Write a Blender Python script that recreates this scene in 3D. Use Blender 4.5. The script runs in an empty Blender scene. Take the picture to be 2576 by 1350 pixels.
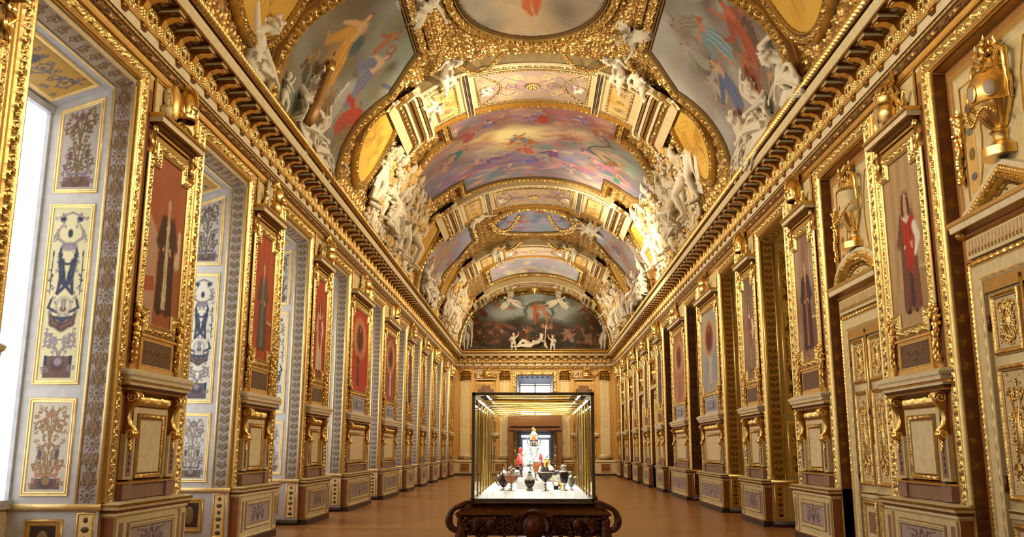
import bpy, math, random
import numpy as np
from mathutils import Matrix, Vector
random.seed(7); RNG = np.random.RandomState(7)
C = bpy.context.scene.collection
sc = bpy.context.scene
PI = math.pi
# ------------------------------------------------------------------ camera
def setup_camera():
    c0 = np.array([1288., 675.]); f = 2240.
    d = np.array([1348. - 1288., 1129. - 675., f]); d /= np.linalg.norm(d)
    xv = 1304.
    yv = -(d[2] * f + (xv - c0[0]) * d[0]) / d[1]
    up = np.array([xv - c0[0], yv, f]); up /= np.linalg.norm(up)
    right = np.cross(-up, d)
    if right[0] < 0: right = -right
    R = np.array([right, d, up]) @ np.diag([1., -1., -1.])
    cd = bpy.data.cameras.new('camera'); cam = bpy.data.objects.new('camera', cd); C.objects.link(cam)
    M = Matrix([list(R[0]) + [0.05], list(R[1]) + [0.0], list(R[2]) + [1.62], [0, 0, 0, 1]])
    cam.matrix_world = M
    cd.sensor_width = 36.; cd.lens = f / 2576. * 36.; cd.clip_start = .05; cd.clip_end = 300
    sc.camera = cam
setup_camera()
# ------------------------------------------------------------------ world, lights, exposure
sc.view_settings.view_transform = 'Standard'
sc.view_settings.look = 'None'
sc.view_settings.exposure = 0.05
sc.view_settings.gamma = 1.0
sc.view_settings.use_curve_mapping = False
sc.cycles.max_bounces = 6; sc.cycles.diffuse_bounces = 3; sc.cycles.glossy_bounces = 3; sc.cycles.use_adaptive_sampling = True; sc.cycles.adaptive_threshold = .04; sc.cycles.adaptive_min_samples = 16
sc.cycles.transmission_bounces = 6; sc.cycles.transparent_max_bounces = 16
sc.cycles.sample_clamp_indirect = 6.0
sc.cycles.caustics_reflective = False; sc.cycles.caustics_refractive = False
w = bpy.data.worlds.new('daylight'); sc.world = w; w.use_nodes = True
w.node_tree.nodes['Background'].inputs[0].default_value = (.80, .90, 1.0, 1)
w.node_tree.nodes['Background'].inputs[1].default_value = 1.2
WARM = (1.0, .84, .60)
def spot(name, loc, tgt, power, ang=100, blend=.8, size=.12, col=WARM):
    l = bpy.data.lights.new(name, 'SPOT'); l.energy = power; l.color = col; l.spot_size = math.radians(ang)
    l.spot_blend = blend; l.shadow_soft_size = size
    o = bpy.data.objects.new(name, l); C.objects.link(o); o.location = loc
    o.rotation_euler = (Vector(tgt) - Vector(loc)).to_track_quat('-Z', 'Y').to_euler()
    return o
# lamps standing on the two cornices: one of each pair throws its light up into the vault, one down across the hall
KV, KW = 520., 620.
for i, y in enumerate([3, 7.5, 12, 16.5, 21, 25.5, 30, 34.5, 39, 43.5, 48, 52.5]):
    for s in (-1, 1):
        spot('vault_lamp', (s * 4.27, y, 7.90), (-s * 3.4, y + .6, 10.6), KV, 120, .9, .10)
        spot('wall_lamp', (s * 4.20, y + 1.1, 7.92), (-s * 5.1, y + 2.4, 3.6), KW, 80, .9, .07)
# the stronger lamps whose glare shows in the photograph
for loc, tgt, p in [((-4.3, 31.2, 7.9), (4.3, 33.6, 9.7), 6500), ((-4.3, 29.3, 7.9), (3.9, 31.6, 10.4), 4000),
                    ((4.3, 21.5, 7.9), (-3.4, 23.9, 10.9), 4500), ((-4.3, 21.0, 7.9), (3.2, 23.6, 11.0), 1800),
                    ((-4.3, 42, 7.9), (2.6, 47.5, 11.3), 2200), ((4.3, 42, 7.9), (-2.6, 47.5, 11.3), 2600),
                    ((-4.3, 49, 7.9), (3.9, 51.2, 10.3), 900), ((4.3, 49, 7.9), (-3.9, 51.2, 10.3), 1200)]:
    spot('glare_lamp', loc, tgt, p, 50, .9, .08, (1, .84, .6))
for x in (-3.6, -1.2, 1.2, 3.6): spot('end_fill', (x, 50.5, 8.3), (x * 1.0, 57, 3.4), 900, 70, .9, .1)  # added fill spots without fittings, brightening the end wall
for s in (-1, 1): spot('end_fill', (s * 3.4, 52.0, 8.0), (-s * .8, 57, 10.2), 350, 90, .9, .1)  # two more added fill spots, aimed up at the lunette
# ------------------------------------------------------------------ colours
def S(hx, a=0.):
    hx = hx.lstrip('#'); v = [int(hx[i:i + 2], 16) / 255. for i in (0, 2, 4)]
    return np.array([x / 12.92 if x <= .04045 else ((x + .055) / 1.055) ** 2.4 for x in v] + [a], np.float32)
GOLD = S('#f6d283', 1.); GOLDD = S('#a0742e', .8); BOLE_SHADE = S('#5a3714', .25); OCHRE = S('#cda154', .25)
CREAM = S('#e2cf9e', 0.); CREAMW = S('#ead9b0', 0.); MAUVE = S('#8a7468', 0.); BROWN = S('#7a5030', 0.)
BLUEW = S('#bfbfc2', 0.); STUC = S('#e9dfc6', 0.); DARK = S('#2a1c12', 0.)
# ------------------------------------------------------------------ materials
def mat(name, base=None, rough=.5, metal=0., attr=False, noise=.12, nscale=9., bump=.0, bscale=60., coat=0., rng=None, spec=.5):
    m = bpy.data.materials.new(name); m.use_nodes = True; nt = m.node_tree; N = nt.nodes; L = nt.links
    b = N['Principled BSDF']; b.inputs['Roughness'].default_value = rough; b.inputs['Metallic'].default_value = metal
    b.inputs['Specular IOR Level'].default_value = spec
    if coat: b.inputs['Coat Weight'].default_value = coat; b.inputs['Coat Roughness'].default_value = .15
    tc = N.new('ShaderNodeTexCoord')
    nz = N.new('ShaderNodeTexNoise'); nz.inputs['Scale'].default_value = nscale; nz.inputs['Detail'].default_value = 4
    L.new(tc.outputs['Object'], nz.inputs['Vector'])
    mr = N.new('ShaderNodeMapRange'); mr.inputs['From Min'].default_value = .3; mr.inputs['From Max'].default_value = .7
    mr.inputs['To Min'].default_value = 1 - noise; mr.inputs['To Max'].default_value = 1 + noise * .5
    L.new(nz.outputs['Fac'], mr.inputs['Value'])
    mx = N.new('ShaderNodeMix'); mx.data_type = 'RGBA'; mx.blend_type = 'MULTIPLY'; mx.inputs[0].default_value = 1.
    if attr:
        a = N.new('ShaderNodeAttribute'); a.attribute_name = 'Col'; L.new(a.outputs['Color'], mx.inputs[6])
        if metal < 0:
            L.new(a.outputs['Alpha'], b.inputs['Metallic'])
            r = N.new('ShaderNodeMapRange'); r.inputs['To Min'].default_value = rough; r.inputs['To Max'].default_value = .30
            L.new(a.outputs['Alpha'], r.inputs['Value']); L.new(r.outputs[0], b.inputs['Roughness'])
    else: mx.inputs[6].default_value = tuple(base[:3]) + (1,)
    L.new(mr.outputs[0], mx.inputs[7]); L.new(mx.outputs[2], b.inputs['Base Color'])
    if bump:
        n2 = N.new('ShaderNodeTexNoise'); n2.inputs['Scale'].default_value = bscale; n2.inputs['Detail'].default_value = 3
        L.new(tc.outputs['Object'], n2.inputs['Vector'])
        bp = N.new('ShaderNodeBump'); bp.inputs['Strength'].default_value = bump; bp.inputs['Distance'].default_value = .02
        L.new(n2.outputs['Fac'], bp.inputs['Height']); L.new(bp.outputs[0], b.inputs['Normal'])
    return m
M_ORN = mat('gilded_and_painted_wood', attr=True, metal=-1., rough=.5, noise=.13, bump=.12, bscale=45)
M_PNT = mat('oil_paint', attr=True, rough=.5, noise=.05, nscale=3, bump=.08, bscale=30, spec=.3)
M_STU = mat('white_stucco', attr=True, rough=.6, noise=.10, nscale=4, bump=.1, bscale=30, spec=.3)
M_DWD = mat('dark_carved_walnut', S('#6b3a1e'), rough=.28, noise=.5, nscale=14, bump=.3, bscale=50)
M_BRS = mat('polished_brass', S('#d6b25a'), rough=.16, metal=1., noise=.1)
M_BRZ = mat('bronze_case_frame', S('#7c765e'), rough=.3, metal=.35, noise=.2)
M_WHT = mat('white_plinth_board', S('#f2efe6'), rough=.6, noise=.03)
M_SLV = mat('silver_gilt', S('#d9d2bc'), rough=.2, metal=1., noise=.15)
M_BLK = mat('black_metal', S('#15110e'), rough=.4, noise=.2)
def simple_glass(name, col=(1, 1, 1), rough=0., mixf=.9):
    m = bpy.data.materials.new(name); m.use_nodes = True; nt = m.node_tree; N = nt.nodes; L = nt.links
    N.remove(N['Principled BSDF']); o = N['Material Output']
    t = N.new('ShaderNodeBsdfTransparent'); t.inputs[0].default_value = (*col, 1)
    g = N.new('ShaderNodeBsdfGlossy'); g.inputs['Roughness'].default_value = rough
    fr = N.new('ShaderNodeFresnel'); fr.inputs['IOR'].default_value = 1.45
    mx = N.new('ShaderNodeMixShader'); L.new(fr.outputs[0], mx.inputs[0]); L.new(t.outputs[0], mx.inputs[1]); L.new(g.outputs[0], mx.inputs[2])
    L.new(mx.outputs[0], o.inputs[0]); return m
M_GLS = simple_glass('case_glass')
def emit(name, col, st):
    m = bpy.data.materials.new(name); m.use_nodes = True; nt = m.node_tree
    b = nt.nodes['Principled BSDF']; b.inputs['Base Color'].default_value = (*col[:3], 1)
    b.inputs['Emission Color'].default_value = (*col[:3], 1); b.inputs['Emission Strength'].default_value = st
    nz = nt.nodes.new('ShaderNodeTexNoise'); nz.inputs['Scale'].default_value = .7
    mr = nt.nodes.new('ShaderNodeMapRange'); mr.inputs['To Min'].default_value = st * .9; mr.inputs['To Max'].default_value = st * 1.1
    nt.links.new(nz.outputs['Fac'], mr.inputs['Value']); nt.links.new(mr.outputs[0], b.inputs['Emission Strength'])
    return m
M_BLIND = emit('daylit_blind', (.90, .95, 1.), 1.9)
M_LAMP = emit('lamp_lens', (1, .95, .85), 60.)
M_TUBE = emit('case_light_tube', (1, .96, .86), 9.)
# ------------------------------------------------------------------ mesh helpers
def st3(a, b, c): return np.stack(np.broadcast_arrays(a, b, c), -1)
class MB:
    def __init__(s, col=GOLD): s.v = []; s.q = []; s.t = []; s.c = []; s.n = 0; s.col = col
    def add(s, V, F, col=None):
        V = np.asarray(V, np.float32).reshape(-1, 3); F = np.asarray(F, np.int64)
        if F.size:
            (s.q if F.shape[1] == 4 else s.t).append(F + s.n)
        col = s.col if col is None else col
        col = np.asarray(col, np.float32)
        if col.size == 4: col = np.tile(col.reshape(1, 4), (len(V), 1))
        s.v.append(V); s.c.append(col.reshape(-1, 4)); s.n += len(V); return s
    def grid(s, P, col=None, wrap=False, mask=None, flip=False):
        P = np.asarray(P, np.float32); m, n = P.shape[:2]
        idx = np.arange(m * n).reshape(m, n)
        if wrap: idx = np.concatenate([idx, idx[:, :1]], 1)
        a, b, c, d = idx[:-1, :-1], idx[:-1, 1:], idx[1:, 1:], idx[1:, :-1]
        F = np.stack([a, b, c, d] if not flip else [a, d, c, b], -1).reshape(-1, 4)
        if mask is not None: F = F[np.asarray(mask).reshape(-1)]
        if col is not None:
            col = np.asarray(col, np.float32)
            if col.ndim == 3: col = col.reshape(-1, 4)
        return s.add(P.reshape(-1, 3), F, col)
    def box(s, x0, x1, y0, y1, z0, z1, col=None):
        V = [(x0, y0, z0), (x1, y0, z0), (x1, y1, z0), (x0, y1, z0), (x0, y0, z1), (x1, y0, z1), (x1, y1, z1), (x0, y1, z1)]
        return s.add(V, [(0, 3, 2, 1), (4, 5, 6, 7), (0, 1, 5, 4), (1, 2, 6, 5), (2, 3, 7, 6), (3, 0, 4, 7)], col)
    def lathe(s, prof, c=(0, 0, 0), seg=20, col=None, flute=0., nf=12, a0=0., a1=2 * PI):
        prof = np.array(prof, float); full = abs(a1 - a0 - 2 * PI) < 1e-6
        th = a0 + (a1 - a0) * np.arange(seg + (0 if full else 1)) / seg
        r = prof[:, :1] * (1 + flute * np.cos(nf * th)[None]) + 0 * th[None]
        P = np.stack([c[0] + r * np.cos(th), c[1] + r * np.sin(th), c[2] + prof[:, 1:2] + 0 * r], -1)
        if isinstance(col, list): col = np.array([np.tile(k, (len(th), 1)) for k in col], np.float32)
        return s.grid(P, col, wrap=full)
    def ell(s, c, r, rot=None, seg=12, rings=8, col=None):
        ph = np.linspace(0, PI, rings + 1); th = np.arange(seg) * 2 * PI / seg
        P = np.stack([np.sin(ph)[:, None] * np.cos(th), np.sin(ph)[:, None] * np.sin(th), np.cos(ph)[:, None] + 0 * th], -1)
        P = P * np.array(r if hasattr(r, '__len__') else (r, r, r), float)
        if rot is not None: P = P @ np.array(rot, float).T
        return s.grid(P + np.array(c, float), col, wrap=True)
    def tube(s, pts, r, seg=8, col=None, cap=True):
        pts = np.array(pts, float); n = len(pts); r = np.ones(n) * np.array(r, float)
        T = np.gradient(pts, axis=0); T /= np.linalg.norm(T, axis=1)[:, None] + 1e-9
        u = np.array([0, 0, 1.]) if abs(T[0][2]) < .9 else np.array([1., 0, 0])
        P = np.zeros((n, seg, 3)); th = np.arange(seg) * 2 * PI / seg
        for i in range(n):
            u = u - T[i] * (u @ T[i]); u /= np.linalg.norm(u) + 1e-9; w_ = np.cross(T[i], u)
            P[i] = pts[i] + r[i] * (np.cos(th)[:, None] * u + np.sin(th)[:, None] * w_)
        if cap:
            P = np.concatenate([np.tile(pts[0], (1, seg, 1)), P, np.tile(pts[-1], (1, seg, 1))], 0)
            if col is not None and np.asarray(col).ndim > 1: col = None
        return s.grid(P, col, wrap=True)
    def mesh(s, name, smooth=True, col=True):
        me = bpy.data.meshes.new(name)
        V = np.concatenate(s.v); Q = np.concatenate(s.q) if s.q else np.zeros((0, 4), int); T = np.concatenate(s.t) if s.t else np.zeros((0, 3), int)
        me.vertices.add(len(V)); me.vertices.foreach_set('co', V.astype(np.float32).ravel())
        nl = Q.size + T.size; me.loops.add(nl)
        me.loops.foreach_set('vertex_index', np.concatenate([Q.ravel(), T.ravel()]).astype(np.int32))
        me.polygons.add(len(Q) + len(T))
        st = np.concatenate([np.arange(len(Q)) * 4, Q.size + np.arange(len(T)) * 3]).astype(np.int32)
        me.polygons.foreach_set('loop_start', st)
        me.update(calc_edges=True); me.validate()
        if smooth: me.shade_smooth()
        if col and len(me.vertices) == len(V):
            a = me.color_attributes.new('Col', 'FLOAT_COLOR', 'POINT'); a.data.foreach_set('color', np.concatenate(s.c).astype(np.float32).ravel())
        return me
def autosmooth(me, ang=35):
    try: me.set_sharp_from_angle(angle=math.radians(ang))
    except Exception: pass
def ob(name, me, m=None, parent=None, loc=None, rz=0., sc_=None, rot=None):
    if isinstance(me, MB): me = me.mesh(name); autosmooth(me)
    if m is not None and not me.materials: me.materials.append(m)
    o = bpy.data.objects.new(name, me); C.objects.link(o)
    if parent is not None: o.parent = parent
    if loc is not None: o.location = loc
    if rot is not None: o.rotation_euler = rot
    elif rz: o.rotation_euler = (0, 0, rz)
    if sc_ is not None: o.scale = sc_
    return o
def tag(o, label=None, cat=None, group=None, kind=None):
    if label: o['label'] = label
    if cat: o['category'] = cat
    if group: o['group'] = group
    if kind: o['kind'] = kind
    return o
def empty(name, loc=(0, 0, 0), rz=0., rot=None, sc_=None):
    o = bpy.data.objects.new(name, None); C.objects.link(o); o.location = loc; o.empty_display_size = .1
    o.rotation_euler = rot if rot is not None else (0, 0, rz)
    if sc_ is not None: o.scale = sc_
    return o
def copy_tree(o, parent=None):
    c = o.copy(); C.objects.link(c); c.parent = parent
    for ch in list(o.children): copy_tree(ch, c)
    return c
# ------------------------------------------------------------------ ribbons: a moulding run along a 2-D path and mapped onto a surface
def ribbon(mb, path, w_, hf, cf, mapf, na=8, step=.03, closed=True, side=1.):
    p = np.array(path, float); n = len(p)
    def nrm(a): return a / (np.linalg.norm(a) + 1e-9)
    mit = []
    for i in range(n):
        a = p[i] - p[i - 1] if (closed or i > 0) else p[1] - p[0]
        b = p[(i + 1) % n] - p[i] if (closed or i < n - 1) else p[-1] - p[-2]
        na_, nb = nrm(np.array([-a[1], a[0]])), nrm(np.array([-b[1], b[0]]))
        m_ = nrm(na_ + nb); m_ = m_ / max(.35, m_ @ na_); mit.append(m_ * side)
    mit = np.array(mit)
    rows = []; mm = []; ss = []; acc = 0.
    for i in range(n if closed else n - 1):
        j = (i + 1) % n; L_ = np.linalg.norm(p[j] - p[i]); k = max(1, int(round(L_ / step)))
        last = (not closed and i == n - 2)
        f_ = np.arange(k + (1 if last else 0)) / k
        rows.append(p[i] + f_[:, None] * (p[j] - p[i])); mm.append(mit[i] + f_[:, None] * (mit[j] - mit[i])); ss.append(acc + f_ * L_); acc += L_
    P = np.concatenate(rows); Mi = np.concatenate(mm); s_ = np.concatenate(ss)
    if closed: P = np.vstack([P, P[:1]]); Mi = np.vstack([Mi, Mi[:1]]); s_ = np.append(s_, acc)
    t = np.linspace(0, 1, na + 1)
    P2 = P[:, None] + t[None, :, None] * w_ * Mi[:, None]
    T, SS = np.meshgrid(t, s_); H = hf(T, SS); H[:, 0] = 0; H[:, -1] = 0
    col = cf(T, SS, H) if callable(cf) else np.tile(np.asarray(cf, np.float32), (H.size, 1))
    X = mapf(P2[..., 0], P2[..., 1], H)
    mb.grid(X, col.reshape(-1, 4), flip=(side < 0))
    return mb
def rnd(t, a, b):  # half round between a and b
    u = (t - (a + b) / 2) / ((b - a) / 2); return np.sqrt(np.clip(1 - u * u, 0, 1))
def pulse(t, a, b): return ((t >= a) & (t <= b)).astype(float)
def h_leaf(hh=.04, p=.13):
    def f(t, s):
        c = (t - .5) / .36; body = rnd(t, .13, .87) ** .6
        k = np.floor(s / p); sg = np.where(k % 2 < 1, 1., -1.); dx = (s / p - k - .5); dy = c * .5 - sg * .10
        r = np.hypot(dx, dy); th = np.arctan2(dy, dx) * sg
        arms = .5 + .5 * np.cos(th - 2 * PI * r * 2.3 + .6); lob = .5 + .5 * np.cos(8 * th + 3 * r)
        pat = np.where(r < .11, 1., np.clip(arms * 1.35 - .2, 0, 1) * np.where(r > .34, .45 + .55 * lob, 1.))
        return hh * (pulse(t, .02, .12) * .75 + pulse(t, .88, .98) * .6 + body * (.12 + .88 * pat) * pulse(t, .14, .86))
    return f
def h_egg(hh=.03, p=.1):
    def f(t, s):
        e = np.abs(np.cos(PI * s / p)) ** .5
        return hh * (rnd(t, .1, .75) * (.2 + .8 * e) + pulse(t, .8, .97) * .5 * (.5 + .5 * np.abs(np.sin(3 * PI * s / p))))
    return f
def h_bead(hh=.015, p=.04):
    return lambda t, s: hh * rnd(t, .05, .95) * (.25 + .75 * np.abs(np.sin(PI * s / p)))
def h_flat(hh=.02): return lambda t, s: hh * pulse(t, .03, .97)
def h_rope(hh=.05, p=.12): return lambda t, s: hh * rnd(t, 0, 1) * (.8 + .2 * np.sin(2 * PI * (s / p + .9 * t)))
def h_step(levels):  # list of (t0,t1,h)
    def f(t, s):
        h = np.zeros_like(t)
        for a, b, v in levels: h = np.where((t >= a) & (t <= b), v, h)
        return h
    return f
def c_hi(hi=GOLD, lo=BOLE_SHADE, hmax=.04, k=1.3):  # colour follows relief height: bole ground with crevice shade painted into the recesses
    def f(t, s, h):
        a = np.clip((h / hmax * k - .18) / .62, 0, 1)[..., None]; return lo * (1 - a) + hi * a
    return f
# ------------------------------------------------------------------ a small painter: colour and relief drawn on a raster, then laid on a mesh
class Cv:
    def __init__(s, W_, H_, res, bg):
        s.W, s.H, s.res = W_, H_, res; s.nx = max(2, int(round(W_ / res)) + 1); s.ny = max(2, int(round(H_ / res)) + 1)
        s.c = np.tile(np.asarray(bg, np.float32), (s.ny, s.nx, 1)); s.h = np.zeros((s.ny, s.nx), np.float32)
        s.Y, s.X = np.meshgrid(np.linspace(0, H_, s.ny), np.linspace(0, W_, s.nx), indexing='ij')
    def _w(s, x0, x1, y0, y1):
        i0 = max(0, int(y0 / s.H * (s.ny - 1))); i1 = min(s.ny, int(y1 / s.H * (s.ny - 1)) + 2)
        j0 = max(0, int(x0 / s.W * (s.nx - 1))); j1 = min(s.nx, int(x1 / s.W * (s.nx - 1)) + 2)
        return slice(i0, max(i0, i1)), slice(j0, max(j0, j1))
    def _p(s, sl, m, col, h):
        m = m[..., None]
        if col is not None: s.c[sl] = s.c[sl] * (1 - m) + np.asarray(col, np.float32) * m
        if h is not None: s.h[sl] = np.maximum(s.h[sl], h * np.sqrt(m[..., 0]))
    def ell(s, cx, cy, rx, ry, col, rot=0., a=1., soft=.25, h=None):
        R_ = max(rx, ry) * (1 + soft); sl = s._w(cx - R_, cx + R_, cy - R_, cy + R_)
        X, Y = s.X[sl] - cx, s.Y[sl] - cy; c, n = math.cos(rot), math.sin(rot)
        d = np.sqrt(((X * c + Y * n) / rx) ** 2 + ((-X * n + Y * c) / ry) ** 2)
        s._p(sl, a * np.clip((1 + soft - d) / (2 * soft), 0, 1), col, h)
    hl = 0
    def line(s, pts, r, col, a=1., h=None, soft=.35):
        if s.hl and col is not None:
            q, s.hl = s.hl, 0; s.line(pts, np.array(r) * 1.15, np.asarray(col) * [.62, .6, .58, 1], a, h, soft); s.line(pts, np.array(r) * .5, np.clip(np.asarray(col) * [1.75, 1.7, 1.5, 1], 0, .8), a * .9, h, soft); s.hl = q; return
        pts = np.array(pts, float); r = np.ones(len(pts)) * np.array(r, float)
        for i in range(len(pts) - 1):
            p, q = pts[i], pts[i + 1]; rr = max(r[i], r[i + 1]) * 1.5
            sl = s._w(min(p[0], q[0]) - rr, max(p[0], q[0]) + rr, min(p[1], q[1]) - rr, max(p[1], q[1]) + rr)
            X, Y = s.X[sl], s.Y[sl]; d = q - p; L2 = d @ d + 1e-9
            t = np.clip(((X - p[0]) * d[0] + (Y - p[1]) * d[1]) / L2, 0, 1)
            D = np.hypot(X - p[0] - t * d[0], Y - p[1] - t * d[1]) / (r[i] + t * (r[i + 1] - r[i]) + 1e-9)
            s._p(sl, a * np.clip((1 + soft - D) / (2 * soft), 0, 1), col, h)
    def poly(s, pts, col, a=1., h=None):
        P = np.array(pts, float); sl = s._w(P[:, 0].min(), P[:, 0].max(), P[:, 1].min(), P[:, 1].max())
        s._p(sl, a * inpoly(s.X[sl], s.Y[sl], P).astype(np.float32), col, h)
    def spiral(s, cx, cy, r, turns, a0, dirn, w_, col, h=None, leaf=True):
        th = np.linspace(0, turns * 2 * PI, int(16 * turns) + 4); rr = r * (1 - th / (turns * 2 * PI) * .88)
        pts = [(cx + q * math.cos(a0 + dirn * t), cy + q * math.sin(a0 + dirn * t)) for q, t in zip(rr, th)]
        s.line(pts, np.linspace(w_, w_ * .6, len(pts)), col, h=h)
        if leaf:
            for k in range(2, len(pts) - 4, 4):
                q = rr[k] + w_ * 2.2; s.ell(cx + q * math.cos(a0 + dirn * th[k]), cy + q * math.sin(a0 + dirn * th[k]), w_ * 1.7, w_ * .9, col, rot=a0 + dirn * th[k], h=h)
        s.ell(cx, cy, w_ * 1.8, w_ * 1.8, col, h=None if h is None else h * 1.2)
    def fog(s, cols, scale, seed=0, a=1., stretch=(1, 1), oct_=4, gain=.55):
        n = fbm(s.X * stretch[0], s.Y * stretch[1], scale, seed, oct_, gain); n = (n - n.min()) / (np.ptp(n) + 1e-9)
        cols = [np.asarray(c, np.float32) for c in cols]; k = n * (len(cols) - 1); i = np.clip(k.astype(int), 0, len(cols) - 2); f_ = (k - i)[..., None]
        A = np.array(cols); col = A[i] * (1 - f_) + A[i + 1] * f_
        s.c = (s.c * (1 - a) + col * a).astype(np.float32); return n
def impasto(cv, n, seed=0, r=.02, L_=.10, amt=.3, ang=None):
    rs = np.random.RandomState(seed + 77); g = fbm(cv.X, cv.Y, 1.1, seed, 3)
    for k in range(n):
        x, y = rs.uniform(0, cv.W), rs.uniform(0, cv.H); i, j = int(y / cv.H * (cv.ny - 1)), int(x / cv.W * (cv.nx - 1)); c = cv.c[i, j].copy()
        a = (g[i, j] * 7 if ang is None else ang + rs.uniform(-.6, .6)); q = 1 + rs.uniform(-amt, amt); c[:3] = c[:3] * q * (1 + rs.uniform(-.12, .12, 3)); l = L_ * rs.uniform(.4, 1.3)
        m_ = (x + l * math.cos(a) * .5 + rs.uniform(-.2, .2) * l, y + l * math.sin(a) * .5 + rs.uniform(-.2, .2) * l)
        cv.line([(x, y), m_, (x + l * math.cos(a), y + l * math.sin(a))], [r * .4, r * rs.uniform(.5, 1.3), r * .2], c, a=.6, soft=.7)
def shade(c, k): c = np.array(c, np.float32).copy(); c[:3] *= k; return c
def inpoly(X, Y, P):
    r = np.zeros(X.shape, bool); n = len(P)
    for i in range(n):
        x1, y1 = P[i]; x2, y2 = P[(i + 1) % n]
        if y1 == y2: continue
        c = ((y1 > Y) != (y2 > Y)) & (X < (x2 - x1) * (Y - y1) / (y2 - y1) + x1); r ^= c
    return r
def fbm(X, Y, scale, seed=0, oct_=4, gain=.55):
    out = np.zeros(X.shape); amp = 1.; r = np.random.RandomState(seed + 11)
    for o in range(oct_):
        G = r.rand(67, 67); x = X * scale * 2 ** o + 7.3 * o; y = Y * scale * 2 ** o + 3.1 * o
        xi = np.floor(x).astype(int); yi = np.floor(y).astype(int); fx = x - xi; fy = y - yi
        fx = fx * fx * (3 - 2 * fx); fy = fy * fy * (3 - 2 * fy)
        g = lambda a, b: G[a % 67, b % 67]
        out += amp * ((g(yi, xi) * (1 - fx) + g(yi, xi + 1) * fx) * (1 - fy) + (g(yi + 1, xi) * (1 - fx) + g(yi + 1, xi + 1) * fx) * fy); amp *= gain
    return out
def cv_mesh(mb, cv, mapf, hs=1., mask=None, flip=False):
    """mapf(X,Y,H) -> xyz; the whole canvas as one grid."""
    P = mapf(cv.X, cv.Y, cv.h * hs)
    m = None
    if mask is not None:
        xc = (cv.X[:-1, :-1] + cv.X[1:, 1:]) / 2; yc = (cv.Y[:-1, :-1] + cv.Y[1:, 1:]) / 2; m = inpoly(xc, yc, np.array(mask, float))
    mb.grid(P, cv.c.reshape(-1, 4), mask=m, flip=flip); return mb
# ================================================================== STRUCTURE
W = 5.12; YN, YF = -4.0, 57.0
FLR = mat('parquet_floor', S('#a46c36'), rough=.34, noise=.0, coat=.25)
def floor_nodes():
    nt = FLR.node_tree; N = nt.nodes; L = nt.links; b = N['Principled BSDF']
    tc = N.new('ShaderNodeTexCoord'); mp = N.new('ShaderNodeMapping'); mp.inputs['Scale'].default_value = (.22, 1.6, 1); L.new(tc.outputs['Object'], mp.inputs['Vector'])
    nz = N.new('ShaderNodeTexNoise'); nz.inputs['Scale'].default_value = 1.; nz.inputs['Detail'].default_value = 5; L.new(mp.outputs[0], nz.inputs['Vector'])
    br = N.new('ShaderNodeTexBrick'); br.inputs['Scale'].default_value = 1.; br.inputs['Brick Width'].default_value = 1.6; br.inputs['Row Height'].default_value = .11
    br.inputs['Mortar Size'].default_value = .003; br.inputs['Color1'].default_value = (1, 1, 1, 1); br.inputs['Color2'].default_value = (.78, .76, .72, 1); br.inputs['Mortar'].default_value = (.55, .5, .45, 1)
    L.new(tc.outputs['Object'], br.inputs['Vector'])
    cr = N.new('ShaderNodeValToRGB'); cr.color_ramp.elements[0].position = .3; cr.color_ramp.elements[1].position = .72
    cr.color_ramp.elements[0].color = tuple(S('#935a25')[:3]) + (1,); cr.color_ramp.elements[1].color = tuple(S('#c08a50')[:3]) + (1,)
    L.new(nz.outputs['Fac'], cr.inputs[0])
    mx = N.new('ShaderNodeMix'); mx.data_type = 'RGBA'; mx.blend_type = 'MULTIPLY'; mx.inputs[0].default_value = .8
    L.new(cr.outputs[0], mx.inputs[6]); L.new(br.outputs['Color'], mx.inputs[7]); L.new(mx.outputs[2], b.inputs['Base Color'])
    mr = N.new('ShaderNodeMapRange'); mr.inputs['To Min'].default_value = .22; mr.inputs['To Max'].default_value = .42
    L.new(nz.outputs['Fac'], mr.inputs['Value']); L.new(mr.outputs[0], b.inputs['Roughness'])
floor_nodes()
m = MB(); m.box(-6.6, 6.6, YN - .2, 68.5, -.12, 0)
tag(ob('floor', m, FLR), 'brown polished parquet floor running the length of the gallery', kind='structure')

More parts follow.
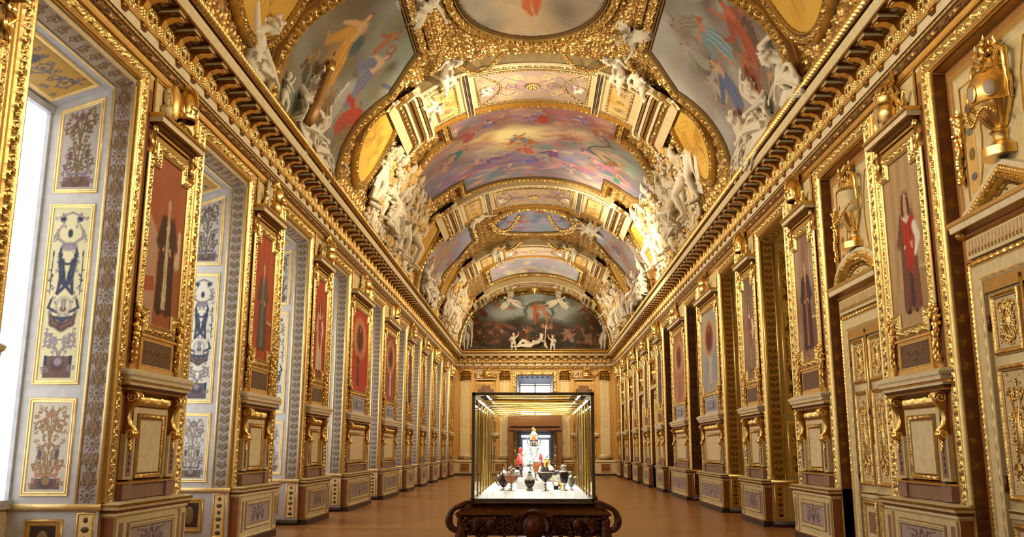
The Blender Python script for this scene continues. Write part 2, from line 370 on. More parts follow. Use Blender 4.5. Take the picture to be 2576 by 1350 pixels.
def wallmap(side):
    """(u along the wall, d out of the wall, z) -> world"""
    if side == 'L': return lambda u, d, z: st3(-W + d, u, z)
    if side == 'R': return lambda u, d, z: st3(W - d, -u, z)
    return lambda u, d, z: st3(u, YF - d, z)
def strip(mb, side, u0, u1, A, B, hf, cf, step=.03, na=6):
    A = np.array(A, float); B = np.array(B, float); D = B - A; Ln = np.linalg.norm(D); D /= Ln; Nn = np.array([D[1], -D[0]])
    if Nn[0] < 0 and abs(D[0]) < .99: Nn = -Nn
    if abs(D[0]) >= .99: Nn = np.array([0, -1.])
    wm = wallmap(side)
    def mp(u, v, h): return wm(u, A[0] + v * D[0] + h * Nn[0], A[1] + v * D[1] + h * Nn[1])
    ribbon(mb, [(u0, 0), (u1, 0)], Ln, hf, cf, mp, na=na, step=step, closed=False)
MOD = .557
def frieze_tile():
    cv = Cv(MOD, .33, .0105, GOLD * [.85, .8, .7, 1]); g = GOLD
    cv.c[:] = OCHRE * [.9, .85, .8, 1]
    cx = MOD / 2
    cv.ell(cx, .165, .15, .145, GOLDD, h=.012, soft=.04); cv.ell(cx, .165, .125, .12, BOLE_SHADE, h=.0, soft=.05)
    for k in range(2):
        sg = -1 if k else 1
        cv.spiral(cx + sg * .055, .11, .05, 1.3, 0 if k else PI, sg, .011, g, h=.03, leaf=False); cv.spiral(cx + sg * .05, .225, .042, 1.2, 0 if k else PI, -sg, .011, g, h=.03, leaf=False)
    cv.line([(cx, .05), (cx, .28)], .014, g, h=.035)
    cv.ell(cx, .165, .15, .145, None, h=None)
    for y in np.linspace(.05, .29, 7):
        for x in (0.035, MOD - .035): cv.ell(x, y, .028, .019, g, rot=.6, h=.035)
    for th in np.linspace(0, 2 * PI, 28): cv.ell(cx + .14 * math.cos(th), .165 + .135 * math.sin(th), .011, .011, g, h=.03)
    return cv
FT = frieze_tile()
def cornice(side, u0, u1, name, label):
    root = MB(); run = lambda A, B, hf, cf, step=.03, na=6: strip(root, side, u0, u1, A, B, hf, cf, step, na)
    run((.04, 6.56), (.06, 6.66), h_step([(.05, .4, .015), (.4, .95, .0)]), lambda t, s, h: GOLD, 4, 6)
    run((.06, 6.66), (.11, 6.765), h_leaf(.03, .10), c_hi(GOLD * [.62, .5, .42, .7], BOLE_SHADE, .03), .03, 6)
    run((.115, 6.77), (.115, 6.825), h_bead(.018, .05), c_hi(GOLD, BOLE_SHADE, .018), .03, 4)
    run((.13, 6.83), (.14, 6.95), h_flat(.01), lambda t, s, h: CREAMW, 4, 4)
    run((.16, 6.955), (.18, 7.0), h_flat(.02), lambda t, s, h: GOLD, 4, 4)
    run((.11, 7.35), (.2, 7.43), h_leaf(.02, .09), c_hi(GOLDD, BOLE_SHADE, .02), .04, 5)
    run((.2, 7.43), (.44, 7.432), h_leaf(.012, .18), c_hi(GOLDD, BOLE_SHADE, .012), .06, 6)
    run((.43, 7.40), (.45, 7.43), h_flat(.01), lambda t, s, h: GOLDD, 4, 3)
    run((.45, 7.43), (.49, 7.56), h_flat(.006), lambda t, s, h: CREAM, 4, 3)
    run((.455, 7.565), (.46, 7.61), h_flat(.0), lambda t, s, h: BOLE_SHADE, 4, 3)
    run((.47, 7.605), (.54, 7.755), h_rope(.075, .115), c_hi(GOLD, GOLDD, .075, 1.4), .02, 9)
    run((.53, 7.76), (.2, 7.80), h_flat(.0), lambda t, s, h: CREAM, 4, 3)
    o = ob(name, root, M_ORN); tag(o, label, kind='structure')
    # backing so that no light leaks behind the mouldings
    wm = wallmap(side); b = MB(CREAM)
    prof = [(-.3, 6.5), (.0, 6.5), (.05, 6.7), (.10, 6.9), (.10, 7.4), (.42, 7.45), (.45, 7.74), (-.3, 7.79)]
    uu = np.array([u0, u1]); P = np.stack([wm(uu, d, z) for d, z in prof], 0); b.grid(P, None)
    ob('cornice_core', b, M_ORN, o)
    # frieze panels, one object per bay of the frieze, and the brackets and clips between them
    k0 = int(math.floor(u0 / MOD)); me_p = me_m = me_c = None
    wl = {'L': (-W, 0, PI * 0), 'R': (W, 0, PI), 'F': (0, YF, -PI / 2)}[side]
    fm = MB(); cv_mesh(fm, FT, lambda x, y, h: st3(.112 + h, x - MOD / 2, 7.005 + y)); fm = fm.mesh('frieze_panel')
    mm = MB(GOLD)
    pr = [(.11, 7.17), (.16, 7.19), (.2, 7.27), (.3, 7.31), (.38, 7.30), (.42, 7.315)]
    for yy0, yy1, off, cc in ((-.07, .07, 0, GOLD),):
        Pq = np.array([[(d, yy0, z), (d, yy1, z)] for d, z in pr]); mm.grid(Pq, cc)
        for yy in (yy0, yy1):
            Pq = np.array([[(d, yy, z), (d, yy, 7.33)] for d, z in pr]); mm.grid(Pq, GOLDD)
    mm.box(.11, .43, -.135, .135, 7.325, 7.345, GOLDD); mm.box(.11, .405, -.115, .115, 7.345, 7.40, CREAM); mm.box(.11, .44, -.145, .145, 7.40, 7.43, GOLDD)
    mm.ell((.40, 0, 7.30), (.03, .075, .022), col=GOLD)
    mm = mm.mesh('modillion'); autosmooth(mm)
    cm = MB(GOLDD); cm.box(.13, .185, -.07, .07, 6.90, 6.955, GOLDD * [1.1, 1, .9, 1]); cm.box(.13, .17, -.055, .055, 6.875, 6.90, BROWN); cm = cm.mesh('clip')
    n = int((u1 - u0) / MOD)
    for k in range(n + 1):
        u = u0 + (k + .5) * MOD
        if u > u1: break
        P = wm(np.array([u]), 0., 0.)[0]
        for nm, me, du in (('frieze_panel', fm, 0), ('modillion', mm, MOD / 2), ('clip', cm, MOD / 2)):
            P = wm(np.array([u + du]), 0., 0.)[0]
            if u + du < u1: ob(nm, me, M_ORN, o, loc=tuple(P), rz=wl[2])
    return o
cornice('L', 1.0, YF - .5, 'trim_1', 'gilded cornice with brackets and rope moulding above the window wall')
cornice('R', -YF + .5, -1.0, 'trim_2', 'gilded cornice with brackets and rope moulding above the doors wall')
cornice('F', -W + .11, W - .11, 'trim_3', 'gilded cornice with brackets across the far end wall')

# ------------------------------------------------------------------ the vault
A_, Z0, B_, NN = 4.85, 7.55, 4.45, 2.15
_phi = np.linspace(0, PI / 2, 4001)
_x = A_ * np.sin(_phi) ** (2 / NN); _z = Z0 + B_ * np.cos(_phi) ** (2 / NN)
_s = np.concatenate([[0], np.cumsum(np.hypot(np.diff(_x), np.diff(_z)))]); S_MAX = _s[-1]
_tx, _tz = np.gradient(_x, _s), np.gradient(_z, _s)
def VM(Y, s_, h=0.):
    a = np.abs(s_); sg = np.sign(s_) + (s_ == 0)
    x = np.interp(a, _s, _x); z = np.interp(a, _s, _z); tx = np.interp(a, _s, _tx); tz = np.interp(a, _s, _tz)
    n = np.hypot(tx, tz) + 1e-9; nx, nz = tz / n, -tx / n
    return np.stack([sg * (x + h * nx), Y + 0 * x, z + h * nz], -1)
def s_of_x(x): return float(np.interp(abs(x), _x, _s)) * (1 if x >= 0 else -1)
def s_of_z(z, sg=1): return sg * float(np.interp(-z, -_z, _s))
def vault_tile():
    L_ = 1.24; cv = Cv(L_, L_, .0155, S('#8a5f28', .3)); g = GOLD * [.9, .86, .78, 1]; cv.fog([S('#7a4f20', .3), S('#a87838', .3), S('#94682e', .3)], 2.4, 4)
    for i in range(4):
        for j in range(4):
            x, y = .155 + i * .31, .155 + j * .31; d_ = 1 if (i + j) % 2 else -1
            cv.spiral(x, y, .125, 1.5, d_ * .8 + i, d_, .019, g, h=.045); cv.ell(x, y, .035, .035, GOLD if d_ > 0 else CREAM, h=.06)
            for q in range(4): a = q * PI / 2 + .7; cv.ell(x + .15 * math.cos(a), y + .15 * math.sin(a), .035, .016, g, rot=a, h=.035)
    return cv
VT = vault_tile()
def vault():
    root = None
    for Ya, Yb, st in ((YN, 12., .12), (12., 25.8, .031), (25.8, 34., .05), (34., YF, .06)):
        ys = np.linspace(Ya, Yb, int((Yb - Ya) / st) + 1); ss = np.linspace(-S_MAX, S_MAX, int(2 * S_MAX / st) + 1)
        Yg, Sg = np.meshgrid(ys, ss, indexing='ij')
        iy = (((Yg % VT.H) / VT.H) * (VT.ny - 1)).astype(int); ix = (((Sg % VT.W) / VT.W) * (VT.nx - 1)).astype(int)
        m = MB(); m.grid(VM(Yg, Sg, VT.h[iy, ix]), VT.c[iy, ix].reshape(-1, 4)); o = ob('ceiling' if root is None else 'vault_ground', m, M_ORN, root)
        if root is None: root = o
    tag(root, 'barrel vault covered in gilded and painted stucco ornament', kind='structure'); return root
CEIL = vault()
# outer shell and the wall above the near end, closing the room
sh = MB(CREAM); P = VM(np.array([[YN - .2] * 40, [YF + .3] * 40]), np.tile(np.linspace(-S_MAX, S_MAX, 40), (2, 1)), -.25); sh.grid(P)
ob('shell', sh, M_ORN, CEIL)
def poly_cap(name, Y, label):
    xs = np.concatenate([[-W - 1.4, -W - 1.4, -A_], -_x[::-250][::1], _x[::250], [A_, W + 1.4, W + 1.4]])
    zs = np.concatenate([[0, Z0, Z0], _z[::-250], _z[::250], [Z0, Z0, 0]])
    m = MB(CREAM); n = len(xs); cen = np.array([[0, Y, 4.]]); V = np.concatenate([np.stack([xs, xs * 0 + Y, zs], -1), cen])
    m.add(V, [(i, (i + 1) % n, n) for i in range(n)]); o = ob(name, m, M_ORN); tag(o, label, kind='structure'); return o
poly_cap('wall_near', YN, 'plain wall closing the gallery behind the viewer')
m = MB(CREAM); m.box(-6.8, 6.8, -4.3, 57.2, 12.3, 12.4); 
# ------------------------------------------------------------------ side walls: solid piers with openings between
PIERS = [(2.6, 1.16), (7.2, 1.16), (11.93, 1.16), (16.48, 1.16), (20.95, 1.16), (25.9, 1.78), (31.5, 1.78), (36.35, 1.16), (40.85, 1.16), (45.35, 1.16), (50.0, 1.16), (54.4, 1.16)]
WH = {}
def wall(sd):
    s = -1 if sd == 'L' else 1
    m = MB(OCHRE * [.9, .85, .75, 1])
    def bx(y0, y1, x0, x1, z0, z1, col=None): m.box(min(s * x0, s * x1), max(s * x0, s * x1), y0, y1, z0, z1, col)
    prev = YN
    for c, h in PIERS + [(58.2, 1.2)]:
        a, b = c - h, c + h
        bx(a, b, W, 6.7, 0, 7.75)
        if a > prev:
            bx(prev, a, W, 6.7, 6.9, 7.75); bx(prev, a, W + 1.25, 6.7, 5.95, 6.9); bx(prev, a, W + 1.2, 6.7, 0, .98)
            bx(prev, a, W + .02, W + 1.26, 6.33, 6.9)
        prev = b
    bx(55.5, 57.2, W - .01, 6.7, 0, 7.)
    if sd == 'R': bx(YN, YF + 1, 6.5, 6.7, 0, 7)
    o = ob('wall_left' if sd == 'L' else 'wall_right', m, M_ORN)
    tag(o, 'window wall with gilded piers between tall daylit windows' if sd == 'L' else 'gilded wall with carved doors and niches between portrait piers', kind='structure')
    return o
WH['L'] = wall('L'); WH['R'] = wall('R')
# ================================================================== PIERS WITH PORTRAITS (local frame: x out of the wall, y along it, z up)
def pl(d0): return lambda u, z, h: st3(d0 + h, u, z)
def rect(u0, u1, z0, z1): return [(u0, z0), (u1, z0), (u1, z1), (u0, z1)]
def frame(mb, path, w_, hf, cf, d0, na=8, step=.03, side=-1., closed=True):
    return ribbon(mb, path, w_, hf, cf, pl(d0), na=na, step=step, side=side, closed=closed)
def plate(mb, u0, u1, z0, z1, d, col): mb.grid([[(d, u0, z0), (d, u1, z0)], [(d, u0, z1), (d, u1, z1)]], col); return mb
def hrun(mb, prof, u0, u1, cols, ret=.0, d0=0.):
    """horizontal moulding, profile [(d,z)...], from u0 to u1, with square returns to the wall"""
    for (a, b), c in zip(zip(prof[:-1], prof[1:]), cols):
        ca, cb = a[0] - d0, b[0] - d0
        P = []
        for (d, z), e in ((a, ca), (b, cb)):
            ex = ret * (d - prof[0][0])
            P.append([(d0, u0 - ex, z), (d, u0 - ex, z), (d, u1 + ex, z), (d0, u1 + ex, z)])
        mb.grid(np.array(P), c)
def blobs(mb, pts, r, cols, seg=8, rings=6):
    for p in pts:
        rr = r * random.uniform(.7, 1.25); mb.ell(p, (rr, rr * random.uniform(.8, 1.3), rr * random.uniform(.8, 1.3)), seg=seg, rings=rings, col=cols[random.randrange(len(cols))])
def leafy(mb, c, n, r, col=GOLD):
    """a rosette of pointed leaves round c, in the plane facing out of the wall"""
    for k in range(n):
        a = 2 * PI * k / n + random.uniform(-.2, .2); L_ = r * random.uniform(.8, 1.2)
        d = np.array([.25, math.cos(a), math.sin(a)]); p = np.array(c, float)
        s_ = np.array([0, -math.sin(a), math.cos(a)]) * L_ * .28
        V = [p, p + d * L_ * .5 + s_, p + d * L_, p + d * L_ * .5 - s_, p + d * L_ * .5 + np.array([L_ * .25, 0, 0])]
        mb.add(V, [(0, 1, 4), (1, 2, 4), (2, 3, 4), (3, 0, 4)], col)
def garland(z1, z0, u, d=.05, r=.035, n=26, sway=.03):
    m = MB(GOLD); random.seed(int(z1 * 10) + 3)
    for k in range(n):
        t = k / (n - 1.); z = z1 + (z0 - z1) * t; wd = .07 * math.sin(PI * min(1, .25 + t)) + .01
        for q in range(2):
            m.ell((d + random.uniform(0, .045), u + random.uniform(-wd, wd) + sway * math.sin(6 * t), z), (r * random.uniform(.6, 1.1),) * 2 + (r * random.uniform(.8, 1.5),), seg=7, rings=5, col=GOLD * [random.uniform(.8, 1), random.uniform(.75, .95), .8, 1])
        if k % 4 == 0: leafy(m, (d, u + sway * math.sin(6 * t), z), 5, .09)
    return m
def arab(cv, x0, x1, y0, y1, col, n=3, h=None, w_=.012, seed=1, both=True):
    """symmetrical scroll ornament in a rectangle"""
    cx = (x0 + x1) / 2; hw = (x1 - x0) / 2; H_ = (y1 - y0) / n; r_ = np.random.RandomState(seed + n)
    for k in range(int(9 * n)):
        yy = y0 + (k + .5) * H_ / 9; xx = hw * r_.uniform(.15, .85); q = r_.uniform(.016, .032) * min(1, hw / .2)
        for s in (-1, 1): cv.spiral(cx + s * xx, yy, q, 1.1, PI / 2 - s * PI / 2 + k, s, w_ * .5, shade(col, 1.12), h=None if h is None else h * .6, leaf=False)
    for k in range(n):
        yb = y0 + k * H_; r = min(hw * .46, H_ * .36)
        for s in (-1, 1):
            cv.spiral(cx + s * hw * .5, yb + H_ * .42, r, 1.5, PI / 2 - s * PI / 2 + .3, s * (1 if k % 2 else -1), w_, col, h=h)
            cv.line([(cx, yb + H_ * .02), (cx + s * hw * .35, yb + H_ * .85), (cx + s * hw * .7, yb + H_ * .93)], [w_, w_, w_ * .4], col, h=h)
        cv.ell(cx, yb + H_ * .85, w_ * 2.2, w_ * 3, col, h=h); cv.line([(cx, yb), (cx, yb + H_)], w_ * .6, col, h=h)
def pier_meshes(hw):
    wide = hw > 1.5; X = hw - 1.16; parts = []
    def P(nm, mb, mt=M_ORN): parts.append((nm, mb.mesh(nm), mt)); autosmooth(parts[-1][1])
    # flat ground between strips, with dark grooves beside the strips
    b = MB(OCHRE)
    plate(b, -hw, hw, .9, 6.62, .003, OCHRE * [1.05, 1, .95, 1])
    for s in (-1, 1):
        u = s * (hw - .40); plate(b, min(u - .045, u + .045), max(u - .045, u + .045), .98, 6.35, .008, BROWN * [1.1, .85, .6, 1])
    plate(b, -(hw - .46), hw - .46, 6.05, 6.56, .02, CREAM * [1, .95, .85, 1])
    frame(b, rect(-(hw - .5), hw - .5, 6.08, 6.53), .05, h_flat(.02), lambda t, s, h: GOLD, .02, 5, 1.)
    P('pier_ground', b)
    # plinth (dado)
    m = MB(CREAM * [.93, .9, .85, 1]); c = hw - .02; f = .15; cb = CREAM * [.88, .86, .84, 1]
    m.box(0, f, -c + .06, c - .06, .12, .84, cb)
    hrun(m, [(f, .80), (f + .03, .83), (f + .03, .86), (f + .07, .90), (f + .08, .93), (f + .08, .965), (f + .03, .985), (.0, .99)], -c + .06, c - .06, [CREAM, CREAM, BROWN, CREAM, GOLDD, CREAM, CREAM], ret=1.)
    hrun(m, [(f + .05, .0), (f + .05, .115), (f + .025, .135), (f, .15)], -c + .06, c - .06, [DARK * [1.6, 1.5, 1.7, 1], BROWN, CREAMW], ret=1.)
    for s in (-1, 1):
        u = s * (c - .18); m.box(f, f + .035, u - .10, u + .10, .15, .80, CREAM * [.9, .85, .78, 1])
        plate(m, u - .055, u + .055, .22, .74, f + .037, MAUVE)
        m.box(0, f + .001, min(s * (c - .06), s * (c - .055)), max(s * (c - .06), s * (c - .055)), .13, .84, BROWN * [1.5, 1.2, .9, 1])
    u1 = c - .42
    frame(m, rect(-u1, u1, .25, .73), .085, h_step([(.05, .2, .01), (.2, .5, .035), (.5, .8, .02), (.8, .95, .008)]), c_hi(CREAM, BROWN, .03, 1.), f, 12, 2., side=1.)
    P('plinth', m)
    cv = Cv(2 * u1 - .18, .31, .012, S('#a99a92')); arab(cv, .1, cv.W - .1, .02, .3, S('#6b5560'), n=1, w_=.014)
    cv.ell(cv.W / 2, .16, .08, .13, S('#5a4a55')); cv.ell(cv.W / 2, .19, .04, .05, S('#a8947a'))
    if wide: cv.spiral(.3, .15, .12, 1.5, 0, 1, .014, S('#6b5560')); cv.spiral(cv.W - .3, .15, .12, 1.5, PI, -1, .014, S('#6b5560'))
    mm = MB(); cv_mesh(mm, cv, lambda x, y, h: st3(f + .006 + h, x - cv.W / 2, y + .335)); P('plinth_panel', mm, M_PNT)
    # lower panel between brackets
    m = MB(); p = .42 + X * 1.0
    hrun(m, [(.06, 1.0), (.06, 1.17), (.10, 1.19), (.10, 1.21), (.02, 1.24)], -.78 - X, .78 + X, [S('#93705f', .1), GOLDD, GOLD, GOLDD], ret=.6)
    for s in (-1, 1):
        u = s * (.66 + X); m.box(0, .075, u - .13, u + .13, 1.24, 1.80, CREAM * [.85, .8, .74, 1]); plate(m, u - .075, u + .075, 1.28, 1.74, .077, MAUVE * [1.15, 1., .95, 1])
        for k in range(5): m.ell((.08, u, 1.36 + k * .08), (.008, .028 - k * .002, .032), seg=6, rings=4, col=S('#5e4238'))
        u = s * (.66 + X); m.box(0, .09, u - .14, u + .14, 1.0, 1.19, S('#9a7564', .1))
    plate(m, -.53 - X, .53 + X, 1.24, 2.14, .03, CREAMW * [.95, .92, .82, 1])
    P('lower_field', m)
    m = MB(); frame(m, rect(-p, p, 1.24, 2.07), .085, lambda t, s: .5 * h_egg(.05, .045)(t, s) + h_step([(.02, .15, .03), (.85, .98, .012)])(t, s), c_hi(GOLD, BROWN, .035), .03, 9, .02, side=1.)
    plate(m, -p + .08, p - .08, 1.32, 1.99, .035, CREAMW * [.97, .95, .88, 1]); P('lower_panel', m)
    m = MB(); frame(m, [(-.5 - X, 2.16), (.5 + X, 2.16)], .14, lambda t, s: .045 * rnd(t, .02, .98) * (.6 + .4 * np.abs(np.sin(PI * s / .035))), c_hi(GOLD, GOLDD, .045), .03, 8, .012, side=1., closed=False); P('gadroon_band', m)
    # scroll brackets
    for s in (-1, 1):
        m = MB(GOLD * [.95, .9, .85, 1]); u = s * (.68 + X); wdt = .12
        zz = np.array([(.10, 1.74), (.14, 1.78), (.13, 1.86), (.07, 1.92), (.05, 2.0), (.07, 2.1), (.12, 2.18), (.155, 2.25), (.155, 2.31), (.12, 2.335)])
        P3 = np.array([[(d, u - wdt / 2, z), (d, u - wdt * .2, z), (d, u, z), (d, u + wdt * .2, z), (d, u + wdt / 2, z)] for d, z in zz]); P3[:, 1, 0] += .012; P3[:, 3, 0] += .012; P3[:, 2, 0] -= .005
        m.grid(P3)
        for sd in (-1, 1):
            P3 = np.array([[(0, u + sd * wdt / 2, z), (d, u + sd * wdt / 2, z)] for d, z in zz]); m.grid(P3, GOLDD)
            for (cx, cz, r0) in ((.095, 2.255, .075), (.09, 1.80, .052)):
                th = np.linspace(0, 3.6 * PI, 34); rr = r0 * (1 - th / (3.6 * PI) * .85); m.tube(np.stack([cx + rr * np.cos(th), 0 * th + u + sd * (wdt / 2 + .01), cz + rr * np.sin(th)], -1), .013, seg=6)
        m.ell((.13, u, 1.80), (.05, wdt * .55, .05)); 
        for k in range(6): m.ell((.08, u + random.uniform(-.03, .03), 1.72 - k * .022), (.028, .035 - k * .004, .028), seg=7, rings=5)
        P('bracket', m)
    # ledge
    m = MB(); L_ = .90 + X
    hrun(m, [(.03, 2.30), (.10, 2.34), (.10, 2.36), (.14, 2.40), (.145, 2.43), (.15, 2.455), (.175, 2.46), (.18, 2.50), (.20, 2.525), (.205, 2.56), (.14, 2.60), (.0, 2.62)], -L_ + .06, L_ - .06, [BROWN, GOLDD, BROWN * [.8, .8, .8, 1], CREAMW, GOLD, GOLDD, CREAMW, CREAMW, CREAMW, CREAMW, CREAMW], ret=1.)
    P('ledge', m)
    # name tablet
    m = MB(); tw = .46 + X * .6; tc = GOLD * [.95, .85, .75, .5] if not wide else S('#cfc8c4', 0)
    m.box(0, .045, -tw - .06, tw + .06, 2.60, 3.10, tc); frame(m, rect(-tw, tw, 2.68, 3.03), .03, h_flat(-.02), lambda t, s, h: GOLDD if not wide else S('#dcdce2'), .05, 4, 2., side=1.)
    plate(m, -tw + .02, tw - .02, 2.70, 3.01, .047, S('#6d5240', .1) if not wide else S('#8e90a0'))
    if wide: m.box(.04, .06, -tw * .45, tw * .45, 2.77, 2.94, S('#75778a')); m.box(.05, .066, -tw * .36, tw * .36, 2.80, 2.91, S('#9b9cab'))
    m.box(0, .07, -tw - .1, tw + .1, 3.06, 3.09, tc); P('name_tablet', m)
    for s in (-1, 1): P('garland', garland(3.42, 2.72, s * (.69 + X * .8), .03))
    # hood over the portrait
    m = MB(); q = .60 + X
    hrun(m, [(.04, 5.83), (.05, 5.86), (.11, 5.90), (.12, 5.915), (.19, 5.92), (.195, 5.985), (.21, 6.0), (.23, 6.035), (.18, 6.04), (.0, 6.05)], -q, q, [GOLD, GOLDD * [.8, .7, .6, 1], BROWN, GOLDD, CREAMW, GOLD, GOLD, GOLD, CREAM], ret=1.)
    strip_l = MB(); 
    ribbon(m, [(-q - .14, 0), (q + .14, 0)], .04, h_bead(.01, .03), c_hi(GOLD, BOLE_SHADE, .01), lambda u, v, h: st3(.205 + v * .5 + h, u, 5.995 + v), na=4, step=.012, closed=False)
    ribbon(m, [(-q - .05, 0), (q + .05, 0)], .075, h_leaf(.012, .045), c_hi(GOLDD, BOLE_SHADE, .012), lambda u, v, h: st3(.055 + v * .85 + h * .6, u, 5.862 + v * .6 - h), na=5, step=.015, closed=False)
    P('hood', m)
    for s in (-1, 1):
        m = MB(); u = s * (.68 + X)
        th = np.linspace(0, 3.4 * PI, 32)
        rr = .06 * (1 - th / (3.4 * PI) * .8); m.tube(np.stack([.07 + 0 * th, u + s * rr * np.cos(th), 5.83 + rr * np.sin(th)], -1), .016, seg=6)
        rr = .075 * (1 - th / (3.4 * PI) * .8); m.tube(np.stack([.06 + 0 * th, u + s * rr * np.cos(th + PI), 5.66 + rr * np.sin(th + PI)], -1), .018, seg=6)
        m.tube([(.07, u + s * .02, 5.80), (.09, u + s * .06, 5.74), (.06, u - s * .02, 5.64)], [.02, .028, .015], seg=7); m.ell((.08, u, 5.52), (.03, .03, .06))
        P('volute', m)
    return parts
PM = {False: pier_meshes(1.16), True: pier_meshes(1.78)}
def text_mesh(txt, size, ext=.004):
    c = bpy.data.curves.new('inscription', 'FONT'); c.body = txt; c.size = size; c.extrude = ext; c.align_x = 'CENTER'; c.align_y = 'CENTER'
    o = bpy.data.objects.new('tmp', c); C.objects.link(o); me = bpy.data.meshes.new_from_object(o.evaluated_get(bpy.context.evaluated_depsgraph_get())); bpy.data.objects.remove(o); bpy.data.curves.remove(c)
    return me
M_LET = mat('faded_gilt_lettering', S('#a98a5c'), rough=.5, metal=.3)
def put_piers(sd):
    s = -1 if sd == 'L' else 1
    for i, (c, h) in enumerate(PIERS):
        if i == 0: continue
        P = PM[h > 1.5]; loc = (s * W, c, 0); rz = 0 if sd == 'L' else PI
        g = ob('pier', P[0][1], P[0][2], WH[sd], loc=loc, rz=rz)
        for nm, me, mt in P[1:]: ob(nm, me, mt, g)
        txt = {('L', 2): 'LOUIS VISCONTI', ('R', 2): 'LE NOSTRE'}.get((sd, i))
        if txt:
            me = text_mesh(txt, .10); o = ob('inscription', me, M_LET, g); o.rotation_euler = (PI / 2, 0, PI / 2); o.location = (.052, 0, 2.875)
            me = text_mesh('MDCCC' if sd == 'L' else 'MDCC', .045); o = ob('inscription', me, M_LET, g); o.rotation_euler = (PI / 2, 0, PI / 2); o.location = (.052, 0, 2.78)
put_piers('L'); put_piers('R')
# ------------------------------------------------------------------ portraits
def fold_lines(cv, x, y, w_, h_, col, n, seed, lean=0.):
    r = np.random.RandomState(seed)
    for k in range(n):
        u = r.uniform(-1, 1) * w_; a = shade(col, 1.45 if k % 2 else .55)
        cv.line([(x + u * .6 + lean, y + h_ * .5), (x + u * .85 + r.uniform(-.02, .02), y), (x + u * 1.1, y - h_ * .5)], [.004, .012, .006], a, a=.65, soft=.8)
def portrait_canvas(Wd, Ht, bg, robe, under, skin='#d8a884', kind=0, seed=0, hair='#3a2a20', acc=None, small=.0):
    cv = Cv(Wd, Ht, .0115, bg[0]); r = np.random.RandomState(seed)
    cv.fog([bg[0], bg[1], bg[0]], .9, seed, 1., (1, .6)); SK = S(skin)
    cx = Wd * (.5 + .04 * r.randn()); fy = .24 + small * .1
    if kind == 0:   # architecture, statue and books behind
        cv.poly([(0, 0), (Wd * .32, 0), (Wd * .32, 1.25), (Wd * .12, 1.5), (0, 1.45)], S('#c7a689'), .8); cv.poly([(Wd * .72, 0), (Wd, 0), (Wd, 1.05), (Wd * .72, .95)], S('#a0603c'), .9)
        cv.line([(Wd * .85, 1.0), (Wd * .88, 1.35)], [.09, .05], S('#d8c0a0')); cv.ell(Wd * .88, 1.42, .05, .06, S('#d8c0a0')); cv.poly([(0, .45), (Wd * .3, .5), (Wd * .3, .7), (0, .65)], S('#b0583a'))
    if kind == 1:   # curtain
        for k in range(9): x = Wd * k / 9; cv.line([(x, Ht), (x + .05 * math.sin(k), Ht * .5), (x * .9, Ht * .25)], .05, shade(bg[1], .75 + .5 * (k % 2)), a=.5, soft=.9)
        cv.poly([(Wd * .7, 0), (Wd, 0), (Wd, .75), (Wd * .7, .8)], shade(bg[1], .8), .9); cv.line([(Wd * .66, .79), (Wd, .77)], .02, S('#d6b78a'))
    if kind == 2:   # oval medallion held above
        cv.ell(Wd / 2, Ht * .66, Wd * .33, Ht * .22, S('#d9b080')); cv.ell(Wd / 2, Ht * .66, Wd * .24, Ht * .19, S('#8a3522')); cv.ell(Wd / 2, Ht * .64, Wd * .11, Ht * .15, S('#4a2a26')); cv.ell(Wd / 2, Ht * .76, .05, .065, SK)
    if kind == 3:
        cv.fog([bg[0], shade(bg[1], 1.3), bg[1], S('#6b5a48')], 1.4, seed + 3, .85)
    # figure
    k_ = 1. if kind != 2 else .62; H1 = 1.52 * k_ * (1 - small); y0 = fy
    hx, hy = cx, y0 + H1; sh = y0 + H1 * .86; hip = y0 + H1 * .52
    R_ = S(robe) if isinstance(robe, str) else robe; U_ = S(under) if isinstance(under, str) else under
    wd = .26 * k_
    cv.poly([(cx - wd * .55, sh), (cx + wd * .55, sh), (cx + wd * 1.0, hip), (cx + wd * 1.15, y0), (cx - wd * 1.05, y0), (cx - wd * .95, hip)], R_)
    cv.line([(cx - wd * .5, sh - .02), (cx + wd * .5, sh - .02)], .07 * k_, R_)
    cv.line([(cx - wd * .6, sh - .03), (cx - wd * 1.05, hip + .16), (cx - wd * .45, hip + .08)], [.075 * k_, .07 * k_, .05 * k_], shade(R_, .85)); cv.line([(cx + wd * .6, sh - .03), (cx + wd * 1.1, hip + .18), (cx + wd * .35, hip + .10)], [.075 * k_, .07 * k_, .05 * k_], shade(R_, 1.1))
    cv.poly([(cx - wd * .16, sh), (cx + wd * .2, sh), (cx + wd * .30, y0 + .05), (cx - wd * .28, y0 + .05)], U_)
    fold_lines(cv, cx, (y0 + sh) / 2 - .1, wd * .9, H1 * .75, R_, 15, seed + 5); fold_lines(cv, cx, (y0 + sh) / 2 - .1, wd * .2, H1 * .6, U_, 6, seed + 6)
    if acc is not None:  # a cloak thrown across
        A = S(acc); cv.poly([(cx - wd * .6, sh + .02), (cx + wd * .3, sh + .03), (cx + wd * 1.1, sh - .12), (cx + wd * 1.0, hip + .05), (cx + wd * .25, hip - .32), (cx - wd * .2, hip - .2), (cx - wd * .55, hip + .25)], A)
        fold_lines(cv, cx + .03, (sh + hip) / 2, wd * .75, .5, A, 11, seed + 9); cv.line([(cx + wd * .9, sh - .2), (cx + wd * 1.2, hip + .15), (cx + wd * .8, hip - .05)], [.075, .07, .035], S('#eadfce'))
        cv.line([(cx - wd * .4, sh), (cx, sh - .08), (cx + wd * .4, sh)], .035, S('#e6d8c6'))
    cv.ell(cx - wd * .42, hip + .09, .035 * k_, .028 * k_, SK); cv.ell(cx + wd * .38, hip + .11, .035 * k_, .028 * k_, SK)
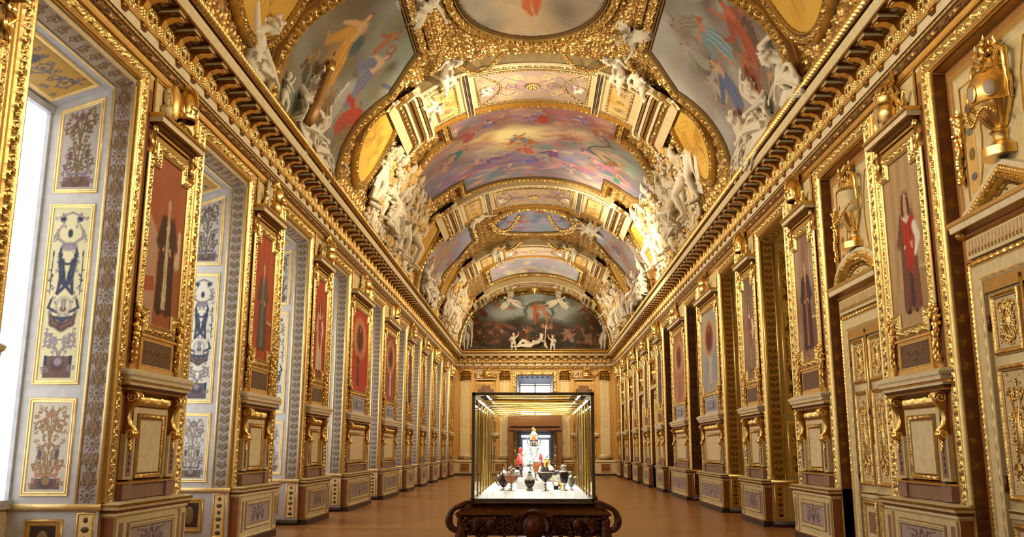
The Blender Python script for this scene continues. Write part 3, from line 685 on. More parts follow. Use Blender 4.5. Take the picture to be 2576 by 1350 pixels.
    for q in range(4): cv.line([(cx + wd * .36 + q * .012, hip + .10), (cx + wd * .40 + q * .014, hip + .04)], .007, SK)
    cv.line([(hx, sh - .02), (hx, hy - .03)], .045 * k_, shade(SK, .85)); cv.ell(hx, hy + .03, .078 * k_, .10 * k_, S(hair)); cv.ell(hx - .005, hy + .005, .06 * k_, .085 * k_, SK)
    if acc is not None: cv.line([(hx - .07, hy + .05), (hx - .1, hy - .1), (hx - .09, hy - .2)], .035, S(hair)); cv.line([(hx + .07, hy + .05), (hx + .1, hy - .1), (hx + .1, hy - .22)], .035, S(hair))
    for sx in (-1, 1): cv.ell(hx - .006 + sx * .023 * k_, hy + .016, .010 * k_, .006 * k_, S('#4a2c20')); cv.line([(hx - .006 + sx * .035 * k_, hy + .036), (hx - .006 + sx * .012 * k_, hy + .036)], .004, S('#5a3826'))
    cv.line([(hx - .006, hy + .015), (hx - .010, hy - .018)], .006, shade(SK, .72)); cv.ell(hx - .006, hy - .042, .018 * k_, .006 * k_, S('#a04a3c'))
    for s_ in (-1, 1): cv.ell(cx + s_ * wd * .5, y0 - .01, .07 * k_, .03, DARK)
    return cv
PLIST = {  # side, pier index: (backgrounds, robe, under, kind, accent, label)
    ('L', 1): (('#b4744c', '#a0603c'), '#5a4434', '#c8b090', 1, None, 'portrait panel cut off by the left edge of the picture'),
    ('L', 2): (('#b5694a', '#a85c3c'), '#4a2f26', '#dcc9a4', 0, None, 'portrait of man in dark coat and cream waistcoat on terracotta ground'),
    ('L', 3): (('#c05a3c', '#b04c30'), '#5f5048', '#7f7a70', 1, None, 'portrait of man in long grey brown gown against orange red'),
    ('L', 4): (('#b6402c', '#a83c28'), '#d9c4a0', '#d8ccb4', 3, '#b23426', 'narrow portrait of pale robed figure with red cloak on red ground'),
    ('L', 5): (('#c23a22', '#b0361f'), '#4a2a26', '#7a3024', 2, None, 'wide red tapestry with figure in dark oval medallion'),
    ('L', 6): (('#9a4a30', '#8a4028'), '#c8b494', '#d6c8ac', 2, None, 'wide brown red tapestry with pale oval and white figure'),
    ('L', 7): (('#7a3a26', '#5a2c20'), '#3a2420', '#6a3428', 1, None, 'dark red brown portrait just beyond the two wide tapestries on the window wall'),
    ('L', 8): (('#7c4430', '#6a3a28'), '#84604a', '#a88a6a', 1, None, 'third portrait from the far end of the window wall, brown robes, white tablet below'),
    ('L', 9): (('#b08a5c', '#8a6a44'), '#8a6a54', '#c0a888', 3, None, 'pale brown portrait, fourth from the far end on the window wall'),
    ('L', 10): (('#8a5238', '#74422c'), '#5a3428', '#a08060', 1, None, 'second portrait from the far end of the window wall'),
    ('L', 11): (('#a88a58', '#94703c'), '#7a5a40', '#b89868', 3, None, 'last portrait of the window wall beside the far end wall'),
    ('R', 1): (('#b09468', '#a08454'), '#5a4434', '#c8b090', 1, None, 'portrait panel beyond the right edge of the picture'),
    ('R', 2): (('#c0a47e', '#b59468'), '#7a4a3c', '#40303a', 1, '#b2302a', 'portrait of long-haired man in bright red cloak on beige ground'),
    ('R', 3): (('#bfae92', '#8a6048'), '#35303c', '#b4582c', 1, None, 'portrait of bearded man in orange robe and dark blue coat'),
    ('R', 4): (('#7a6654', '#8c7660'), '#9a7468', '#a08878', 3, '#8c5a50', 'portrait of figure in dusty pink gown beside the glass niche'),
    ('R', 5): (('#b8a890', '#8c98a8'), '#c4b8a8', '#d8ccb8', 2, None, 'wide pale tapestry with grey blue sky and white figures'),
    ('R', 6): (('#b88458', '#a86844'), '#8c3c2c', '#c8a070', 2, None, 'wide tapestry with red brown scrolls on tan ground'),
    ('R', 7): (('#6a5850', '#544440'), '#2c2838', '#3c3444', 1, None, 'dark blue grey portrait beyond the wide tan tapestry'),
    ('R', 8): (('#5c4a3c', '#4c3c30'), '#38302c', '#584838', 1, None, 'very dark portrait, fourth from the far end of the doors wall'),
    ('R', 9): (('#6c5440', '#5c4434'), '#443630', '#6c5844', 1, None, 'third portrait from the far end of the doors wall, brown'),
    ('R', 10): (('#7c6044', '#6c5034'), '#4c3c30', '#84684c', 3, None, 'second portrait from the far end of the doors wall'),
    ('R', 11): (('#8c7048', '#7c603c'), '#5c4834', '#947450', 3, None, 'last portrait of the doors wall beside the far end wall')}
def outline(hw):
    X = hw - 1.16; a, b = .60 + X, .36 + X
    return [(-a, 3.45), (-b, 3.45), (-b, 3.25), (b, 3.25), (b, 3.45), (a, 3.45), (a, 5.36), (b, 5.36), (b, 5.57), (-b, 5.57), (-b, 5.36), (-a, 5.36)]
FRM = {}
for hw in (1.16, 1.78):
    m = MB(); leaf = h_leaf(.05, .13)
    frame(m, outline(hw), .15, lambda t, s: np.where(t < .2, .025 * rnd(t, 0, .2) + .01, leaf((t - .2) / .75, s) + .012), c_hi(GOLD, BOLE_SHADE, .05), .012, 14, .0125, side=-1.)
    FRM[hw] = m.mesh('frame')
for (sd, i), (bg, robe, under, kind, acc, lab) in PLIST.items():
    c, hw = PIERS[i]; s = -1 if sd == 'L' else 1; X = hw - 1.16
    e = empty('framed_portrait', (s * (W - .012), c, 3.1), 0 if sd == 'L' else PI)
    tag(e, lab, 'portrait', 'framed portraits along the side walls')
    f = ob('frame', FRM[hw], M_ORN, e, loc=(0, 0, -3.1))
    a = .63 + X; cv = portrait_canvas(2 * a, 2.4, (S(bg[0]), S(bg[1])), robe, under, kind=kind, seed=i * 7 + (0 if sd == 'L' else 50), acc=acc, hair='#4a2c20' if acc else '#6a5a4c')
    impasto(cv, 500, i, .012, .07, .2, PI / 2)
    m = MB(); cv_mesh(m, cv, lambda x, y, h: st3(.016 + h, x - a, y + .1), mask=[(u + a, z - 3.2) for u, z in np.array(outline(hw)) * [1.02, 1.0]])
    ob('canvas', m, M_PNT, e)
# ================================================================== OPENINGS: windows (left), doors and glazed niches (right)
OPEN = []
for k in range(len(PIERS) - 1):
    a0, b0 = PIERS[k][0] + PIERS[k][1], PIERS[k + 1][0] - PIERS[k + 1][1]; OPEN.append(((a0 + b0) / 2, (b0 - a0) / 2))
def opening_frame(a):
    m = MB(); leaf = h_leaf(.055, .17)
    hf = lambda t, s: np.where(t < .2, .035 * rnd(t, 0, .2) + .02, np.where(t < .75, leaf((t - .2) / .55, s) + .012, .028 * pulse(t, .78, .97)))
    cf = lambda t, s, h: np.where((t < .2)[..., None], GOLD * [1.05, 1.08, 1.1, 1], np.where((t < .75)[..., None], c_hi(GOLD, BOLE_SHADE, .055)(t, s, h), GOLD * [.85, .8, .7, .7]))
    frame(m, [(a, .985), (a, 6.33), (-a, 6.33), (-a, .985)], .30, hf, cf, 0., 20, .0155, side=-1., closed=False)
    m.box(-.02, .012, a, a + .30, .96, .99, GOLDD)
    return m.mesh('opening_frame')
GF = {round(h, 3): None for _, h in OPEN}
for h in GF: GF[h] = opening_frame(h)
def ybox(mb, x0, x1, z0, z1, y, col): mb.grid([[(x0, y, z0), (x1, y, z0)], [(x0, y, z1), (x1, y, z1)]], col)
def yframe(mb, path, w_, hf, cf, y0=0., na=7, step=.04, side=1.):
    ribbon(mb, path, w_, hf, cf, lambda u, v, h: st3(u, y0 - h, v), na=na, step=step, side=side)
def arab_strip(g0, g1, kind):
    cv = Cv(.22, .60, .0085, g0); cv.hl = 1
    if kind == 0:
        cv.ell(.11, .10, .062, .062, g1, h=.008, soft=.12); cv.ell(.11, .10, .042, .042, g0); cv.ell(.11, .10, .024, .024, g1, h=.02)
        for k in range(10): a = k * PI / 5; cv.ell(.11 + .078 * math.cos(a), .10 + .078 * math.sin(a), .014, .010, shade(g1, .8), rot=a, h=.012)
        arab(cv, .005, .215, .18, .60, g1, n=2, w_=.009, h=.014); cv.line([(.11, .18), (.04, .3), (.11, .4), (.18, .3), (.11, .18)], .008, shade(g1, .75), h=.01)
    else:
        for k in range(4):
            yb = .075 + k * .15
            for s in (-1, 1): cv.spiral(.11 + s * .045, yb, .045, 1.2, PI / 2, s, .009, g1, h=.014, leaf=False); cv.line([(.11, yb - .06), (.11 + s * .08, yb - .01), (.11 + s * .05, yb + .055)], .008, shade(g1, .8), h=.012)
    m = MB()
    for k in range(9):
        z0_ = .98 + k * .60; n = cv.ny if k < 8 else int(cv.ny * .9)
        X = cv.X[:n] - .27; Z = cv.Y[:n] + z0_; m.grid(st3(X, -.004 - cv.h[:n] * .7, Z), cv.c[:n].reshape(-1, 4))
    return m.mesh('arabesque_strip')
def grotesque(W_, H_, bg, c1, c2, blk, seed, top=False):
    """a painted candelabra panel: scrolls, medallion, paired figures, base block; mirrored about its axis"""
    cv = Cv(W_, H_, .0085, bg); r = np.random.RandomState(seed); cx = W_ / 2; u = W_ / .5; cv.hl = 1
    for k in range(int(H_ * 16)):
        yy = .1 + (k + .5) * (H_ - .15) / int(H_ * 16); xx = r.uniform(.03, .21); q = r.uniform(.02, .034)
        for s in (-1, 1): cv.spiral(cx + s * xx * u, yy, q, 1.1, PI / 2 - s * PI / 2 + k, s, .0055, c1, leaf=(k % 2 == 0))
    y = .03
    cv.poly([(W_ * .12, y), (W_ * .88, y), (W_ * .88, y + H_ * .12), (W_ * .12, y + H_ * .12)], blk); cv.ell(cx, y + H_ * .07, .09 * u, .075 * u, shade(blk, .6)); cv.ell(cx, y + H_ * .09, .05 * u, .05 * u, shade(c1, 1.2))
    for s in (-1, 1): cv.spiral(cx + s * .17 * u, y + H_ * .05, .05 * u, 1.2, 0, s, .008, shade(c1, .8)); cv.poly([(cx + s * .14 * u, y + H_ * .07), (cx + s * .19 * u, y + H_ * .07), (cx + s * .19 * u, y + H_ * .125), (cx + s * .14 * u, y + H_ * .125)], c2)
    y += H_ * .13
    if H_ > 1.6:
        for s in (-1, 1):
            cv.spiral(cx + s * .11 * u, y + .17, .10 * u, 1.7, PI / 2, -s, .014, c1); cv.line([(cx, y), (cx + s * .05, y + .09), (cx + s * .16 * u, y + .28)], [.02, .012, .008], c1)
            y2 = y + .36; cv.line([(cx, y2), (cx + s * .12 * u, y2 + .06), (cx + s * .18 * u, y2 + .2)], [.05, .045, .012], shade(blk, .7)); cv.ell(cx + s * .17 * u, y2 + .2, .03, .025, c1)
            y3 = y + .56; cv.line([(cx + s * .09 * u, y3), (cx + s * .20 * u, y3 + .06), (cx + s * .17 * u, y3 + .16)], .016, c2)
        cv.ell(cx, y + .64, .105 * u, .12 * u, c1); cv.ell(cx, y + .64, .082 * u, .098 * u, bg); cv.ell(cx, y + .60, .045, .04, shade(blk, .6)); cv.line([(cx, y + .6), (cx, y + .7)], [.02, .03], c1)
        cv.line([(cx - .13 * u, y + .5), (cx, y + .46), (cx + .13 * u, y + .5)], [.01, .03, .01], c2)
        yf = y + .84
        for s in (-1, 1):  # paired dark figures
            cv.line([(cx - s * .10 * u, yf - .04), (cx + s * .02, yf + .10), (cx + s * .055 * u, yf + .24)], [.016, .024, .032], c2); cv.line([(cx + s * .10 * u, yf - .02), (cx + s * .06 * u, yf + .24)], [.016, .032], c2)
            cv.line([(cx + s * .06 * u, yf + .22), (cx + s * .085 * u, yf + .40)], [.036, .04], c2); cv.ell(cx + s * .10 * u, yf + .48, .026, .032, c2)
            cv.line([(cx + s * .09 * u, yf + .40), (cx + s * .12 * u, yf + .5), (cx + s * .09 * u, yf + .60)], [.02, .016, .014], c2); cv.line([(cx + s * .08 * u, yf + .38), (cx, yf + .36)], [.018, .013], c2)
            cv.line([(cx + s * .20 * u, yf - .05), (cx + s * .205 * u, yf + .22), (cx + s * .20 * u, yf + .5)], .005, shade(c2, .8))
            for q in range(5): cv.ell(cx + s * (.205 + .018 * (-1) ** q) * u, yf + q * .07, .02, .008, shade(c2, .9), rot=.7 * (-1) ** q * s)
            cv.ell(cx + s * .2 * u, yf + .5, .014, .05, shade(blk, .8))
        cv.ell(cx, yf + .60, .11 * u, .06, c1); cv.ell(cx, yf + .585, .07 * u, .03, shade(c1, 1.25)); cv.ell(cx, yf + .78, .035, .06, shade(c2, .7)); 
        for s in (-1, 1):
            cv.line([(cx + s * .06, yf + .64), (cx + s * .20 * u, yf + .74), (cx + s * .12 * u, yf + .9)], [.014, .018, .008], c1)
            cv.ell(cx + s * .115 * u, yf + .98, .05 * u, .05 * u, c1); cv.ell(cx + s * .115 * u, yf + .98, .034 * u, .034 * u, shade(c2, .8)); cv.line([(cx + s * .16 * u, yf + 1.0), (cx, yf + 1.07)], .012, c1)
    else:
        n = 2
        arab(cv, .04, W_ - .04, y, H_ - .05, c1, n=n, w_=.013)
        cv.ell(cx, H_ - .16, .06, .06, shade(c2, .9)); cv.ell(cx, H_ - .16, .036, .036, shade(c1, 1.2))
        for s in (-1, 1): cv.ell(cx + s * .11 * u, y + H_ * .26, .03, .07, shade(blk, .75)); cv.line([(cx, y + .04), (cx + s * .12 * u, y + .02), (cx + s * .16 * u, y + .16)], .016, shade(c2, .9))
    return cv
def reveal_meshes(board, g0, g1, kind, sets, fc, soff):
    """far cheek of an opening, in the plane y = 0, facing -y; x runs from the wall face (0) to the window (-1.15)"""
    P = []
    b = MB(board); zt = lambda x: 6.33 + x * .34
    P3 = np.array([[(x, 0, z) for x in (-1.16, -.30)] for z in (.99, 5.9)]); b.grid([[(-1.16, 0, .98), (-.02, 0, .98)], [(-1.16, 0, zt(-1.16)), (-.02, 0, zt(-.02))]], board)
    b.grid([[(-1.2, 0, .0), (0, 0, .0)], [(-1.2, 0, .98), (0, 0, .98)]], board)
    for x0, x1 in ((-.05, -.0), (-.31, -.275)):
        b.box(x0, x1, -.016, 0, .98, 6.24 + (0 if x0 > -.2 else -.04), fc)
    b.box(-1.2, .02, -.03, 0, .90, .975, fc * [.9, .9, .9, 1]); b.box(-1.2, .02, -.03, 0, 0, .12, DARK * [1.6, 1.5, 1.7, 1])
    P.append(('shutter_board', b.mesh('shutter_board'), M_ORN))
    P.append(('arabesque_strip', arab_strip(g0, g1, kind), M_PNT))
    for zi, (z0, z1, cvs) in enumerate(((1.06, 2.22, sets[0]), (2.38, 4.66, sets[1]), (4.80, 5.93, sets[2]))):
        m = MB(); sl = .17 if zi == 2 else 0
        pth = [(-.97, z0), (-.39, z0), (-.39, z1 + sl), (-.97, z1 - (0.03 if zi == 2 else 0))]
        yframe(m, pth, .055, h_step([(.03, .35, .018), (.35, .6, .006), (.6, .9, .014)]), lambda t, s, h: fc, 0., 10, 3.)
        o = m.mesh('panel_frame'); P.append(('panel_frame', o, M_ORN))
        m = MB(); cv = cvs; fx = .47 / cv.W
        ztop = lambda x: (z1 - z0 - .11) + (sl * (x / .47) if zi == 2 else 0)
        m.grid(st3(-.915 + cv.X * fx, -.003 + 0 * cv.X, z0 + .055 + cv.Y / cv.H * ((z1 - z0 - .11) + (sl * cv.X * fx / .47 if zi == 2 else 0))), cv.c.reshape(-1, 4))
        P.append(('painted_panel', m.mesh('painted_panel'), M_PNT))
    m = MB(); yframe(m, [(-.26, .16), (-.04, .16), (-.04, .88), (-.26, .88)], .03, h_flat(.01), lambda t, s, h: GOLD, 0., 5, 3.); ybox(m, -.24, -.06, .18, .86, -.002, fc)
    for k in range(6): m.ell((-.15, -.004, .24 + k * .11), (.05 - .02 * (k % 2), .006, .035), seg=8, rings=5, col=shade(g1, .45))
    yframe(m, [(-.88, .25), (-.42, .25), (-.42, .80), (-.88, .80)], .08, h_step([(.03, .4, .03), (.4, .95, .015)]), lambda t, s, h: GOLD * [.7, .6, .5, .6], 0., 8, 3.); ybox(m, -.80, -.50, .33, .72, -.002, DARK * [2, 1.8, 1.8, 1]); m.ell((-.65, -.004, .52), (.08, .01, .15), seg=10, rings=6, col=S('#8a6a3c'))
    P.append(('dado_panel', m.mesh('dado_panel'), M_ORN))
    return P
def soffit_mesh(a, board, g0, g1, pcol, fc, pc2):
    m = MB(board); zt = lambda x: 6.325 + x * .34
    mp = lambda u, v, h: st3(v, u, zt(v) - h)
    m.grid(mp(np.array([[-a, a], [-a, a]]), np.array([[0, 0], [-1.2, -1.2]]), 0.), board)
    cv = Cv(2 * a, .22, .0105, g0); cv.hl = 1; n = int(2 * a / .22)
    for k in range(n):
        x = (k + .5) * 2 * a / n; cv.spiral(x, .11, .075, 1.5, 0, 1 if k % 2 else -1, .010, g1, h=.01)
    m.grid(mp(cv.X - a, -.05 - cv.Y, .004 + cv.h), cv.c.reshape(-1, 4))
    for v0, v1 in ((0, -.05), (-.275, -.31)): m.grid(mp(np.array([[-a, a], [-a, a]]), np.array([[v0, v0], [v1, v1]]), .016), fc)
    ribbon(m, [(-a + .18, -.40), (a - .18, -.40), (a - .18, -1.02), (-a + .18, -1.02)], .05, h_step([(.03, .4, .02), (.5, .9, .012)]), lambda t, s, h: fc, mp, na=8, step=3., side=-1.)
    W2, H2 = 2 * a - .46, .52; cv = Cv(W2, H2, .0105, pcol); cv.hl = 1
    for q in range(26): cv.spiral(W2 * random.uniform(.04, .96), H2 * random.uniform(.1, .9), random.uniform(.03, .06), 1.2, q, 1 if q % 2 else -1, .007, shade(pc2, 1.1))
    for k in range(4):
        x = W2 * (k + .5) / 4; cv.spiral(x, H2 * .5, .14, 1.5, k, 1 if k % 2 else -1, .012, pc2)
    cv.ell(W2 * .5, .26, .10, .12, shade(pc2, .7)); cv.ell(W2 * .12, .15, .08, .03, shade(pc2, .6)); cv.ell(W2 * .88, .15, .08, .03, shade(pc2, .6)); cv.line([(.1, .1), (W2 / 2, .4), (W2 - .1, .1)], .012, shade(pc2, 1.6))
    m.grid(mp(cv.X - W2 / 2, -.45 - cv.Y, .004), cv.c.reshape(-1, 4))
    return m.mesh('soffit')
navy, lil = S('#2f3550'), S('#8c7f88')
SETL = [[grotesque(.5, 1.2, S('#cfc3b0'), S('#8f7048'), S('#b0785a'), S('#6f5558'), 1), grotesque(.5, 2.3, S('#ddd2a2'), lil, navy, S('#6c5048'), 2), grotesque(.5, 1.2, S('#b3a79c'), S('#6c5434'), S('#7a6878'), S('#705048'), 3, True)],
        [grotesque(.5, 1.2, S('#cdc6c0'), S('#857a72'), S('#6c6470'), S('#6f6058'), 4), grotesque(.5, 2.3, S('#d8d2bc'), S('#7c7680'), S('#333a55'), S('#5f5458'), 5), grotesque(.5, 1.2, S('#bab2ac'), S('#6a5c50'), S('#605a68'), S('#6a5550'), 6, True)]]
SETR = [grotesque(.5, 1.2, S('#caa34c'), S('#7a5420'), S('#5a3a1c'), S('#5f3a1c'), 7), grotesque(.5, 2.3, S('#d0a84e'), S('#3c3228'), S('#35302e'), S('#4c2c18'), 8), grotesque(.5, 1.2, S('#c79c44'), S('#6a4418'), S('#4a2c18'), S('#5a3020'), 9, True)]
YEL = S('#c9ab66', .15)
BW = S('#c8c4c0'); LG = GOLD * [1.1, 1.15, 1.35, .35]
RL = [reveal_meshes(BW, S('#a3958e'), S('#7a5f3c'), 0, SETL[0], LG, None), reveal_meshes(BW, S('#ada199'), S('#80704e'), 1, SETL[1], LG, None)]
RR = reveal_meshes(YEL, S('#c0933c', .2), S('#7a4e1c', .2), 1, SETR, GOLD, None)
RD = reveal_meshes(S('#8f6a38', .1), S('#7a5630', .1), S('#4c2f16', .1), 0, SETR, GOLDD, None)
SOF = {}
def opening(k, sd, root, R, cols):
    yc, a = OPEN[k]
    ob('opening_frame', GF[round(a, 3)], M_ORN, root)
    for s in (1, -1):
        for nm, me, mt in R:
            ob(nm, me, mt, root, loc=(0, s * (a - .006), 0), sc_=(1, s, 1))
    key = (round(a, 3), sd)
    if key not in SOF: SOF[key] = soffit_mesh(a, *cols)
    ob('soffit', SOF[key], M_ORN, root)
PC = MB(OCHRE)
COLL = (BLUEW, S('#b09c84'), S('#7a5f3c'), S('#c79a48', .1), LG, S('#5a5a68'))
COLR = (YEL, S('#c0933c', .2), S('#7a4e1c', .2), S('#b98a3c', .1), GOLD, S('#5a3c20'))
for k, (yc, a) in enumerate(OPEN):
    w_ = empty('window_%d' % (k + 1), (-W, yc, 0)); tag(w_, 'tall daylit window recess with painted shutters, number %d along the left wall' % k, kind='structure')
    opening(k, 'L', w_, RL[0 if k < 2 else 1], COLL)
    m = MB(); m.box(-1.15, -1.13, -a - .02, a + .02, 1.02, 5.98); ob('roller_blind', m, M_BLIND, w_)
    m = MB(BLUEW); m.box(-1.2, -1.05, -a, a, .92, 1.02); m.box(-1.2, -1.06, -a, a, 5.86, 5.96, BLUEW * [.8, .8, .85, 1]); m.box(-1.13, -1.08, -a, -a + .05, 1.0, 5.9); m.box(-1.13, -1.08, a - .05, a, 1.0, 5.9); m.box(-1.2, -1.1, -a, a, 0, .93, CREAM)
    ob('window_sill', m, M_ORN, w_)
# ------------------------------------------------------------------ doors of the right wall
def relief(mb, u0, u1, z0, z1, d, seed, n=26, r=.02, col=GOLD, swap=None):
    random.seed(seed); cu, cz = (u0 + u1) / 2, (z0 + z1) / 2; hw, hh = (u1 - u0) / 2, (z1 - z0) / 2
    mb.ell((d, cu, cz), (.02, hw * .34, hh * .36), seg=14, rings=8, col=col); mb.ell((d + .012, cu, cz), (.015, hw * .2, hh * .26), seg=12, rings=6, col=shade(col, .75))
    for q in range(n):
        a_ = 2 * PI * q / n; e = random.uniform(.62, .92); c_ = (d + .005, cu + hw * e * .8 * math.cos(a_), cz + hh * e * math.sin(a_))
        mb.ell(c_, (r * .8, r * random.uniform(.6, 1.4), r * random.uniform(.6, 1.4)), seg=7, rings=5, col=col)
        if q % 3 == 0: leafy(mb, c_, 5, r * 3, col)
    for s in (-1, 1):
        th = np.linspace(0, 3 * PI, 26); rr = hw * .4 * (1 - th / (3 * PI) * .85)
        for zz in (-.62, .62): mb.tube(np.stack([d + .01 + 0 * th, cu + s * hw * .45 + s * rr * np.cos(th), cz + hh * zz + rr * np.sin(th)], -1), .009, seg=5, col=col)
        mb.tube([(d + .01, cu - s * hw * .6, cz - hh * .75), (d + .015, cu + s * hw * .6, cz + hh * .75)], .009, seg=5, col=col)
def door_meshes(arch):
    P = []; d = -.16
    def A(nm, mb, mt=M_ORN): me = mb.mesh(nm); autosmooth(me); P.append((nm, me, mt))
    a = 1.2
    m = MB(OCHRE)
    for s in (-1, 1): m.grid([[(0, s * (a - .0), 0), (d, s * a, 0)], [(0, s * a, 6.3), (d, s * a, 6.3)]], BROWN * [.9, .75, .6, 1])
    for dx, zb in ((d, 3.4),): m.grid([[(d, -a, 3.4), (d, a, 3.4)], [(d, -a, 6.33), (d, a, 6.33)]], OCHRE * [.85, .8, .75, 1])
    for s in (-1, 1): m.grid([[(d, s * .9, 0), (d, s * a, 0)], [(d, s * .9, 3.4), (d, s * a, 3.4)]], OCHRE * [.85, .8, .75, 1])
    m.grid([[(d - .07, -.95, 0), (d - .07, .95, 0)], [(d - .07, -.95, 3.6), (d - .07, .95, 3.6)]], BROWN * [.5, .4, .35, 1])
    for s in (-1, 1): m.grid([[(d - .07, s * .80, 0), (d + .01, s * .80, 0)], [(d - .07, s * .80, 3.54), (d + .01, s * .80, 3.54)]], CREAM * [.8, .75, .7, 1])
    A('door_surround', m)
    m = MB(); frame(m, [(-1.1, 0.), (-1.1, 6.22), (1.1, 6.22), (1.1, 0.)], .09, h_flat(.012), lambda t, s, h: S('#b07a3e', .2), d, 4, 3., side=1., closed=False)
    frame(m, rect(-1.0, 1.0, 4.33, 6.12), .06, h_step([(.05, .5, .02), (.5, .95, .008)]), lambda t, s, h: CREAM, d, 6, 3., side=1.)
    plate(m, -.94, .94, 4.38, 6.06, d + .003, CREAM * [1, .95, .85, 1])
    for s in (-1, 1):
        u = np.array([.86, .86, .60, .48, .46, .52, .62]); z = np.array([4.5, 5.95, 5.95, 5.6, 5.2, 4.85, 4.6])
        frame(m, list(zip(s * u, z))[::1], .02, h_flat(.018), lambda t, s_, h: GOLD * [1.1, 1.1, 1.1, 1], d + .004, 3, 2., side=1. if s < 0 else -1.)
        plate(m, min(s * .62, s * .82), max(s * .62, s * .82), 4.62, 5.85, d + .006, GOLD * [.9, .8, .7, .3])
        for q in range(4): m.ell((d + .01, s * .72, 4.8 + q * .28), (.006, .07, .05 + .03 * (q % 2)), seg=10, rings=5, col=S(['#6f6a74', '#8a6a34', '#7c8070', '#5f5560'][q]))
    A('over_door_panel', m)
    for s in (-1, 1): A('garland', garland(5.62, 4.78, s * .93, d + .03, .04, 22))
    m = MB(); frame(m, [(-.80, 0), (-.80, 3.54), (.80, 3.54), (.80, 0)], .31, h_step([(.02, .16, .02), (.16, .2, .0), (.2, .75, .035), (.75, .98, .05)]), lambda t, s, h: CREAM, d, 24, 3., side=1. * -1, closed=False) if False else None
    cfc = lambda t, s, h: np.where(((t > .72) | ((t > .08) & (t < .18)))[..., None], c_hi(GOLD, BROWN, .05)(t, s, h), CREAM)
    hfc = lambda t, s: np.where(t > .72, .02 + h_egg(.03, .055)((t - .72) / .28, s), np.where((t > .08) & (t < .18), .02 + h_bead(.012, .025)((t - .08) / .1, s), .02 * pulse(t, .02, .7)))
    frame(m, [(.80, 0), (.80, 3.54), (-.80, 3.54), (-.80, 0)], .29, hfc, cfc, d, 20, .022, side=-1., closed=False); A('architrave', m)
    m = MB(); m.box(d - .001, d + .05, -1.0, 1.0, 3.84, 4.09, CREAM)
    for q in range(26): u = -.96 + q * .0768; m.box(d + .05, d + .056, u, u + .045, 3.88, 4.06, CREAM * [.85, .72, .6, 1]); m.ell((d + .056, u + .022, 3.91), (.008, .02, .03), seg=6, rings=4, col=GOLDD)
    hrun(m, [(d + .05, 4.08), (d + .08, 4.11), (d + .08, 4.13), (d + .17, 4.17), (d + .18, 4.18), (d + .19, 4.25), (d + .21, 4.26), (d + .22, 4.30), (d, 4.31)], -.98, .98, [GOLD, BROWN, GOLDD, GOLD, CREAMW, GOLD, GOLD, CREAM], ret=1., d0=d)
    n = 24; th = np.linspace(0, PI, n) if arch else None
    pth = [(1.10 * math.cos(t), 4.30 + .50 * math.sin(t)) for t in th] if arch else [(1.14, 4.30), (0, 4.80), (-1.14, 4.30)]
    hp = lambda t, s: np.where(t > .55, .12 + h_leaf(.045, .08)((t - .55) / .45, s), np.where(t > .3, .10 + h_bead(.02, .03)((t - .3) / .25, s), .10 * pulse(t, .02, .3)))
    cp = lambda t, s, h: np.where((t > .3)[..., None], c_hi(GOLD, GOLDD, .16, 1.)(t, s, h), CREAMW)
    frame(m, pth, .24, hp, cp, d, 18, .02, side=1., closed=False); A('pediment', m)
    m = MB(); r_ = .62; pp = [(r_ * math.cos(t), 4.33 + .26 * math.sin(t)) for t in np.linspace(0, PI, 14)] if arch else [(.62, 4.33), (0, 4.58), (-.62, 4.33)]
    frame(m, pp, .10, h_leaf(.05, .06), c_hi(GOLD * [.75, .65, .55, 1], BOLE_SHADE, .05), d, 8, .02, side=1., closed=False)
    c0 = len(m.v); V = [(d + .02, 0, 4.40)] + [(d + .02, u * .62, 4.33 + (z - 4.33) * .62) for u, z in pp]; m.add(V, [(0, i, i + 1) for i in range(1, len(V) - 1)], CREAM * [.95, .88, .75, 1])
    for q in range(16): m.ell((d + .03, random.uniform(-.25, .25), random.uniform(4.36, 4.44)), (.01, .02, .015), seg=6, rings=4, col=GOLDD)
    A('tympanum', m)
    return P
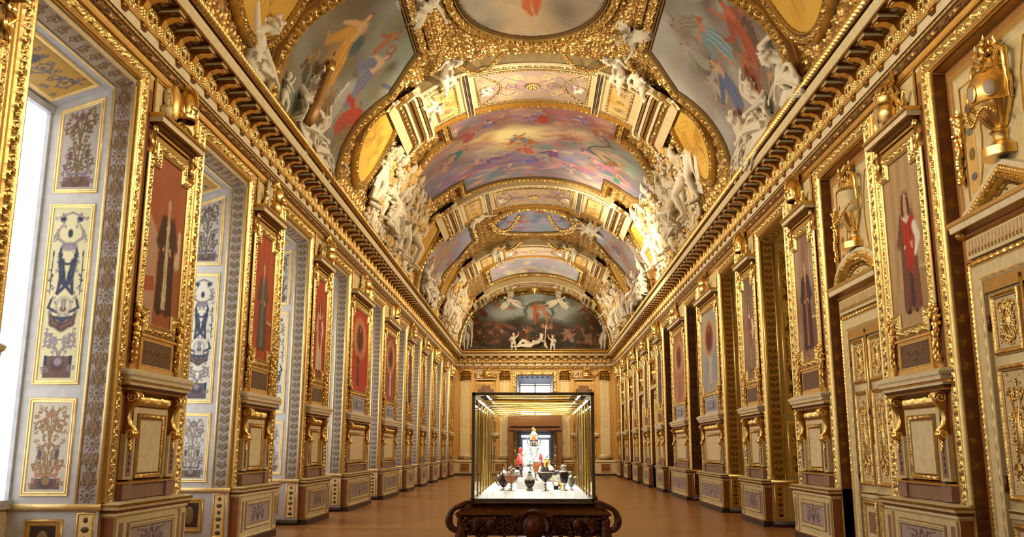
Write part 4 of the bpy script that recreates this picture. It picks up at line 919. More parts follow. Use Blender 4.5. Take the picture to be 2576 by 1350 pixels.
def leaf_mesh(s):
    m = MB(CREAM); d = -.19
    u0, u1 = (.01, .78) if s > 0 else (-.78, -.01); m.box(d - .03, d, u0, u1, .0, 3.52, CREAM)
    cu = (u0 + u1) / 2
    out = [('door_leaf', m)]
    pan = MB(); sub = []
    for (z0, z1) in ((2.66, 3.38), (1.06, 2.55), (.17, .83)):
        q = MB(); frame(q, rect(cu - .31, cu + .31, z0, z1), .075, lambda t, s_: .02 + h_egg(.03, .045)(t, s_) * pulse(t, .1, .95), c_hi(GOLD * [.95, .9, .85, 1], BROWN, .05), d, 9, .02, side=1.)
        plate(q, cu - .235, cu + .235, z0 + .075, z1 - .075, d + .004, CREAM * [.92, .86, .84, 1])
        if z0 > 1: relief(q, cu - .2, cu + .2, z0 + .1, z1 - .1, d + .008, int(z0 * 10), 40, .018); [q.ell((d + .012, cu + random.uniform(-.19, .19), random.uniform(z0 + .1, z1 - .1)), random.uniform(.008, .02), seg=6, rings=4) for _ in range(60)]
        else:
            plate(q, cu - .14, cu + .14, z0 + .17, z1 - .17, d + .008, S('#8a6a50'))
        sub.append(('door_panel', q))
    hrun(m, [(d, .86), (d + .03, .88), (d + .03, .93), (d + .05, .96), (d, .98)], u0 + .03, u1 - .03, [CREAM, CREAM, GOLDD, CREAM], d0=d)
    m.box(d, d + .012, u0 + .02, u1 - .02, .0, .12, BROWN)
    if s > 0:
        m.tube([(d + .03, u0 + .0, 1.7), (d + .03, u0, 3.45)], .022, col=GOLD)
    q = MB(); q.tube([(d + .04, u0 if s > 0 else u1, 2.2), (d + .04, u0 if s > 0 else u1, 3.5)], .009, seg=6); q.ell((d + .05, u0 if s > 0 else u1, 2.2), (.02, .02, .05)); sub.append(('bolt', q))
    for z in (3.05, 1.25):
        q = MB(); q.tube([(d + .02, u1 if s > 0 else u0, z - .09), (d + .02, u1 if s > 0 else u0, z + .09)], .02, seg=7); sub.append(('hinge', q))
    res = [('door_leaf', m.mesh('door_leaf'), M_ORN)]
    for nm, q in sub: res.append((nm, q.mesh(nm), M_ORN if nm == 'door_panel' else M_DWD))
    return res
DM = {False: door_meshes(False), True: door_meshes(True)}; LM = {1: leaf_mesh(1), -1: leaf_mesh(-1)}
def vase_meshes(kind):
    P = []
    def A(nm, mb, mt=M_ORN): me = mb.mesh(nm); autosmooth(me, 50); P.append((nm, me, mt))
    H = (-PI / 2, PI / 2)
    m = MB(); m.lathe([(.0, 0), (.24, 0), (.24, .10), (.20, .12), (.15, .15), (.13, .17), (.10, .2), (.11, .27), (.14, .30), (.10, .33)], seg=20, a0=H[0], a1=H[1]); A('foot', m)
    m = MB()
    if kind == 0:
        m.lathe([(.10, .33), (.17, .40), (.24, .50), (.29, .60)], seg=28, a0=H[0], a1=H[1], flute=.04, nf=14)
        m.lathe([(.29, .60), (.31, .61), (.30, .63), (.315, .74), (.31, .86), (.30, .88), (.27, .95)], seg=24, a0=H[0], a1=H[1], col=None)
        for a_ in (-.75, .05, .8):
            c_ = (.31 * math.cos(a_), .31 * math.sin(a_), .74); R = Matrix.Rotation(a_, 3, 'Z'); m.ell(c_, (.02, .085, .11), rot=R, seg=14, rings=8, col=GOLD); m.ell((c_[0] * 1.04, c_[1] * 1.04, .74), (.015, .062, .085), rot=R, seg=14, rings=8, col=S('#b8a490', .0))
    else:
        m.lathe([(.10, .33), (.16, .40), (.22, .50), (.25, .58)], seg=28, a0=H[0], a1=H[1], flute=.07, nf=14); m.lathe([(.25, .58), (.22, .70), (.24, .85), (.25, .95)], seg=24, a0=H[0], a1=H[1], col=CREAM * [1, .95, .85, .3])
    A('body', m)
    m = MB(); m.lathe([(.27, .95), (.24, 1.0), (.14, 1.03), (.13, 1.10), (.17, 1.14), (.12, 1.16)], seg=22, a0=H[0], a1=H[1], flute=.03, nf=10, col=GOLD * [.9, .85, .8, 1] if kind == 0 else GOLD); A('neck', m)
    for s in (-1, 1):
        m = MB(); m.tube([(.08, s * .14, 1.12), (.10, s * .26, 1.22), (.09, s * .36, 1.12), (.08, s * .34, .95), (.06, s * .31, .85), (.08, s * .38, .74), (.06, s * .33, .68), (.04, s * .30, .60)], [.03, .035, .04, .036, .03, .026, .024, .02], seg=9); A('handle', m)
    m = MB(); random.seed(5 + kind)
    for q in range(34):
        a_ = random.uniform(-1.4, 1.4); r = random.uniform(.04, .20); z = 1.16 + random.uniform(0, .27) * (1 - r * 1.6)
        m.ell((r * math.cos(a_) * .8 + .02, r * math.sin(a_) * 1.1, z), random.uniform(.022, .042), seg=8, rings=6, col=GOLD * [random.uniform(.75, 1), random.uniform(.7, .95), .75, 1])
        if q % 2: leafy(m, (r * math.cos(a_) + .02, r * math.sin(a_) * 1.2, z), 5, .08)
    A('flowers', m)
    m = MB(); random.seed(9)
    for q in range(26):
        t = q / 25; s = 1 if kind == 0 else -1; u = s * (-.32 + .6 * t); z = .70 - .28 * math.sin(PI * t) if kind else .52 + .1 * math.sin(9 * t) - .12 * t
        m.ell((math.sqrt(max(.0, .09 - u * u * .7)) + .03, u, z), random.uniform(.02, .034), seg=7, rings=5)
    A('swag', m); return P
VZ = [vase_meshes(0), vase_meshes(1)]
def put_door(k, arch):
    yc, a = OPEN[k]; d_ = empty('door_%d' % k, (W, yc, 0), PI)
    tag(d_, 'cream and gilt double door under %s pediment, number %d along the right wall' % ('an arched' if arch else 'a triangular', k), kind='structure')
    ob('opening_frame', GF[round(a, 3)], M_ORN, d_); sx = a / 1.2
    for nm, me, mt in DM[arch]: ob(nm, me, mt, d_, sc_=(1, sx, 1))
    for s in (-1, 1):
        L_ = LM[s]; l = ob(L_[0][0], L_[0][1], L_[0][2], d_, sc_=(1, sx, 1))
        for nm, me, mt in L_[1:]: ob(nm, me, mt, l)
    m = MB(); 
    for s in (-1, 1):
        cvx = Cv(.16, 5.3, .03, BROWN * [.9, .7, .5, 1]); 
        for q in range(18): cvx.spiral(.08, .15 + q * .29, .055, 1.2, 0, 1 if q % 2 else -1, .014, GOLDD * [.8, .8, .8, 1], h=.008)
        m.grid(st3(-cvx.X, s * (a - .001 - cvx.h), .98 + cvx.Y), cvx.c.reshape(-1, 4))
    ob('jamb_ornament', m, M_ORN, d_)
    if k <= 2 or k >= 7:
        kind = 0 if k == 1 else 1; v = empty('gilt_vase', (W + .15, yc, 4.80 if arch else 4.79), PI)
        tag(v, {1: 'gilt relief vase with cameos over the nearest triangular pediment door', 2: 'gilt fluted vase with flowers over the nearest arched door'}.get(k, 'gilt vase above the %s of the four distant arched doors' % {7: 'nearest', 8: 'second', 9: 'third', 10: 'farthest'}.get(k)), 'vase', 'gilt vases over the doors')
        for nm, me, mt in VZ[kind]: ob(nm, me, mt, v)
for k in (1, 7, 9): put_door(k, k != 1)
for k in (2, 8, 10): put_door(k, True)
put_door(0, False) if False else None
for k in (0, 3, 4, 5, 6):
    yc, a = OPEN[k]; w_ = empty('window_%d' % (12 + k), (W, yc, 0), PI)
    tag(w_, 'gilded niche with closed painted shutters, number %d along the right wall' % k, kind='structure')
    opening(k, 'R', w_, RR if k in (0, 3, 4) else RD, COLR)
    m = MB(YEL); plate(m, -a, a, .0, 6.0, -1.13, YEL if k < 5 else S('#7a5a34'))
    for s in (-1, 1):
        for z0, z1 in ((1.1, 2.3), (2.45, 4.6), (4.75, 5.8)): frame(m, rect(min(s * .1, s * (a - .1)), max(s * .1, s * (a - .1)), z0, z1), .06, h_flat(.02), lambda t, s_, h: GOLD, -1.13, 4, 3., side=1.)
    ob('shutters', m, M_ORN, w_)
# ================================================================== THE VAULT: ribs, painted compartments, medallions
def vm(h0): return lambda y, s_, h: VM(y, s_, h0 + h)
def fig2(cv, x, y, s, ang, skin='#c98a66', cloth=None, seed=0, hair='#5a3a26'):
    """a loosely painted figure: s = height, ang = direction of the head"""
    r = np.random.RandomState(seed); u = np.array([math.cos(ang), math.sin(ang)]); v = np.array([-u[1], u[0]]); P = lambda a, b: tuple(np.array([x, y]) + s * (a * u + b * v))
    sk = S(skin) if isinstance(skin, str) else skin; dk = shade(sk, .6); lt = shade(sk, 1.25)
    j = lambda q=.05: r.uniform(-q, q)
    for sg in (-1, 1):
        k = P(-.28 + j(), sg * .09 + j(.08)); f = P(-.52 + j(.05), sg * .08 + j(.12)); cv.line([P(-.05, sg * .05), k, f], [s * .065, s * .05, s * .028], sk if sg > 0 else dk)
        e = P(.22 + j(.08), sg * .2); h = P(.30 + j(.18), sg * (.28 + j(.12))); cv.line([P(.26, sg * .09), e, h], [s * .042, s * .034, s * .024], sk if sg > 0 else dk)
    cv.line([P(-.05, 0), P(.26, 0)], [s * .075, s * .095], sk); cv.line([P(0, .03), P(.24, .04)], [s * .03, s * .04], lt, a=.6)
    if cloth is not None:
        c = S(cloth); cv.poly([P(.14, -.12), P(.08, .14), P(-.25, .22 + j(.1)), P(-.48, .12), P(-.42, -.16 + j(.1)), P(-.1, -.14)], c)
        for q in range(6): cv.line([P(.1, -.1 + q * .04), P(-.18, -.14 + q * .055 + j(.04)), P(-.42, -.12 + q * .05)], s * .013, shade(c, 1.5 if q % 2 else .55), a=.7, soft=.8)
        cv.line([P(.18, .08), P(.12, .22 + j(.1)), P(-.05, .42 + j(.15)), P(.02, .55)], [s * .06, s * .08, s * .05, s * .02], shade(c, .9))
    cv.ell(*P(.40, 0), s * .062, s * .052, S(hair), rot=ang); cv.ell(*P(.385, .012), s * .050, s * .042, sk, rot=ang)
def scatter_figs(cv, n, s0, seed, skins, cloths, ang=None, reg=(0.1, .9, .1, .9), dens=None):
    r = np.random.RandomState(seed)
    for k in range(n):
        x = cv.W * r.uniform(reg[0], reg[1]); y = cv.H * r.uniform(reg[2], reg[3]); a = (ang if ang is not None else r.uniform(0, 2 * PI)) + r.uniform(-.7, .7)
        sk = skins[r.randint(len(skins))]; cv.ell(x, y, s0 * .55, s0 * .2, shade(S(sk), .5), rot=a, a=.35, soft=.8)
        fig2(cv, x, y, s0 * r.uniform(.8, 1.25), a, sk, cloths[r.randint(len(cloths))] if r.rand() < .75 else None, seed + k)
def group(cv, x, y, n, s0, seed, skins, cloths, up):
    r = np.random.RandomState(seed); cv.ell(x, y, s0 * .9, s0 * .6, S('#5a4636'), a=.45, soft=.9)
    for k in range(n): fig2(cv, x + r.uniform(-.6, .6) * s0, y + r.uniform(-.5, .5) * s0, s0 * r.uniform(.7, 1.1), up + r.uniform(-1.1, 1.1), skins[r.randint(len(skins))], cloths[r.randint(len(cloths))], seed + k)
def clouds(cv, n, seed, cols, r0=.3, asp=.35, rot=0.):
    r = np.random.RandomState(seed)
    for k in range(n):
        x, y = cv.W * r.rand(), cv.H * r.rand(); c = S(cols[r.randint(len(cols))]); q = r0 * r.uniform(.4, 1.5)
        for j in range(5): cv.ell(x + r.uniform(-q, q) * .8, y + r.uniform(-q, q) * asp, q * r.uniform(.3, .8), q * asp * r.uniform(.5, 1), shade(c, r.uniform(.85, 1.15)), rot=rot + r.uniform(-.3, .3), a=.5, soft=.9)
def vault_painting(label, poly, paint, res, fw, fh=.10, name='ceiling_painting', grp='painted compartments of the vault', leafp=.16, h0=.10, wd=None, cat='painting'):
    """poly: (Y, s) corners, anticlockwise in (Y, s)"""
    P = np.array(poly, float); y0, y1, s0, s1 = P[:, 0].min(), P[:, 0].max(), P[:, 1].min(), P[:, 1].max()
    cv = Cv(y1 - y0, s1 - s0, res, S('#8a8478')); paint(cv)
    if name == 'ceiling_painting': impasto(cv, int(min(1300, cv.W * cv.H * 50)), int(y0), .018 if y1 < 34 else .045, .15, .16)
    e = empty(name, tuple(VM(np.array((y0 + y1) / 2), np.array((s0 + s1) / 2), 0.))); tag(e, label, cat, grp)
    off = -np.array(e.location)
    m = MB(); cv_mesh(m, cv, lambda x, y, h: VM(x + y0, y + s0, h0 + h) , mask=P - [y0, s0]); ob('canvas', m, M_PNT, e, loc=tuple(off))
    m = MB(); lf = h_leaf(fh, leafp)
    hf = lambda t, s_: np.where(t < .16, h0 + .03 + .02 * rnd(t, 0, .16), h0 + .02 + lf((t - .16) / .84, s_))
    area = .5 * np.sum(P[:, 0] * np.roll(P[:, 1], -1) - np.roll(P[:, 0], -1) * P[:, 1]); sd = -1. if area > 0 else 1.
    ribbon(m, poly, fw, hf, lambda t, s_, h: c_hi(GOLD, BOLE_SHADE, fh)(t, s_, h - h0 - .02), lambda a, b, h: VM(a, b, h), na=18, step=.024 if y1 < 34 else .05, side=sd)
    ob('frame', m, M_ORN, e, loc=tuple(off)); return e
def sarc(pts): return [(y, (1 if x >= 0 else -1) * (s_of_x(x) if z is None else s_of_z(z))) if False else (y, math.copysign(s_of_x(abs(x)) if z is None else s_of_z(z), x)) for y, x, z in pts]
def smooth_poly(pts, n=3):
    P = np.array(pts, float)
    for _ in range(n): P = np.concatenate([.75 * P + .25 * np.roll(P, -1, 0), .25 * P + .75 * np.roll(P, -1, 0)], 1).reshape(-1, 2)
    return P
def ell_poly(cy, cs, ry, rs, n=40): return [(cy + ry * math.cos(t), cs + rs * math.sin(t)) for t in np.linspace(0, 2 * PI, n, endpoint=False)]
# side compartments
def side_poly(y0, sg):
    d = y0
    far = [(5.05, 2.95, None), (5.65, 3.45, None), (5.95, 3.75, None), (5.72, 4.05, None), (5.42, 4.37, None), (5.2, 4.6, None), (5.05, 4.72, None), (4.95, 4.83, 8.0)]
    near = [(0.05, 4.83, 8.0), (0.1, 4.72, None), (.35, 4.5, None), (.65, 4.24, None), (.95, 3.9, None), (1.0, 3.5, None), (1.6, 2.95, None)]
    pts = [(a + d, sg * x, z) for a, x, z in far + near]; return sarc(pts)
def paint_side(kind, sg):
    def f(cv):
        # canvas x = Y, canvas y = s.  crown is at high y on the left wall (sg = -1), at low y on the right
        up = PI / 2 if sg < 0 else -PI / 2; ty = lambda t: (t if sg < 0 else 1 - t) * cv.H
        if kind == 'A' and sg < 0:
            cv.fog([S('#5c5a48'), S('#8a8a74'), S('#9aa094'), S('#6c6a58')], .5, 3); cv.ell(cv.W * .85, ty(.85), 2.2, 1.6, S('#9aa69c'), a=.8, soft=.9); cv.ell(cv.W * .25, ty(.75), 1.2, 1.1, S('#54382c'), a=.8, soft=.6)
            clouds(cv, 26, 5, ['#7a6c50', '#8c8468', '#6a5c44', '#948c74'], .5, .5)
            fig2(cv, cv.W * .42, ty(.60), 2.1, up + .25, '#caa070', '#cf9a38', 1); cv.ell(cv.W * .40, ty(.36), .42, .8, S('#c8903a'), rot=.2, a=.9, soft=.5); fold_lines(cv, cv.W * .4, ty(.36), .3, 1.2, S('#c8903a'), 14, 3)
            cv.ell(cv.W * .47, ty(.66), .22, .3, S('#3c5560')); fig2(cv, cv.W * .72, ty(.62), 2.0, up - .1, '#d8b898', '#7c80a4', 2); cv.line([(cv.W * .66, ty(.5)), (cv.W * .62, ty(.33)), (cv.W * .6, ty(.2))], [.22, .25, .1], S('#b8b8ac')); cv.line([(cv.W * .62, ty(.5)), (cv.W * .58, ty(.3))], [.05, .03], S('#e4e2d6'))
            fig2(cv, cv.W * .8, ty(.38), 1.3, up - .5, '#c98a60', '#c83a22', 4); cv.poly([(cv.W * .80, ty(.45)), (cv.W * .92, ty(.52)), (cv.W * .9, ty(.34)), (cv.W * .78, ty(.33)), (cv.W * .74, ty(.2)), (cv.W * .68, ty(.24)), (cv.W * .72, ty(.36))], S('#c4402a')); fold_lines(cv, cv.W * .82, ty(.38), .25, .6, S('#c4402a'), 8, 6)
            fig2(cv, cv.W * .62, ty(.85), .9, up, '#b87850', '#a86a4a', 7); fig2(cv, cv.W * .55, ty(.3), .9, up, '#9a7848', '#8a6c3c', 8); cv.line([(cv.W * .9, ty(.72)), (cv.W * .98, ty(.76))], .06, S('#6a6c84')); 
            group(cv, cv.W * .6, ty(.12), 4, 1.0, 31, ['#9a7850', '#b08860'], ['#6c5a3c', '#8c7448', '#5c5038'], up); group(cv, cv.W * .2, ty(.4), 3, .9, 32, ['#9c7c54'], ['#5c4c34', '#7c6844'], up); group(cv, cv.W * .85, ty(.2), 3, .8, 33, ['#a08458'], ['#7c7454', '#8c8460'], up)
            th = np.linspace(0, 2 * PI, 14); cv.line(np.stack([cv.W * .7 + .17 * np.cos(th), ty(.86) + .12 * np.sin(th)], -1), .03, S('#a85840'))
        elif kind == 'A':
            cv.fog([S('#6c625c'), S('#9c988e'), S('#b4b2ac'), S('#7a6c62')], .5, 8); cv.ell(cv.W * .9, ty(.7), 1.8, 1.8, S('#c0c0bc'), a=.7, soft=.9); cv.ell(cv.W * .2, ty(.8), 1.4, 1.0, S('#5c4438'), a=.8, soft=.7)
            clouds(cv, 26, 9, ['#8c8478', '#a8a498', '#6c5c50', '#b8b4aa'], .5, .5)
            group(cv, cv.W * .25, ty(.2), 4, 1.1, 41, ['#b0704c', '#c08864'], ['#8c5440', '#7c6c60'], up); group(cv, cv.W * .7, ty(.6), 3, 1.0, 42, ['#b8a48c', '#c0a890'], ['#a09c90', '#b0aca0'], up); group(cv, cv.W * .1, ty(.45), 3, .9, 43, ['#8c5840'], ['#5c4438', '#6c4c40'], up)
            fig2(cv, cv.W * .42, ty(.66), 1.6, up + .3, '#c87c54', '#7c9aa0', 11); fig2(cv, cv.W * .22, ty(.52), 1.6, up - .2, '#b8603c', '#a04c34', 12); fig2(cv, cv.W * .55, ty(.42), 1.7, up + .1, '#c8a07c', '#5a6c90', 13)
            fig2(cv, cv.W * .32, ty(.30), 1.4, up, '#b0623c', '#8c4a34', 14); cv.ell(cv.W * .6, ty(.15), .5, .35, S('#c0563c'), a=.8, soft=.6); fig2(cv, cv.W * .12, ty(.7), 1.1, up, '#a06040', None, 15); cv.line([(cv.W * .8, ty(.5)), (cv.W * .62, ty(.25))], [.02, .06], S('#a88470')); fig2(cv, cv.W * .5, ty(.85), 1.1, up + 1., '#a08c74', '#8c8474', 16)
        else:
            cv.fog([S('#9a8878'), S('#aab0c4'), S('#b4a898'), S('#8c94b4')], .4, 12 + int(sg)); cv.ell(cv.W * .8, ty(.8), 2., 1.5, S('#8f9cc8') if sg < 0 else S('#b8c4d8'), a=.8, soft=.9)
            clouds(cv, 24, 15, ['#b89c80', '#c4b49c', '#a88c74', '#b47c68'], .5, .4); scatter_figs(cv, 5, 1.1, 21 + int(sg), ['#b8805c', '#c89c78'], ['#a8544c', '#8c7c94', '#b0906c'], up, (.2, .7, .2, .6))
    return f
for y0, kd in ((15.25, 'A'), (35.35, 'B')):
    for sg in (-1, 1):
        vault_painting({('A', -1): 'large side vault painting with ochre robed and red draped figures', ('A', 1): 'large side vault painting with pink nude figures on pale grey sky',
                        ('B', -1): 'distant side vault painting on the left with blue sky corner', ('B', 1): 'distant side vault painting on the right with pale blue sky'}[(kd, sg)],
                       side_poly(y0, sg), paint_side(kd, sg), .0175 if kd == 'A' else .04, .42, .11, leafp=.21)
def paint_oval(seed, cols, fg=True):
    def f(cv):
        cv.fog([S(c) for c in cols], .4, seed); clouds(cv, 14, seed, cols, .4, .4)
        if seed == 1:
            cv.ell(cv.W * .75, cv.H * .72, 1., .7, S('#6c6254'), a=.8, soft=.8); cv.ell(cv.W * .86, cv.H * .45, .8, .5, S('#d8b888'), a=.6, soft=.9)
            cv.line([(cv.W * .55, cv.H * .48), (cv.W * .72, cv.H * .46), (cv.W * .8, cv.H * .5)], [.14, .10, .04], S('#c0663c')); cv.line([(cv.W * .55, cv.H * .55), (cv.W * .7, cv.H * .53), (cv.W * .79, cv.H * .53)], [.14, .1, .04], S('#b86038')); fig2(cv, cv.W * .45, cv.H * .5, 1.6, PI, '#c0703c', '#9a8488', 2)
        else: scatter_figs(cv, 6, .7, seed, ['#c08a70', '#b47a60'], ['#8c7ca8', '#b0645c', '#c8a060'])
    return f
vault_painting('oval crown painting nearest the viewer with orange legs among clouds', ell_poly(18.3, 0, 2.7, 1.75, 56), paint_oval(1, ['#8a8478', '#a8a090', '#c0ac88', '#98958a']), .03, .42, .13)
vault_painting('small distant oval crown painting with blue clouds hung with garlands', ell_poly(39.7, 0, 2.1, 1.75, 48), paint_oval(5, ['#5f7a94', '#7c8cb0', '#a09cb0', '#6f9aa8']), .045, .36, .12)
def paint_big(cv):   # x = Y (0..7.3), y = s
    H_ = cv.H; cx = H_ / 2; Wd = cv.W
    T = lambda sx, yy: (yy, cx + sx)     # (metres right of the crown, metres from the near edge)
    cv.fog([S('#5c6470'), S('#7c7484'), S('#8c8488'), S('#6c8088')], .35, 4, 1., (.6, 1))
    def E(sx, yy, rs, ry, col, a=.7, rot=0.): cv.ell(yy, cx + sx, ry, rs, S(col), rot=-rot, a=a, soft=.8)
    E(.3, 2.6, 3.2, 1.8, '#b8a080', .8); E(-.9, 2.7, 1.9, 1.4, '#d8c078', .8); E(-.8, 2.6, 1.3, 1.0, '#eedc8c', .9); E(-.7, 2.5, .8, .6, '#faf0b0', .9); E(1.4, 2.3, 1.4, .8, '#d0b898', .7)
    E(-2.9, 4.4, 1.2, 1.6, '#6a6a98', .8); E(-1.5, 5.2, 1.4, .9, '#6c6ca4', .8); E(-2.4, 6.3, 1.6, .7, '#56809c', .8); E(.9, 5.3, 1.3, .7, '#6c5c98', .8); E(2.6, 5.0, 1.2, .9, '#6c7ca0', .8); E(2.8, 3.2, .8, 1.2, '#64887c', .7); E(3.3, 2.8, .5, .8, '#9cc4b0', .6); E(1.2, 3.6, 1.0, .6, '#7c848c', .8); E(.4, 3.9, .5, .5, '#5c7c88', .8)
    E(-2.4, .9, 1.2, .7, '#5c5c6c', .8); E(2.3, .9, 1.3, .5, '#a8705c', .7); E(.4, .6, 1.5, .55, '#a85458', .8); E(.2, 1.4, 1.2, .45, '#74485c', .85); E(-2.2, 1.4, .9, .4, '#a86458', .7); E(-3.3, 3.0, .9, .5, '#8a6a70', .6)
    r = np.random.RandomState(5)
    pal = ['#c07058', '#b0584c', '#c89878', '#8c5c78', '#a88ca0', '#d0a888', '#6c7c8c', '#9c6c8c', '#d8b890', '#b8888c']
    for k in range(420):
        sx, yy = r.uniform(-3.7, 3.7), r.uniform(.1, 7.1)
        if abs(sx + .7) < .6 and abs(yy - 2.5) < .6: continue
        E(sx, yy, r.uniform(.1, .4), r.uniform(.05, .16), pal[r.randint(len(pal))], .55, r.uniform(-.5, .5))
    up = PI
    for sx, yy, s_, a_, sk, cl in [(-.35, 3.0, 1.2, up + .6, '#d8905c', '#c86c38'), (.35, 1.0, 1.1, up, '#c8806c', '#b04038'), (-.2, 4.1, 1.0, up + .2, '#c8886c', '#b86050'), (.75, 4.4, 1.0, up, '#dca890', '#74487c'), (-2.1, 1.7, 1.1, up - .3, '#b87868', '#a85850'), (2.3, 1.3, 1.1, up + 1.2, '#c88868', '#b46848'),
                               (1.6, 2.3, .8, up + 1.4, '#e0b498', '#c89878'), (-2.6, 2.9, 1.0, up - .8, '#b07470', '#3c8088'), (2.6, 4.3, 1.3, up + 1.5, '#dca898', '#c87c88'), (3.0, 3.7, 1.0, up - .6, '#c08c58', '#8c5c38'), (1.9, 3.4, .8, up + .9, '#b48898', '#7c6488'), (-1.3, 1.2, .9, up - 1.2, '#c09080', '#74647c'), (-1.5, 4.6, .9, up + 1.3, '#b08090', '#6c5c8c'), (1.7, 5.5, 1.1, up + 1.4, '#c89894', '#a87080'), (.1, 5.4, .9, up - 1.3, '#b88c90', '#6c649c'), (3.2, 5.0, .9, up, '#c88c70', '#508478')]:
        fig2(cv, yy, cx + sx, s_, a_, sk, cl, int(sx * 10 + yy * 7) % 97)
    for k, (sx, yy) in enumerate([(-2.6, 1.2), (-1.2, 1.0), (.2, .9), (1.6, 1.0), (2.4, 1.6), (-3.0, 3.4), (-2.2, 4.6), (-.9, 4.6), (.6, 5.0), (2.2, 4.7), (3.1, 4.2), (1.2, 2.9), (-1.0, 6.0), (1.4, 6.0), (-.4, 3.3)]): group(cv, yy, cx + sx, 3, .6, 60 + k, ['#c09880', '#b08878', '#d0b0a0'], ['#a07070', '#80709a', '#b08c78', '#708890', '#a89480'], PI)
    th = np.linspace(0, 5, 16); cv.line(np.stack([1.7 + th * .5, cx + 2.3 + .35 * np.sin(th * 1.6)], -1), [.05] * 16, S('#54685c'))
q = s_of_x(2.6); BIG = [(25.65, -q), (27.0, -q), (27.15, -s_of_x(3.2)), (27.7, -s_of_x(3.75)), (28.4, -s_of_x(4.0)), (29.3, -s_of_x(4.1)), (30.2, -s_of_x(4.0)), (31.0, -s_of_x(3.7)), (31.25, -s_of_x(3.3)), (31.3, -q), (32.9, -q)]
BIG = BIG + [(y, -s_) for y, s_ in BIG[::-1]]
vault_painting('great central crown painting of sun-lit clouds with many small figures', BIG, paint_big, .027, .34, .12, wd=1)
def paint_oct(cv):
    cv.fog([S('#8c7c98'), S('#c8b898'), S('#98a0a8'), S('#b09ca8'), S('#a8b0b0')], .45, 9); clouds(cv, 26, 3, ['#d8ccb0', '#9c8ca8', '#a8b4b8', '#c8a888'], .5, .3)
q1, q2 = s_of_x(1.5), s_of_x(2.55)
vault_painting('octagonal crown painting near the far end with violet and cream clouds', [(47.3, -q1), (48.4, -q2), (51.9, -q2), (51.9, q2), (48.4, q2), (47.3, q1)], paint_oct, .05, .34, .12)
# ---- medallions
def paint_med(seed):
    def f(cv):
        cv.fog([S('#c08a28'), S('#d8a840'), S('#e0b850')], 1., seed); r = np.random.RandomState(seed)
        for k in range(2): fig2(cv, cv.W * (.35 + .3 * k), cv.H * .5, .9, r.uniform(0, 6), '#d4a444', '#c08c30', seed + k, '#a87828')
        for k in range(14): cv.line([(cv.W * r.uniform(.2, .8), cv.H * r.uniform(.15, .85)) for _ in range(3)], .015, S('#a87a2c'), a=.6)
        cv.ell(cv.W * .5, cv.H * .42, .4, .22, S('#d8a63c'), rot=.5, a=.8, h=.03)
    return f
scc = s_of_z(9.5)
for i, y in enumerate((13.6, 22.6, 34.0, 42.6, 52.8)):
    for sg in (-1, 1):
        big = i in (0,)
        where = {0: 'cut off by the upper %s corner of the picture', 1: 'on the near %s flank of the great crown painting', 2: 'on the far %s flank of the great crown painting', 3: 'beyond the distant %s side painting', 4: 'on the %s flank of the octagonal painting'}[i] % ('left' if sg < 0 else 'right')
        vault_painting('oval gilt relief medallion ' + where, ell_poly(y, sg * 5.25, 1.0 if not big else 1.25, 1.05 if not big else 1.25, 40), paint_med(i * 3 + sg + 5), .03 if i < 2 else .06, .24, .07, 'gilt_medallion', 'gilt oval medallions of the vault', .12, .12, cat='medallion')
